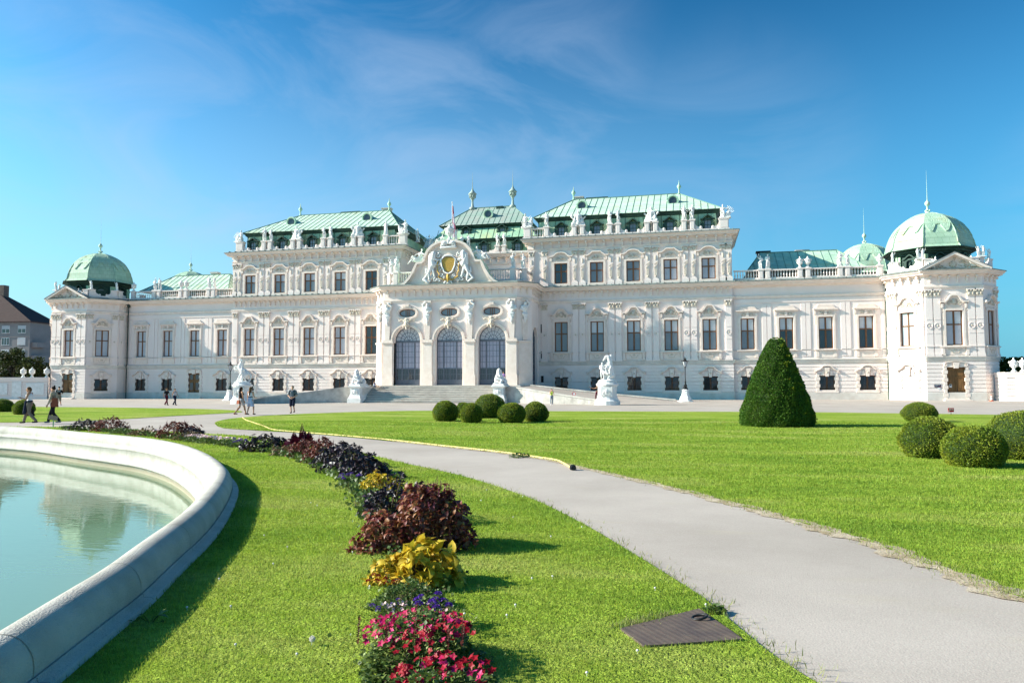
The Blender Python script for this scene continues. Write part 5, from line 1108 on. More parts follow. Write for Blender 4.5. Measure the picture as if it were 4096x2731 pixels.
# ---- street lamps
def lamp(x, y, z, lab):
    e = empty('street_lamp', (x, y, z), 0); tag(e, lab, 'street lamp', 'street lamps on stone bases')
    m = MB(); m.lathe([(1.0, -.3), (1.0, .08), (.78, .1), (.74, .22), (.66, .5), (.58, .62), (.5, .66), (.42, 1.1), (.34, 1.22), (.42, 1.26), (.42, 1.36), (.3, 1.42)], seg=8, rot=R(22.5)); m.build('stone_base', 'white', e)
    m = MB(); m.lathe([(.24, 1.38), (.25, 1.46), (.17, 1.6), (.13, 1.75), (.14, 2.0), (.10, 2.1), (.12, 2.3), (.075, 2.4), (.06, 2.5), (.085, 2.56), (.055, 2.62), (.05, 3.7), (.075, 3.76), (.05, 3.82), (.06, 3.95), (.12, 4.05), (.05, 4.1)], seg=9)
    for k in range(6): a = k*math.pi/3; m.tube([(.3*math.cos(a), .3*math.sin(a), 1.4), (.2*math.cos(a), .2*math.sin(a), 1.65), (.12*math.cos(a), .12*math.sin(a), 1.95)], .035, 5)
    m.build('pole', 'darkgreen' if x < 0 else 'iron', e, smooth=True)
    LT = Matrix.Translation((0, 0, 4.0)) @ Matrix.Scale(1.22, 4) @ Matrix.Translation((0, 0, -4.05)); m = MB(); m.T = LT
    for k in range(6):
        a = k*math.pi/3; b = a+math.pi/3; m.tube([(.1*math.cos(a), .1*math.sin(a), 4.05), (.24*math.cos(a), .24*math.sin(a), 4.62)], .014, 4); m.tube([(.25*math.cos(a), .25*math.sin(a), 4.62), (.25*math.cos(b), .25*math.sin(b), 4.62)], .018, 4); m.ell((.3*math.cos(a), .3*math.sin(a), 4.66), .035, .035, .06, seg=5)
    m.lathe([(.27, 4.62), (.2, 4.72), (.11, 4.8), (.12, 4.88), (.05, 4.95), (.05, 5.02), (.0, 5.1)], seg=6); L_ = m.build('lantern', 'iron', e); m = MB(); m.T = LT; m.lathe([(.08, 4.07), (.225, 4.61)], seg=6); m.lathe([(.05, 4.12), (.06, 4.4), (.03, 4.55)], seg=6); m.build('glass', 'pale', L_)
lamp(-30.07, -9.4, gz(-9.4), 'dark green lantern lamp on a stone base near the rearing horse'); lamp(30.07, -9.4, gz(-9.4), 'black lantern lamp on a stone base before the right ground-floor windows')
# ---- flag on the gable
e = empty('flagpole', (0, -5.2, 20.9)); tag(e, 'thin white flagpole with red and white flag above the gable', 'flagpole')
m = MB(); m.tube([(0, 0, -.6), (0, 0, 5.35)], .05, 6); m.ell((0, 0, 5.4), .09, .09, .09, seg=6); m.build('pole', 'whitepaint', e)
m = MB(); nz_ = 24
for i in range(nz_):
    for j in range(6):
        def P3(i, j):
            t = i/nz_; ww = (.08+.50*t)*(1-.45*max(0, t-.8)); a = j/6; return (.05+ww*a, .16*math.sin(a*9+t*2)*a, 4.9-4.3*t)
        m.mi = 0 if (j < 2 if i > 5 else j < 5) and i < 14 or j > 4 and i > 12 else 1; m.add([P3(i, j), P3(i+1, j), P3(i+1, j+1), P3(i, j+1)], [(0, 1, 2, 3)])
M['flagred'] = mat('flag_red', (.6, .03, .06), .8); M['flagwhite'] = mat('flag_white', (.72, .70, .80), .8)
m.build('flag', ['flagred', 'flagwhite'], e)
# ================================================================== statues and people
V3 = Vector
def base_joints(h=1.75, fem=False):
    k = h/1.75; sh = .175 if fem else .20; hp = .095
    J = dict(pelvis=(0, 0, .97), waist=(0, 0, 1.12), chest=(0, 0, 1.32), neck=(0, .0, 1.48), head=(0, -.015, 1.63),
             shL=(-sh, 0, 1.43), shR=(sh, 0, 1.43), elL=(-sh-.05, .0, 1.14), elR=(sh+.05, .0, 1.14), haL=(-sh-.06, -.06, .89), haR=(sh+.06, -.06, .89),
             hiL=(-hp, 0, .93), hiR=(hp, 0, .93), knL=(-hp, -.01, .50), knR=(hp, -.01, .50), anL=(-hp, .02, .09), anR=(hp, .02, .09))
    return {a: V3(b)*k for a, b in J.items()}, k
def body(m, J, k=1.0, fem=False, hands=True, fat=1.0):
    c = m.cap; e = m.ell; f = fat*k
    e(J['pelvis'], .165*f, .115*f, .13*f); c(J['pelvis'], J['waist'], .125*f, .112*f); e(J['chest'], (.155 if fem else .175)*f, .112*f, .17*f); c(J['waist'], J['chest'], .11*f, .125*f)
    c(J['shL'], J['shR'], .062*f, .062*f); c(J['chest'], J['neck'], .07*f, .055*k); c(J['neck'], J['head'], .052*k, .055*k)
    if fem:
        for s in (-1, 1): e(J['chest']+V3((s*.07*k, -.095*k, .0)), .062*k, .055*k, .06*k)
    h = J['head']; e(h+V3((0, 0, .03*k)), .077*k, .095*k, .105*k); e(h+V3((0, -.03*k, -.06*k)), .055*k, .062*k, .06*k); c(h+V3((0, -.09*k, .015*k)), h+V3((0, -.112*k, -.022*k)), .012*k, .016*k)
    for s in (-1, 1): e(h+V3((s*.078*k, .005*k, 0)), .014*k, .024*k, .034*k, seg=6); e(h+V3((s*.03*k, -.088*k, .028*k)), .016*k, .01*k, .01*k, seg=6)
    e(h+V3((0, -.092*k, -.055*k)), .026*k, .012*k, .010*k, seg=6)
    for s in 'LR':
        c(J['sh'+s], J['el'+s], .052*f, .040*f); c(J['el'+s], J['ha'+s], .040*f, .026*k)
        d = (J['ha'+s]-J['el'+s]).normalized(); p = J['ha'+s]; sx = -1 if s == 'L' else 1
        if hands:
            side = d.cross(V3((0, 0, 1) if abs(d.z) < .8 else (1, 0, 0))).normalized(); nrm = d.cross(side)
            c(p, p+d*.07*k, .028*k, .034*k)
            for i, L_ in enumerate((.066, .078, .074, .058)):
                o = p+d*.085*k+side*(.03-.02*i)*k; kn = o+d*L_*.55*k+nrm*.008*k*sx; c(o, kn, .0105*k, .0100*k, 6); c(kn, kn+d*L_*.45*k+nrm*.018*k*sx, .010*k, .0085*k, 6)
            t0 = p+d*.03*k+side*.03*k; c(t0, t0+d*.035*k+side*.03*k, .012*k, .011*k, 6); c(t0+d*.035*k+side*.03*k, t0+d*.065*k+side*.034*k, .011*k, .009*k, 6)
        else: c(p, p+d*.12*k, .032*k, .022*k)
        c(J['hi'+s], J['kn'+s], .088*f, .060*f); c(J['kn'+s], J['an'+s], .058*f, .036*k); q_ = J['kn'+s]*.65+J['an'+s]*.35; e(q_+V3((0, .012*k, 0)), .05*f, .052*f, .09*f)
        foot = J.get('ft'+s, V3((0, -.17*k, -.06*k))); c(J['an'+s]+V3((0, .03*k, -.045*k)), J['an'+s]+foot*.85, .035*k, .032*k); 
def statue_mesh(kind, seed=0):
    rd = random.Random(seed); m = MB(); J, k = base_joints(1.75, rd.random() < .4)
    J['head'] += V3((rd.uniform(-.05, .05), -.03, 0)); sw = rd.choice((-1, 1)); J['pelvis'] += V3((sw*.05, 0, 0)); J['hiL'] += V3((sw*.05, 0, 0)); J['hiR'] += V3((sw*.05, 0, 0)); J['knR' if sw < 0 else 'knL'] += V3((0, -.14, .02)); J['anR' if sw < 0 else 'anL'] += V3((sw*-.06, .08, 0))
    if kind == 'raised': J['elR'] = J['shR']+V3((.16, -.05, .18)); J['haR'] = J['elR']+V3((-.14, -.05, .22)); J['elL'] = J['shL']+V3((-.14, -.02, -.24)); J['haL'] = J['elL']+V3((.16, -.16, -.02))
    if kind == 'crossed':
        for s, x in (('L', 1), ('R', -1)): J['ha'+s] = J['el'+s]+V3((x*.22, -.16, .12))
    if kind == 'lean': J['elL'] = J['shL']+V3((-.2, .02, -.2)); J['haL'] = J['elL']+V3((.12, -.12, .2)); J['haR'] = J['elR']+V3((.16, -.1, -.12))
    if kind == 'robed':
        for s, x in (('L', 1), ('R', -1)): J['ha'+s] = J['el'+s]+V3((x*.2, -.17, .16 if s == 'L' else -.02))
    body(m, J, 1.0, rd.random() < .5, False, 1.12)
    m.box(-.32, .32, -.26, .26, 0, .07)
    if kind == 'robed':
        m.cap((0, .02, .95), (0, .03, .18), .19, .26); m.cap((0, .08, 1.4), (.03, .12, .3), .16, .2)
        for i in range(7): a = i*.9; m.cap((.17*math.cos(a), .13*math.sin(a), 1.0), (.27*math.cos(a+.3), .25*math.sin(a+.3), .1), .04, .05)
        m.ell(J['head']+V3((0, .04, .03)), .10, .11, .12)
    else:
        pts = [V3((-.2, .08, 1.35)), V3((-.22, -.06, 1.1)), V3((.05, -.16, .98)), V3((.22, -.05, .9)), V3((.26, .08, .6)), V3((.2, .12, .1))]
        for a, b in zip(pts, pts[1:]): m.cap(a, b, .055, .06)
        m.cap((-.05, .1, .95), (-.1, .14, .1), .12, .13); m.ell(J['head']+V3((0, .02, .06)), .10, .11, .08); m.cap((.1*sw, .12, .8), (.14*sw, .14, .05), .10, .12)
        if kind == 'raised': m.ell(J['haR']+V3((0, 0, .1)), .09, .07, .07)
    o = m.blob('statue', 'white', None, .033, 1); return o
def trophy_mesh(seed):
    rd = random.Random(seed); m = MB(); m.cap((0, 0, .25), (0, 0, 1.15), .24, .26); m.ell((0, -.05, 1.1), .30, .2, .3); m.cap((-.3, 0, 1.3), (.3, 0, 1.3), .12, .12); m.ell((0, -.03, 1.68), .14, .16, .17); m.ell((0, 0, 1.88), .06, .16, .1)
    for s in (-1, 1):
        m.cap((s*.35, 0, 1.2), (s*.5, -.02, .85), .1, .08); m.ell((s*.42, -.06, .45), .3, .16, .36, (0, s*.3, 0)); m.ell((s*.7, 0, .22), .2, .18, .2)
        for i in range(4): a = s*(.35+.22*i+rd.uniform(-.05, .05)); m.cap((s*.1, .05, .5), (math.sin(a)*1.35*.8, .08, .5+math.cos(a)*1.3), .035, .03); m.ell((math.sin(a)*1.35*.8, .08, .5+math.cos(a)*1.3), .05, .05, .12, (0, a, 0), seg=6)
        m.cap((s*.45, .1, .6), (s*.85, .1, 1.15), .05, .14)
    m.box(-.85, .85, -.3, .3, 0, .12); m.ell((0, -.15, .3), .3, .18, .22); return m.blob('statue', 'white', None, .04, 1)
def seated_mesh(seed, spears=True):
    rd = random.Random(seed); m = MB(); J, k = base_joints(1.75); off = V3((-.25, 0, -.30))
    for a in J: J[a] = J[a]+off
    J['knL'] = V3((-.45, -.35, .62)); J['anL'] = V3((-.42, -.3, .16)); J['knR'] = V3((-.1, -.4, .66)); J['anR'] = V3((-.1, -.25, .18)); J['haL'] = J['elL']+V3((.05, -.22, .05)); J['elR'] = J['shR']+V3((.2, 0, -.1)); J['haR'] = J['elR']+V3((.2, -.1, .12))
    body(m, J, 1, False, False, 1.2); m.box(-.6, .6, -.35, .35, 0, .14); m.ell((-.2, .05, .35), .32, .28, .3); m.ell(J['head']+V3((0, 0, .12)), .07, .13, .1); m.ell((.3, 0, .4), .26, .2, .34)
    if spears:
        for i in range(6): a = .15+.2*i; m.cap((.15, .05, .3), (.15+math.sin(a)*.85, .08, .3+math.cos(a)*1.05), .035, .035); m.ell((.15+math.sin(a)*.78, .08, .3+math.cos(a)*.98), .05, .04, .16, (0, a, 0), seg=6)
    else: m.ell((.45, -.05, .7), .16, .16, .2); m.cap((.4, 0, .3), (.5, -.05, .75), .16, .12); m.ell((.5, -.1, .95), .1, .1, .12)
    return m.blob('statue', 'white', None, .037, 1)
def reclining_mesh(putto=False):
    m = MB(); J, k = base_joints(1.75)
    J = dict(pelvis=V3((0, 0, .22)), waist=V3((-.12, 0, .36)), chest=V3((-.22, 0, .56)), neck=V3((-.28, 0, .75)), head=V3((-.34, -.03, .90)), shL=V3((-.36, -.12, .66)), shR=V3((-.12, .12, .70)), elL=V3((-.62, -.2, .5)), elR=V3((.1, -.1, .55)), haL=V3((-.55, -.3, .25)), haR=V3((.28, -.2, .42)), hiL=V3((.05, -.08, .22)), hiR=V3((.05, .08, .24)), knL=V3((.42, -.15, .42)), knR=V3((.48, .05, .3)), anL=V3((.62, -.15, -.02)), anR=V3((.85, .02, -.12)))
    J = {a: b*1.25 for a, b in J.items()}; body(m, J, 1.15, False, False, 1.15); m.ell((0, .05, .1), .5, .22, .2); m.cap((-.5, .1, .35), (.4, .1, .15), .17, .16); m.cap((.2, -.1, .3), (.5, -.12, .05), .14, .1)
    return m.blob('statue', 'white', None, .037, 1)
def putti_mesh(n=2):
    m = MB()
    for i in range(n):
        J, k = base_joints(1.0); off = V3(((-.22, .22)[i] if n > 1 else 0, -.02*i, .05 if i == 0 else .0)); J = {a: b+off for a, b in J.items()}
        J['elR'] = J['shR']+V3((.1, -.05, .1)); J['haR'] = J['elR']+V3((-.02, -.06, .14)); J['haL'] = J['elL']+V3((.1, -.1, .02)); body(m, J, .62, False, False, 1.35); m.ell(J['head']+V3((0, 0, .02)), .085, .09, .09)
    m.box(-.42 if n > 1 else -.25, .42 if n > 1 else .25, -.2, .2, 0, .1); m.cap((0, .1, .1), (0, .12, .55), .14, .1); return m.blob('statue', 'white', None, .026, 1)
def urn_mesh(k=1.0, fancy=0):
    m = MB(); m.lathe([(.26, 0), (.26, .08), (.2, .14), (.12, .24), (.10, .34), (.14, .38), (.30, .58), (.36, .78), (.33, .92), (.37, .96), (.37, 1.04), (.26, 1.08), (.24, 1.14), (.14, 1.22), (.06, 1.3), (.09, 1.38), (.0, 1.46)], seg=14)
    for i in range(10): a = i*.628; m.ell((.31*math.cos(a), .31*math.sin(a), .66), .05, .05, .14, seg=6)
    for s in (-1, 1): m.tube([(s*.34, 0, .8), (s*.47, 0, .95), (s*.42, 0, 1.1), (s*.3, 0, 1.0)], .04, 5)
    return m.build('urn', 'white', smooth=True)
PROT = {}
for nm, fn in (('s1', lambda: statue_mesh('raised', 3)), ('s2', lambda: statue_mesh('robed', 4)), ('s3', lambda: statue_mesh('crossed', 6)), ('s4', lambda: statue_mesh('lean', 8)), ('s5', lambda: statue_mesh('raised', 12)), ('s6', lambda: statue_mesh('lean', 15)),
               ('t1', lambda: trophy_mesh(1)), ('t2', lambda: trophy_mesh(2)), ('c1', lambda: seated_mesh(1)), ('c2', lambda: seated_mesh(2, False)), ('r1', reclining_mesh), ('p2', lambda: putti_mesh(2)), ('p1', lambda: putti_mesh(1)), ('u', urn_mesh)):
    o = fn(); COL.objects.unlink(o); PROT[nm] = o.data
HT = dict(s1=1.98, s2=1.78, s3=1.78, s4=1.78, s5=1.98, s6=1.78, t1=2.0, t2=2.0, c1=1.75, c2=1.6, r1=1.2, p2=1.1, p1=1.05, u=1.46)
def put(pk, x, y, z, h, label, cat, group, mirror=False, rz=0.0):
    o = bpy.data.objects.new('urn' if pk == 'u' else 'statue', PROT[pk]); COL.objects.link(o); k = h/HT[pk]
    o.location = (x, y, z); o.rotation_euler = (0, 0, rz); o.scale = (-k if mirror else k, k, k); tag(o, label, cat, group); return o
GS = 'stone statues along the roof parapets'; GU = 'stone urns along the roof balustrades'
Zp = 23.52
bays = ['first', 'second', 'third', 'fourth', 'fifth']
for s, side in ((-1, 'left'), (1, 'right')):
    A = lambda t: f'{t} on the {side} upper parapet'
    I = [('c2', 9.1, 2.15, 'inner corner group of seated figures'), ('s2' if s < 0 else 's4', 11.77, 2.05, 'single draped figure nearest the gable' if s < 0 else 'lone figure leaning on a staff nearest the gable'), ('t1', 16.15, 2.15, 'armour trophy nearer the gable'), ('s3', 20.42, 1.95, 'inner figure of the middle pair'), ('s1', 21.52, 1.95, 'outer figure of the middle pair'),
         ('t2', 25.9, 2.1, 'armour trophy farther from the gable'), ('s4' if s > 0 else 's5', 30.15, 2.0, 'inner figure of the outer pair'), ('s6', 31.2, 2.0, 'outer figure of the outer pair'), ('c1', 35.4, 2.1, 'far corner trophy of warrior and spears')]
    for i, (pk, x, h, t) in enumerate(I): put(pk, s*x, .42, Zp, h, f'white stone {t}, {side} upper parapet', 'statue', GS, s < 0 if pk in ('c1', 'c2') else i % 2 == 1, 0.2*((i*7) % 5-2)/2)
    W_ = [(39.67, 's5', 'inner figure of the pair beside the tall block', 2.0), (40.52, 's3', 'outer figure of the pair beside the tall block', 1.95), (49.2, 's4', 'inner figure of the pair near the corner dome', 1.95), (50.05, 's1', 'outer figure of the pair near the corner dome', 2.0)]
    for i, (x, pk, t, h) in enumerate(W_): put(pk, s*x, .55, 16.66, h, f'white stone {t}, {side} wing balustrade', 'statue', GS, i % 2 == 0)
    for x, t in ((44.44, 'inner'), (45.38, 'outer')): put('u', s*x, .55, 16.66, 1.5, f'white stone urn, {t} one of the pair on the {side} wing balustrade', 'urn', GU)
    put('u', s*53.8, .5, 16.66, 1.45, f'white stone urn where the {side} wing balustrade meets the tower', 'urn', GU)
    # tower figures
    put('r1', TC[s]-2.25, -4.85, 15.45, 1.15, f'white reclining figure on the left slope of the {side} tower pediment', 'statue', GS, True, .1); put('r1', TC[s]+2.25, -4.85, 15.45, 1.1, f'white reclining figure on the right slope of the {side} tower pediment', 'statue', GS, False, .1)
    put('p2' if s > 0 else 'p1', TC[s]-3.2, -4.0, 16.52, 1.35, f'white cherub group at the front left corner of the {side} tower parapet', 'statue', GS); put('p2' if s > 0 else 'p1', TC[s]+3.2, -4.0, 16.52, 1.35, f'white cherub group at the front right corner of the {side} tower parapet', 'statue', GS, True)
    put('p1', TC[s]-(5.6 if s > 0 else 4.9), -1.5, 16.52, 1.3, f'white cherub at the far left corner of the {side} tower parapet', 'statue', GS); put('p1', TC[s]+(5.6 if s < 0 else 4.9), -1.5, 16.52, 1.3, f'white cherub at the far right corner of the {side} tower parapet', 'statue', GS, True)
    put('s5' if s > 0 else 's3', s*8.15, -4.5, 17.27, 2.2, f'white draped figure on the front pedestal of the terrace {side} of the gable', 'statue', GS); put('s1', s*9.35, -3.5, 17.27, 2.25, f'white twisting figure on the corner pedestal of the terrace {side} of the gable', 'statue', GS, True)
    put('r1', s*4.35, -6.4, 18.3, 1.6, f'white reclining figure on the {side} shoulder of the gable', 'statue', GS, s < 0)
for x, t in ((-3.35, 'first'), (-2.3, 'second'), (2.3, 'third'), (3.35, 'fourth')): put('s3' if x in (-3.35, 3.35) else 's6', x, 10.35, 23.15, 1.9, f'{t} white figure from the left on the recessed parapet behind the gable', 'statue', GS, x < 0)
put('s4', -8.3, 4.0, 23.0, 2.0, 'white figure on the side parapet facing the recess, left block', 'statue', GS); put('t2', -8.2, 9.0, 23.0, 2.1, 'distant spear trophy at the back of the left block side parapet', 'statue', GS)
put('u', 0, -6.3, 20.95, 2.2, 'large white urn crowning the middle of the gable', 'urn', 'stone ornaments on the gable top'); put('p1', .85, -6.3, 20.85, 1.4, 'white cherub just right of the large gable urn', 'statue', GS); put('r1', -1.3, -6.3, 20.72, 1.0, 'white crouching figure just left of the large gable urn', 'statue', GS, True)
for x, y, t in ((-67.72, -5.7, 'leftmost full urn on the left garden wall'), (-66.43, -5.4, 'middle urn on the left garden wall'), (-64.25, -4.9, 'urn on the left garden wall touching the tower'), (65.85, -5.85, 'urn on the right garden wall nearer the tower'), (66.65, -6.05, 'urn on the right garden wall by the picture edge')): put('u', x, y, 3.22, 1.6, 'white stone '+t, 'urn', 'stone urns on the garden walls')
# ---- horse tamers
def horse(m, k, P):
    for a, b, r1, r2 in P: m.cap(V3(a)*k, V3(b)*k, r1*k, r2*k)
def ped_oval(h):
    m = MB(); m.lathe([(1.62, -.4), (1.62, .42), (1.5, .5), (1.36, .62), (1.3, .8), (1.22, 1.0), (1.2, 1.9), (1.26, 2.0), (1.42, 2.08), (1.44, 2.25), (1.3, 2.32), (1.22, 2.36), (1.18, 2.55), (0, 2.56)], seg=20, sx=.84, sy=.74)
    m.box(-.62, .62, -.97, -.8, .95, 1.95); ornament(m, 0, 1.45, .8, .8, -.98, 2); ornament(m, 0, 1.2, .6, .5, -.98, 7); return m
e = empty('horse_statue', (-21.95, -19.2, gz(-19)), R(8)); tag(e, 'white statue of a rearing horse with tamer on an oval pedestal', 'statue', 'horse tamer statues before the palace')
ped_oval(2.5).build('pedestal', 'white', e)
m = MB(); Z = 2.56
horse(m, 1, [((.45, 0, Z+1.05), (-.25, 0, Z+1.55), .42, .38), ((-.25, 0, Z+1.5), (-.35, -.05, Z+2.0), .34, .24), ((-.35, -.05, Z+1.95), (-.1, -.1, Z+2.55), .22, .15), ((-.12, -.1, Z+2.5), (-.28, -.15, Z+2.72), .14, .12), ((-.2, -.15, Z+2.72), (.08, -.22, Z+2.62), .11, .07),
             ((-.4, .12, Z+1.7), (-.95, .05, Z+1.95), .15, .08), ((-.95, .05, Z+1.95), (-1.12, .0, Z+1.6), .07, .06), ((-.35, -.18, Z+1.6), (-.85, -.25, Z+1.6), .15, .08), ((-.85, -.25, Z+1.6), (-.8, -.28, Z+1.2), .07, .05),
             ((.55, -.18, Z+.95), (.25, -.2, Z+.55), .26, .13), ((.25, -.2, Z+.55), (.5, -.2, Z+.25), .12, .07), ((.5, -.2, Z+.25), (.4, -.22, Z+.03), .07, .08), ((.6, .18, Z+.95), (.5, .2, Z+.5), .26, .12), ((.5, .2, Z+.5), (.78, .2, Z+.2), .11, .07), ((.78, .2, Z+.2), (.7, .18, Z+.03), .07, .08),
             ((.85, 0, Z+1.1), (1.05, 0, Z+.8), .1, .14), ((1.05, 0, Z+.8), (.95, 0, Z+.2), .14, .06)])
for i in range(7): m.ell((-.1+.02*i, .02, Z+2.6-.1*i), .09, .12, .1)
for s in (-1, 1): m.cap((-.2, -.1+s*.06, Z+2.8), (-.22, -.1+s*.08, Z+2.95), .04, .015)
m.build('tmp', 'white') if False else None
J, k = base_joints(1.95); J = {a: b+V3((.1, -.45, Z)) for a, b in J.items()}; J['elL'] = J['shL']+V3((-.2, -.02, .18)); J['haL'] = J['elL']+V3((-.15, .1, .3)); J['haR'] = J['elR']+V3((.1, -.1, .2)); J['knL'] += V3((-.25, -.05, .05)); J['anL'] += V3((-.35, 0, .02)); body(m, J, 1.1, False, False, 1.2)
m.cap((-.5, .1, Z+.1), (-.25, .1, Z+.9), .3, .2); m.cap((-.2, .0, Z+.1), (.1, -.2, Z+.9), .2, .14); m.ell((0, 0, Z+.05), .95, .6, .14)
m.blob('figure_group', 'white', e, .045, 1)
e = empty('horse_statue', (21.95, -19.2, gz(-19)), 0); tag(e, 'white statue of a horse bowing its head over a standing man, on an oval pedestal', 'statue', 'horse tamer statues before the palace')
ped_oval(2.5).build('pedestal', 'white', e)
m = MB()
horse(m, 1, [((.35, .1, Z+.6), (.25, .05, Z+1.45), .45, .42), ((.25, .05, Z+1.4), (.3, 0, Z+2.0), .38, .27), ((.3, 0, Z+2.0), (.15, -.05, Z+2.55), .25, .2), ((.15, -.05, Z+2.6), (-.1, -.1, Z+2.62), .19, .14), ((-.1, -.1, Z+2.6), (-.38, -.18, Z+2.2), .13, .08),
             ((.1, -.25, Z+1.5), (-.15, -.5, Z+1.35), .16, .09), ((-.15, -.5, Z+1.35), (-.0, -.5, Z+.95), .08, .06), ((.45, -.25, Z+1.5), (.3, -.55, Z+1.15), .16, .09), ((.3, -.55, Z+1.15), (.35, -.5, Z+.8), .08, .06),
             ((.5, -.1, Z+.6), (.15, -.3, Z+.35), .28, .14), ((.15, -.3, Z+.35), (.45, -.3, Z+.05), .11, .08), ((.6, .2, Z+.6), (.35, .2, Z+.3), .25, .12), ((.6, .2, Z+.2), (.6, .1, Z+.03), .14, .1), ((.55, .3, Z+.8), (.7, .2, Z+.1), .14, .1)])
for i in range(10): m.ell((.42+.03*math.sin(i*2), .02, Z+2.75-.12*i), .12, .13, .1)
J, k = base_joints(2.0); J = {a: b+V3((-.5, -.3, Z)) for a, b in J.items()}; J['elR'] = J['shR']+V3((.15, -.12, .05)); J['haR'] = J['elR']+V3((.12, -.02, .25)); J['haL'] = J['elL']+V3((.18, -.12, .02)); J['knR'] += V3((.05, -.12, .05)); J['anR'] += V3((.05, .0, 0)); body(m, J, 1.12, False, False, 1.15)
m.cap((-.3, .0, Z+.1), (-.05, -.05, Z+1.0), .22, .2); m.cap((-.55, -.35, Z+1.1), (.15, -.45, Z+.75), .12, .14); m.ell((0, 0, Z+.05), .95, .6, .14)
m.blob('figure_group', 'white', e, .045, 1)
# ---- sphinxes
for s in (-1, 1):
    e = empty('sphinx', (s*8.95, -15.0, -.2), 0); tag(e, f'white stone sphinx with woman\'s bust on its pedestal at the {"left" if s < 0 else "right"} end of the steps', 'statue', 'sphinxes flanking the steps')
    m = MB(); m.box(-.86, .86, -1.0, 1.9, -.4, .52); m.taper(-.80, .80, -.94, 1.84, .52, .66, .06, .06)
    m.add([(-.74, -.88, .66), (.74, -.88, .66), (.74, 1.78, .66), (-.74, 1.78, .66), (-.62, -.74, 1.0), (.62, -.74, 1.0), (.62, 1.64, 1.0), (-.62, 1.64, 1.0), (-.60, -.72, 1.7), (.60, -.72, 1.7), (.60, 1.62, 1.7), (-.60, 1.62, 1.7), (-.8, -.92, 1.9), (.8, -.92, 1.9), (.8, 1.82, 1.9), (-.8, 1.82, 1.9)],
          [(0+4*i+j, 0+4*i+(j+1) % 4, 4+4*i+(j+1) % 4, 4+4*i+j) for i in range(3) for j in range(4)])
    m.box(-.8, .8, -.92, 1.82, 1.9, 2.06); m.taper(-.72, .72, -.84, 1.74, 2.06, 2.2, .1, .1); ornament(m, 0, 1.32, .8, .8, -.76, 3); ornament(m, .05, 1.15, .5, .5, -.76, 9); m.build('pedestal', 'white', e)
    m = MB(); Z = 2.2; m.box(-.6, .6, -.75, 1.6, Z-.02, Z+.12)
    m.cap((0, 1.1, Z+.45), (0, -.1, Z+.6), .42, .36); m.cap((0, -.1, Z+.6), (0, -.3, Z+1.05), .36, .26); m.ell((0, -.25, Z+.95), .36, .28, .3)
    for q_ in (-1, 1):
        m.ell((q_*.15, -.48, Z+.92), .14, .14, .14); m.cap((q_*.34, -.1, Z+.9), (q_*.42, -.35, Z+.45), .15, .12); m.cap((q_*.42, -.35, Z+.45), (q_*.3, -.72, Z+.2), .12, .11); m.ell((q_*.45, 1.0, Z+.3), .22, .4, .3); m.cap((q_*.45, 1.0, Z+.2), (q_*.5, .5, Z+.15), .14, .1)
        m.cap((q_*.16, -.2, Z+1.6), (q_*.3, -.12, Z+1.1), .12, .09)
    m.cap((0, -.3, Z+1.1), (0, -.32, Z+1.35), .12, .11); m.ell((0, -.36, Z+1.48), .15, .17, .2); m.ell((0, -.52, Z+1.45), .03, .05, .06); m.ell((0, -.25, Z+1.6), .22, .22, .2); m.ell((0, -.2, Z+1.72), .13, .13, .14); m.cap((-.35, -.4, Z+.6), (.35, -.4, Z+.55), .16, .14)
    m.cap((.5, 1.2, Z+.4), (.25, 1.35, Z+.8), .07, .06)
    if s < 0: m.ell((.3, .2, Z+1.1), .16, .15, .18); m.ell((.32, .15, Z+1.42), .12, .12, .13); m.cap((.3, .2, Z+.6), (.3, .2, Z+1.0), .2, .16)
    m.blob('figure', 'white', e, .04, 1)

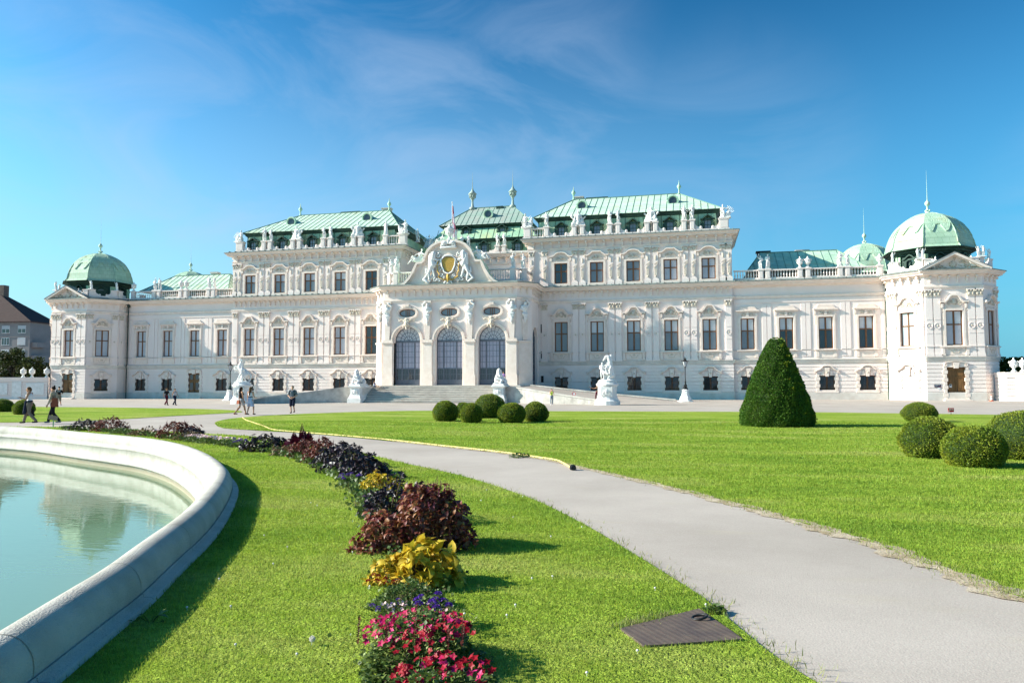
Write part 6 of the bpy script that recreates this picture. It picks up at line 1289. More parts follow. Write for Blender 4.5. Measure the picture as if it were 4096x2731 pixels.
# ---- people
def fabric(n, c): M[n] = mat('cloth_'+n, c, .85, var=.15, vscale=6, spec=.1)
for n, c in (('skin', (.58, .34, .24)), ('skin_tan', (.45, .25, .16)), ('hair_dark', (.03, .018, .012)), ('hair_brown', (.13, .07, .035)), ('white', (.75, .76, .8)), ('paleblue', (.5, .6, .8)), ('beige', (.42, .34, .24)), ('black', (.02, .02, .022)), ('khaki', (.26, .21, .15)), ('grey', (.16, .19, .22)), ('navy', (.02, .025, .05)), ('darkred', (.10, .015, .03)), ('brown', (.25, .075, .045)), ('lime', (.55, .75, .12)), ('pink', (.60, .32, .62)), ('greytrs', (.28, .3, .34)), ('lightgrey', (.5, .48, .5)), ('olive', (.22, .18, .14))): fabric('c_'+n, c)
def person(lab, x, y, z, rz, h, pose, wear, fem=False, fat=1.0, group='visitors'):
    e = empty('person', (x, y, z), rz); tag(e, lab, 'person', 'people walking and standing around the palace forecourt'); J, k = base_joints(h, fem)
    for a, b in pose.items():
        if a in J: J[a] = J[a]+V3(b)*k
        else: J[a] = V3(b)*k
    m = MB(); body(m, J, k, fem, True, fat); m.blob('body', 'c_'+wear.get('skin', 'skin'), e, .0125*k, 1)
    f = fat*k
    def cl(nm, mt, fn, vox=.016): m = MB(); fn(m); return m.blob(nm, 'c_'+mt, e, vox*k, 1)
    def top(m, sl, drop=.12, low=0.0):
        m.ell(J['chest']+V3((0, 0, -.01)), (.165 if fem else .188)*f, .125*f, .175*f); m.cap(J['waist'], J['chest'], .124*f, .14*f); m.ell(J['pelvis']+V3((0, 0, drop*k)), .160*f, .122*f, .10*f)
        if fem:
            for s in (-1, 1): m.ell(J['chest']+V3((s*.07*k, -.1*k, .0)), .068*k, .06*k, .065*k)
        for s in 'LR':
            if sl > 0: a, b = J['sh'+s], J['el'+s]; m.cap(a, a+(b-a)*min(1, sl), .064*f, .056*f)
            else: m.cap(J['sh'+s]*.55+J['neck']*.45+V3((0, -.05, -.02))*k, J['chest']+V3((-.09 if s == 'L' else .09, -.1, .05))*k, .014*k, .016*k); m.cap(J['sh'+s]*.55+J['neck']*.45+V3((0, -.0, .035))*k, J['chest']+V3((-.09 if s == 'L' else .09, .09, .05))*k, .014*k, .016*k)
            if sl > 1: m.cap(J['el'+s], J['el'+s]+(J['ha'+s]-J['el'+s])*.86, .054*f, .04*f)
        if sl > 0: m.cap(J['shL'], J['shR'], .068*f, .068*f)
    cl('shirt', wear['top'], lambda m: top(m, wear.get('sleeve', 0)))
    lg = wear.get('legs', 1.0)
    if wear.get('skirt'):
        def sk(m):
            L_ = wear['skirt']*k; c = J['pelvis']+V3((0, 0, .06*k)); m.cap(c, c-V3((0, 0, L_*.4)), .158*f, .175*f); m.lathe([(.15*f, .0), (.19*f, -L_*.5), (.235*f, -L_), (.22*f, -L_), (.14*f, -.02)], c, 14, 1, .8)
        cl('skirt', wear['bottom'], sk)
    else:
        def tr(m):
            m.ell(J['pelvis'], .175*f, .13*f, .125*f)
            for s in 'LR':
                a, b, c = J['hi'+s], J['kn'+s], J['an'+s]
                if lg >= 1: m.cap(a, b, .103*f, .078*f); m.cap(b, b+(c-b)*.93*min(1, lg), .078*f, .066*k)
                else: m.cap(a, a+(b-a)*min(1, lg*1.5), .105*f, .095*f)
        cl('trousers', wear['bottom'], tr)
    def hair(m):
        h_ = J['head']; m.ell(h_+V3((0, .018*k, .055*k)), .088*k, .102*k, .095*k)
        if wear.get('hair') == 'bun': m.ell(h_+V3((0, .06*k, .165*k)), .045*k, .045*k, .045*k)
        if wear.get('hair') == 'long': m.cap(h_+V3((0, .06*k, .02*k)), h_+V3((0, .10*k, -.36*k)), .088*k, .07*k)
        if wear.get('hair') == 'tail': m.ell(h_+V3((0, .10*k, .0)), .05*k, .05*k, .09*k)
    cl('hair', wear.get('hc', 'hair_dark'), hair)
    if wear.get('cap'): cl('cap', wear['cap'], lambda m: (m.ell(J['head']+V3((0, 0, .09*k)), .095*k, .11*k, .07*k), m.ell(J['head']+V3((0, -.12*k, .075*k)), .07*k, .07*k, .015*k)))
    def shoe(m, s): d = J.get('ft'+s, V3((0, -.17*k, -.06*k))); m.cap(J['an'+s]+V3((0, .035*k, -.045*k)), J['an'+s]+d*.95, .044*k, .038*k)
    for s in 'LR': cl('shoe', wear.get('shoe', 'black'), lambda m: shoe(m, s), .014)
    return e, J, k
WALK = dict(knL=(0, -.17, .02), anL=(0, -.30, .03), knR=(0, .05, .0), anR=(0, .34, .05))
WALKF = dict(WALK, elL=(0, .10, .02), haL=(0, .16, .03), elR=(0, -.08, .02), haR=(0, -.2, .06))
# rz: 0 faces the camera, +90deg turns the figure towards +X (right), -90 towards -X (left)
E_, J, k = person('woman in white camisole looking at her phone with a jacket tied round her hips', .23, -71.65, 0, R(-70), 1.74,
    dict(WALK, head=(0, -.05, -.02), elL=(-.02, -.02, .02), haL=(.0, .02, -.02), elR=(.02, -.05, .02), haR=(.03, -.20, .34)), dict(top='white', sleeve=0, bottom='olive', hair='tail', hc='hair_brown', shoe='black', skin='skin_tan'), True)
m = MB(); p = J['haR']; m.box(p.x-.035, p.x+.035, p.y-.16, p.y-.02, p.z+.01, p.z+.02); m.build('phone', 'c_black').parent = E_; tag(bpy.data.objects['phone']); 
m = MB(); m.ell(J['pelvis']+V3((0, 0, .1)), .19, .145, .06); m.cap(J['pelvis']+V3((.1, -.12, .08)), J['pelvis']+V3((.12, -.16, -.45)), .06, .08); m.cap(J['pelvis']+V3((.02, -.14, .08)), J['pelvis']+V3((.0, -.18, -.38)), .05, .07); m.blob('tied_jacket', 'c_navy', E_, .018)
def bag(e, J, k, at, sz, mt, nm='handbag', strap=None, lab=None):
    m = MB(); p = V3(at); m.taper(p.x-sz[0]/2, p.x+sz[0]/2, p.y-sz[1]/2, p.y+sz[1]/2, p.z-sz[2], p.z, sz[0]*.1, sz[1]*.2)
    m.tube([(p.x-sz[0]*.3, p.y, p.z-.01), (p.x-sz[0]*.2, p.y, p.z+.12), (p.x+sz[0]*.2, p.y, p.z+.12), (p.x+sz[0]*.3, p.y, p.z-.01)], .012, 5)
    if strap: m.tube([tuple(q_) for q_ in strap], .012, 5)
    o = m.build(nm, 'c_'+mt); o.matrix_world = e.matrix_basis.copy() if False else Matrix.Translation(e.location) @ Matrix.Rotation(e.rotation_euler.z, 4, 'Z'); tag(o, lab, 'bag'); return o
ph = bpy.data.objects['phone']; ph.parent = None; ph.matrix_world = Matrix.Translation(E_.location) @ Matrix.Rotation(E_.rotation_euler.z, 4, 'Z'); tag(ph, 'dark phone held up by the woman in the white camisole', 'phone')
bag(E_, J, k, J['haL']+V3((0, -.02, -.22)), (.14, .36, .28), 'black', 'tote_bag', lab='black tote bag hanging from the hand of the phone woman')
E_, J, k = person('woman with a hair bun in a beige top and dark trousers behind the phone woman', 1.15, -71.2, 0, R(-75), 1.74,
    dict(WALK, head=(0, -.03, -.01), elR=(0, -.03, 0), haR=(0, -.08, .02), elL=(0, .05, 0), haL=(0, .12, .03)), dict(top='beige', sleeve=1.5, bottom='black', hair='bun', hc='hair_dark', shoe='grey'), True)
bag(E_, J, k, J['pelvis']+V3((.2, .16, .25)), (.14, .3, .42), 'brown', 'shoulder_bag', strap=[J['shR']+V3((0, 0, .06)), J['pelvis']+V3((.2, .1, .24))], lab='dark brown shoulder bag of the woman with the bun')
E_, J, k = person('man in black t-shirt, dark cap and khaki shorts by the left tower door', -25.6, -42.9, gz(-42.9), R(30), 1.76, dict(WALKF, elR=(.04, .02, .04), haR=(-.1, .02, .18)), dict(top='black', sleeve=.8, bottom='khaki', legs=.62, cap='black', shoe='lightgrey'))
m = MB(); 
for i in range(5): m.box(-.13+i*.054, -.13+i*.054+.036, -.16, -.135, 1.34, 1.40)
o = m.build('shirt_print', 'c_white', E_)
person('person in black t-shirt and dark red trousers, left one of the distant couple', -19.05, -36.7, gz(-36.7), R(75), 1.66, WALKF, dict(top='black', sleeve=.6, bottom='darkred', hair='tail', hc='hair_brown', skin='skin_tan'))
person('woman in grey sleeveless top and dark trousers, right one of the distant couple', -18.2, -36.6, gz(-36.6), R(75), 1.62, WALKF, dict(top='lightgrey', sleeve=0, bottom='navy', hair='tail', hc='hair_brown'), True)
E_, J, k = person('woman in black tank top and white shorts with a brown shoulder bag, seen from behind', 3.84, -59.8, 0, R(150), 1.70, dict(WALK, head=(.02, -.01, 0), haL=(0, -.02, .0)), dict(top='black', sleeve=0, bottom='lightgrey', legs=.42, hair='long', shoe='brown', skin='skin_tan'), True, 1.05)
bag(E_, J, k, J['pelvis']+V3((-.12, .22, -.02)), (.34, .12, .24), 'brown', 'shoulder_bag', strap=[J['shR']+V3((0, .06, .03)), J['waist']+V3((-.05, .16, 0)), J['pelvis']+V3((-.12, .2, 0))], lab='reddish brown shoulder bag of the woman in the black tank top')
E_, J, k = person('woman with long brown hair in white top and pale blue skirt, seen from behind', 4.3, -59.5, 0, R(175), 1.70, dict(WALK, anL=(0, -.22, .02), anR=(-.02, .2, .03), elL=(0, -.05, 0), haL=(.06, -.2, .2)), dict(top='white', sleeve=0, bottom='paleblue', skirt=.50, hair='long', hc='hair_brown', shoe='black'), True)
m = MB(); m.lathe([(.142, 0), (.142, .06)], J['waist']+V3((0, 0, -.02)), 14, 1, .85); m.build('belt', 'c_black', E_)
E_, J, k = person('man in grey t-shirt and dark shorts with a backpack, walking towards the pool', 5.25, -56.1, 0, R(12), 1.78, dict(knL=(0, -.05, 0), anL=(0, .04, .0), knR=(0, -.08, .02), anR=(0, .1, .05), elL=(-.04, .02, 0), haL=(.17, -.14, .10), elR=(.04, .02, 0), haR=(-.17, -.14, .10)), dict(top='grey', sleeve=.75, bottom='navy', legs=.65, shoe='black'))
m = MB(); m.ell((0, .2, 1.28), .15, .1, .22); 
for s in (-1, 1): m.tube([(s*.1, .14, 1.5), (s*.12, .02, 1.54), (s*.13, -.13, 1.42), (s*.15, -.1, 1.2), (s*.14, .1, 1.1)], .02, 5)
o = m.build('backpack', 'c_black', smooth=True); o.matrix_world = Matrix.Translation(E_.location) @ Matrix.Rotation(E_.rotation_euler.z, 4, 'Z'); tag(o, 'black backpack on the man in the grey t-shirt', 'backpack')
person('woman in lime green top and grey leggings taking a photo before the right ramp', 15.9, -19.4, gz(-19.4), R(20), 1.74, dict(elL=(-.02, -.16, -.03), haL=(.14, -.2, .62), elR=(.02, -.16, -.03), haR=(-.14, -.2, .62), knL=(-.02, -.05, 0), head=(0, -.02, 0)), dict(top='lime', sleeve=0, bottom='greytrs', hair='tail', shoe='white'), True)
person('person with one arm stretched out, half hidden behind the right horse pedestal', 20.42, -15.5, .10, R(-10), 1.74, dict(elL=(-.16, -.05, .22), haL=(-.58, -.08, .62), elR=(.02, -.1, .05), haR=(-.3, -.3, .2), knL=(-.05, -.1, 0), anL=(-.08, 0, 0)), dict(top='black', sleeve=0, bottom='darkred', hair='tail', skin='skin_tan', shoe='brown'), True)
person('person in a pink shirt and dark cropped trousers standing by the right arch', 8.1, -9.6, FZ, R(10), 1.66, dict(head=(-.01, -.03, -.01), haL=(.08, -.1, .1), knL=(0, -.04, 0)), dict(top='pink', sleeve=.7, bottom='black', legs=1.0, hair='short', shoe='white', skin='skin_tan'), True, 1.1)
sit = dict(pelvis=(0, .1, -.85), waist=(0, .12, -.84), chest=(0, .12, -.84), neck=(0, .11, -.84), head=(0, .07, -.85), shL=(0, .12, -.84), shR=(0, .12, -.84), elL=(0, .02, -.80), elR=(0, .02, -.80), haL=(.1, -.25, -.6), haR=(-.1, -.25, -.6), hiL=(0, .08, -.83), hiR=(0, .08, -.83), knL=(0, -.38, -.42), anL=(0, -.85, -.05), knR=(-.05, -.4, -.38), anR=(-.06, -.82, -.05))
person('woman in pale blue top sitting with legs stretched on the steps beside the left sphinx', -7.75, -12.35, 1.86-.20, R(80), 1.66, sit, dict(top='paleblue', sleeve=0, bottom='navy', legs=.4, hair='tail', hc='hair_brown', shoe='greytrs'), True)
# ---- small things
e = empty('traffic_cone', (TC[1]+2.95, -6.2, gz(-6)), 0); tag(e, 'orange and white traffic cone right of the brown tower door', 'traffic cone')
M['orange'] = mat('orange_plastic', (.75, .16, .08), .5)
m = MB(); m.mi = 0; m.box(-.2, .2, -.2, .2, 0, .04); m.lathe([(.16, .04), (.135, .17)], seg=14); m.mi = 1; m.lathe([(.135, .17), (.10, .36)], seg=14); m.mi = 0; m.lathe([(.10, .36), (.08, .48)], seg=14); m.mi = 1; m.lathe([(.08, .48), (.055, .6)], seg=14); m.mi = 0; m.lathe([(.055, .6), (.035, .72)], seg=14); o = m.build('body', ['orange', 'whitepaint'], e)
def text(s, size, loc, m, parent, rz=0, nm='lettering', font_b=False):
    c = bpy.data.curves.new(nm, 'FONT'); c.body = s; c.size = size; c.extrude = .002; c.align_x = 'CENTER'; c.align_y = 'CENTER'; c.materials.append(M[m]); c.offset = .004*size/.12
    t = bpy.data.objects.new(nm, c); COL.objects.link(t); dg = bpy.context.evaluated_depsgraph_get(); me = bpy.data.meshes.new_from_object(t.evaluated_get(dg)); bpy.data.objects.remove(t)
    o = bpy.data.objects.new(nm, me); COL.objects.link(o); o.parent = parent; o.location = loc; o.rotation_euler = (R(90), 0, rz); return o
e = empty('direction_sign', (45.5, -52.2, 0), R(10)); tag(e, 'small red sign reading tickets with an arrow at the far lawn edge', 'sign')
m = MB(); m.box(-.165, .165, -.01, .01, .17, .40); m.build('panel', 'redpaint', e); m = MB(); m.box(-.01, .01, -.0, .015, -.05, .2); m.build('post', 'iron', e)
text('tickets', .10, (0, -.013, .31), 'whitepaint', e)
m = MB(); m.prism([(-.145, .225), (-.11, .255), (-.11, .235), (-.08, .235), (-.08, .215), (-.11, .215), (-.11, .195)], -.014, -.0105); m.build('arrow', 'whitepaint', e)
e = empty('plant_label', (4.15, -74.3, 0), R(15)); tag(e, 'small olive label board on a green stake behind the pool rim', 'label')
m = MB(); m.add([(-.19, -.06, .36), (.19, -.06, .30), (.19, .03, .48), (-.19, .03, .54), (-.19, -.05, .35), (.19, -.05, .29), (.19, .04, .47), (-.19, .04, .53)], [(0, 1, 2, 3), (4, 7, 6, 5), (0, 4, 5, 1), (2, 6, 7, 3)]); m.build('board', 'c_olive', e); m = MB(); m.box(-.02, .02, 0, .02, -.05, .42); m.build('stake', 'copper_mid', e)
e = empty('no_entry_sign', (17.75, -15.4, .62), 0)
m = MB(); m.ribbon(arc(0, .25, .16, 0, 360, 20)[::-1], -.05, -.02, .02); m.mi = 1; m.prism(arc(0, .25, .15, 0, 360, 20)[:-1], -.005, .005); m.mi = 0; m.box(-.02, .02, -.0, .03, -.3, .1); o = m.build('disc', ['redpaint', 'whitepaint'], e); tag(e, 'small round red and white sign on the right ramp', 'sign')
# hose
HO = chaikin([(6.39,-63.62),(8.57,-66.71),(10.12,-68.62),(13.12,-72.41),(14.4,-74.2),(15.78,-75.18),(18.62,-76.89),(21.44,-78.85),(23.91,-80.92),(25.4,-82.04),(26.24,-82.82),(27.01,-83.64),(27.65,-84.26),(27.94,-85.02),(28.28,-86.04)], 2, False)
M['hose'] = mat('hose_yellow', (.74, .56, .22), .55, var=.25, vscale=3)
m = MB(); m.tube([(x, y, .025) for x, y in HO], .021, 8); o = m.build('hose', 'hose', smooth=True); tag(o, 'long pale yellow garden hose lying along the lawn edge', 'hose')
x, y = HO[-1]; x0, y0 = HO[-2]; d = V3((x-x0, y-y0, 0)).normalized()
m = MB(); m.tube([(x, y, .045), (x+d.x*.16, y+d.y*.16, .045)], .055, 10); m.tube([(x+d.x*.05, y+d.y*.05, .045), (x+d.x*.08, y+d.y*.08, .045)], .068, 10); c = m.build('coupling', 'iron', o)
# inspection cover
def cover_mat():
    m = mat('rusty_chequer_plate', (.095, .07, .065), .7, col2=(.16, .115, .09), vscale=5, detail=9, metal=.2, spec=.4); t = m.node_tree; b = t.nodes['Principled BSDF']
    g = N(t, 'ShaderNodeNewGeometry'); mp_ = N(t, 'ShaderNodeMapping'); mp_.inputs['Rotation'].default_value = (0, 0, .95); w_ = N(t, 'ShaderNodeTexWave', _Scale=24.0, _Distortion=.0); t.links.new(g.outputs['Position'], mp_.inputs[0]); t.links.new(mp_.outputs[0], w_.inputs['Vector'])
    mp2 = N(t, 'ShaderNodeMapping'); mp2.inputs['Rotation'].default_value = (0, 0, .95+1.57); w2 = N(t, 'ShaderNodeTexWave', _Scale=6.0); t.links.new(g.outputs['Position'], mp2.inputs[0]); t.links.new(mp2.outputs[0], w2.inputs['Vector']); mu = N(t, 'ShaderNodeMath', operation='MULTIPLY'); t.links.new(w_.outputs[1], mu.inputs[0]); t.links.new(w2.outputs[1], mu.inputs[1])
    bp = N(t, 'ShaderNodeBump', _Strength=.5); bp.inputs['Distance'].default_value = .006; t.links.new(mu.outputs[0], bp.inputs['Height']); t.links.new(bp.outputs[0], b.inputs['Normal']); return m
M['cover'] = cover_mat()
MC = [(30.18, -96.33), (30.72, -95.72), (31.00, -96.38), (30.36, -96.66)]
m = MB(); m.prismz(MC, -.02, .026); o = m.build('inspection_cover', 'cover'); tag(o, 'dark rusty metal inspection cover with a lifting ring in the grass', 'cover')
m = MB(); m.tube([(30.72+.055*math.cos(a), -95.98+.055*math.sin(a), .036+.012*math.cos(a)) for a in np.linspace(0, 6.28, 16)], .009, 6); m.build('lifting_ring', 'iron', o, smooth=True)
# ================================================================== lawns
LBt = [(8.06,-68.74),(6.45,-65.26),(6.0,-63.15),(5.9,-60.0),(6.6,-57.2),(8.4,-52.9),(12.01,-49.6),(20.11,-49.6),(28.57,-49.2),(33.71,-48.7),(40.75,-49.0),(60,-56),(75,-66),(80,-85),(70,-97),(50,-103),(38,-101.5),(34.5,-97.5)]
LBb = [(33.26,-94.8),(33.15,-94.57),(32.99,-93.97),(32.81,-93.55),(32.58,-92.71),(32.14,-91.9),(31.69,-90.9),(31.31,-90.3),(30.77,-89.3),(30.12,-88.22),(29.51,-87.32),(28.89,-86.34),(28.32,-85.58),(27.68,-84.47),(26.27,-82.96),(25.44,-82.19),(23.97,-81.09),(21.54,-79.12),(18.74,-77.14),(15.86,-75.32),(15.1,-75.14),(13.8,-74.47),(12.64,-73.96),(11.36,-73.15)]
LA_e = [(-6,-74.4),(-1.0,-74.2),(3.38,-73.9),(7.22,-74.6),(9.87,-75.49),(13.09,-76.81),(15.09,-77.45),(15.77,-77.87),(18.81,-80.27),(21.23,-82.27),(23.05,-84.03),(24.35,-85.55),(25.62,-86.8),(26.41,-87.66),(27.3,-88.83),(28.41,-90.44),(29.01,-91.57),(29.51,-92.55),(29.96,-93.54),(30.31,-94.32),(30.55,-94.86),(30.76,-95.35),(30.84,-95.61),(31.06,-96.3),(31.18,-96.65),(31.36,-97.03),(32.2,-98.6),(33.5,-100.6),(36,-103.6),(38,-107)]
LC = [(-38,-45.5),(-30.68,-45.0),(-23.97,-45.3),(-15.84,-46.0),(-12.6,-47.0),(-6.63,-48.6),(-2.08,-51.2),(.6,-54.3),(.97,-56.2),(1.0,-58.54),(.69,-61.52),(.83,-64.09),(.9,-66.53),(.3,-68.56),(-.5,-70.0),(-2.5,-71.0),(-8,-71.6),(-16,-72.5),(-30,-72),(-40,-66)]
LB = LBt+LBb
# lawn A lies between the pool rim and the path
_far = [p for p in POOL[:17]]
LA = LA_e + [(30, -112), (26.3, -107), (27.2, -102.4)] + [(27.5, -99.4)] + _far[1:] + [(6.59, -78.7), (2.5, -78.1), (-2.5, -77.9), (-7, -78.0)]
LAWNS = dict(A=chaikin(LA, 1), B=chaikin(LB, 1), C=chaikin(LC, 1))
def inpoly(P, X, Y):
    c = np.zeros(len(X), bool); n = len(P)
    for i in range(n):
        x1, y1 = P[i]; x2, y2 = P[i-1]
        if y1 == y2: continue
        k = ((y1 > Y) != (y2 > Y)) & (X < (x2-x1)*(Y-y1)/(y2-y1)+x1); c ^= k
    return c
def edgedist(P, X, Y):
    d = np.full(len(X), 1e9)
    for i in range(len(P)):
        a = np.array(P[i-1]); b = np.array(P[i]); v = b-a; L2 = (v@v)+1e-9; t = np.clip(((X-a[0])*v[0]+(Y-a[1])*v[1])/L2, 0, 1); d = np.minimum(d, np.hypot(X-a[0]-t*v[0], Y-a[1]-t*v[1]))
    return d
def lawn_mat(name, g1, g2, g3, blades=False):
    m = bpy.data.materials.new(name); m.use_nodes = True; t = m.node_tree; b = t.nodes['Principled BSDF']; b.inputs['Roughness'].default_value = .65 if blades else .9; b.inputs['Specular IOR Level'].default_value = .25 if blades else .05
    g = N(t, 'ShaderNodeNewGeometry'); n1_ = N(t, 'ShaderNodeTexNoise', _Scale=.33, _Detail=7.0, _Roughness=.66); mp_ = N(t, 'ShaderNodeMapping'); mp_.inputs['Rotation'].default_value = (0, 0, -.23); mp_.inputs['Scale'].default_value = (.55, 1.3, 1)
    t.links.new(g.outputs['Position'], mp_.inputs[0]); t.links.new(mp_.outputs[0], n1_.inputs['Vector'])
    r = N(t, 'ShaderNodeValToRGB'); e = r.color_ramp.elements; e[0].position = .32; e[1].position = .70; e[0].color = (*g1, 1); e[1].color = (*g3, 1); k = e.new(.5); k.color = (*g2, 1); t.links.new(n1_.outputs[0], r.inputs[0]); out = r.outputs[0]
    n2_ = N(t, 'ShaderNodeTexNoise', _Scale=3.5 if blades else 12.0, _Detail=5.0); t.links.new(g.outputs['Position'], n2_.inputs['Vector'])
    r2 = N(t, 'ShaderNodeMapRange'); r2.inputs[1].default_value = .3; r2.inputs[2].default_value = .7; r2.inputs[3].default_value = .80 if blades else .62; r2.inputs[4].default_value = 1.16 if blades else 1.22; t.links.new(n2_.outputs[0], r2.inputs[0])
    mx = N(t, 'ShaderNodeMix', data_type='RGBA', blend_type='MULTIPLY'); mx.inputs[0].default_value = 1; t.links.new(out, mx.inputs[6]); t.links.new(r2.outputs[0], mx.inputs[7]); out = mx.outputs[2]
    if blades:
        ri = N(t, 'ShaderNodeValToRGB'); e = ri.color_ramp.elements; e[0].color = (.62, .75, .6, 1); e[1].color = (1.5, 1.25, 1.1, 1); k = e.new(.55); k.color = (1, 1, 1, 1); k = e.new(.93); k.color = (1.15, 1.1, 1.0, 1); t.links.new(g.outputs['Random Per Island'], ri.inputs[0])
        m2 = N(t, 'ShaderNodeMix', data_type='RGBA', blend_type='MULTIPLY'); m2.inputs[0].default_value = 1; t.links.new(out, m2.inputs[6]); t.links.new(ri.outputs[0], m2.inputs[7]); out = m2.outputs[2]
        tr = N(t, 'ShaderNodeBsdfTranslucent'); ms = N(t, 'ShaderNodeMixShader'); ms.inputs[0].default_value = .45; t.links.new(out, tr.inputs[0]); t.links.new(b.outputs[0], ms.inputs[1]); t.links.new(tr.outputs[0], ms.inputs[2]); t.links.new(ms.outputs[0], t.nodes['Material Output'].inputs[0])
    else:
        nb = N(t, 'ShaderNodeTexNoise', _Scale=45.0, _Detail=3.0); bp = N(t, 'ShaderNodeBump', _Strength=1.0); bp.inputs['Distance'].default_value = .06; t.links.new(g.outputs['Position'], nb.inputs['Vector']); t.links.new(nb.outputs[0], bp.inputs['Height']); t.links.new(bp.outputs[0], b.inputs['Normal'])
    t.links.new(out, b.inputs['Base Color']); return m
G1, G2, G3 = (.165, .275, .03), (.285, .385, .045), (.42, .44, .12)
M['lawn'] = lawn_mat('lawn_soil_and_grass', G1, G2, G3); M['blade'] = lawn_mat('grass_blades', G1, G2, G3, True)
for k_, P in LAWNS.items():
    m = MB(); poly_with_holes(m, P, [], lambda x, y: .012+(gz(y) if k_ == 'C' else 0))
    o = m.build('lawn', 'lawn'); tag(o, kind='structure')
# bare dry soil along the edge of the big lawn
M['soil'] = mat('dry_soil', (.46, .38, .29), .95, col2=(.27, .20, .12), vscale=4, bump=.6, bscale=40, detail=8)
m = MB(); E = chaikin([(33.9,-96.2)]+LBb[:18], 4, False); vs = []
for i, (x, y) in enumerate(E):
    a = E[max(0, i-1)]; b = E[min(len(E)-1, i+1)]; d = V3((b[0]-a[0], b[1]-a[1])).normalized(); nrm = V3((-d.y, d.x)); q_ = math.hypot(x-33, y+96); nf = max(.35, 1.25-q_*.06)
    w1 = nf*(.13+.05*math.sin(q_*5.1)+.035*math.sin(q_*13.7+1)+.02*math.sin(q_*31)); w0 = nf*(.10+.045*math.sin(q_*4.3+2)+.03*math.sin(q_*11.3)+.02*math.sin(q_*27+1))
    vs += [(x+nrm.x*w1, y+nrm.y*w1, .004), (x-nrm.x*w0, y-nrm.y*w0, .018)]
m.add(vs, [(2*i, 2*i+1, 2*i+3, 2*i+2) for i in range(len(E)-1)]); tag(m.build('soil_strip', 'soil'), 'bare dry soil', kind='structure')
# grass blades, denser towards the viewpoint
CX_, CY_ = CAM[0], CAM[1]
def grass(n, rmin, rmax, name, lab, pw=1.0):
    a0 = -YAW; th = RNG.uniform(-R(44), R(44), n)+math.pi/2+(-YAW); r = rmin*(rmax/rmin)**RNG.random(n)**pw
    X = CX_+r*np.cos(th); Y = CY_+r*np.sin(th); ok = np.zeros(n, bool); ed = np.full(n, 9.0)
    for P in LAWNS.values():
        i_ = inpoly(P, X, Y); ok |= i_; d = edgedist(P, X, Y); ed = np.where(i_, d, ed); 
    fr = (~ok) & (RNG.random(n) < .0)
    ci = inpoly(MC, X, Y); ok &= ~ci
    dead = (ed < .16) & (RNG.random(n) < .45); ok &= ~dead
    X, Y, r, ed = X[ok], Y[ok], r[ok], ed[ok]; k = len(X)
    clump = .5+.5*np.sin(X*2.1+1.3*np.sin(Y*1.7))*np.sin(Y*2.6+X*.6); near = np.clip(r/6, .7, 9)
    H = (.016+.020*RNG.random(k)+.010*clump)*np.clip(near**.2, .9, 1.2); H *= np.where(ed < .25, 1.3, 1.0)
    W = .0034*np.clip(r/4.5, .8, 10); lean = RNG.normal(0, .42, (k, 2)); D = np.stack([lean[:, 0], lean[:, 1], np.ones(k)], 1)
    z = np.where((Y > -72) & (X < 1.5), np.array([gz(v) for v in Y]), 0.0)+.008
    tm = [(-.5, 0, 0), (.5, 0, 0), (-.36, .55, .05), (.36, .55, .05), (0, 1, .22)]
    U = np.stack([RNG.normal(0, 1, k), RNG.normal(0, 1, k), np.zeros(k)], 1)
    return leafmesh(name, np.stack([X, Y, z], 1), D, H, tm, [(0, 1, 3, 2), (2, 3, 4)], 'blade', up=U, roll=.1, asp=W/H*1.0)
tag(grass(620000, 3.2, 40, 'grass', '', .66), 'short green lawn grass', 'grass', kind='stuff')
# taller rough grass and weeds along the path edges and the cover
P_ = []; D_ = []
for i in range(5200):
    src = random.choice([LBb[:20], LBb[:20], LBb[:12], LA_e[8:27]]); j = random.randrange(len(src)-1); t_ = random.random(); x = src[j][0]*(1-t_)+src[j+1][0]*t_; y = src[j][1]*(1-t_)+src[j+1][1]*t_
    P_.append((x+random.gauss(.02, .09), y+random.gauss(.02, .09), 0)); D_.append((random.gauss(0, .7), random.gauss(0, .7), 1))
for i in range(700):
    t_ = random.random(); a = MC[0]; b = MC[1]; P_.append((a[0]+(b[0]-a[0])*t_*.7+random.gauss(-.04, .04), a[1]+(b[1]-a[1])*t_*.7+random.gauss(.03, .035), 0)); D_.append((random.gauss(0, .6), random.gauss(-.1, .6), 1))
M['weed'] = mat('weeds', (.16, .22, .05), .7, col2=(.34, .30, .13), vscale=9, transl=.3)
P_ = np.array(P_); D_ = np.array(D_, float); tag(leafmesh('weeds', P_, D_, RNG.uniform(.02, .06, len(P_)), [(-.5, 0, 0), (.5, 0, 0), (-.4, .5, .1), (.4, .5, .1), (0, 1, .3)], [(0, 1, 3, 2), (2, 3, 4)], 'weed', asp=np.full(len(P_), .12)), 'rough grass and weeds along the path edges', 'weeds', kind='stuff')
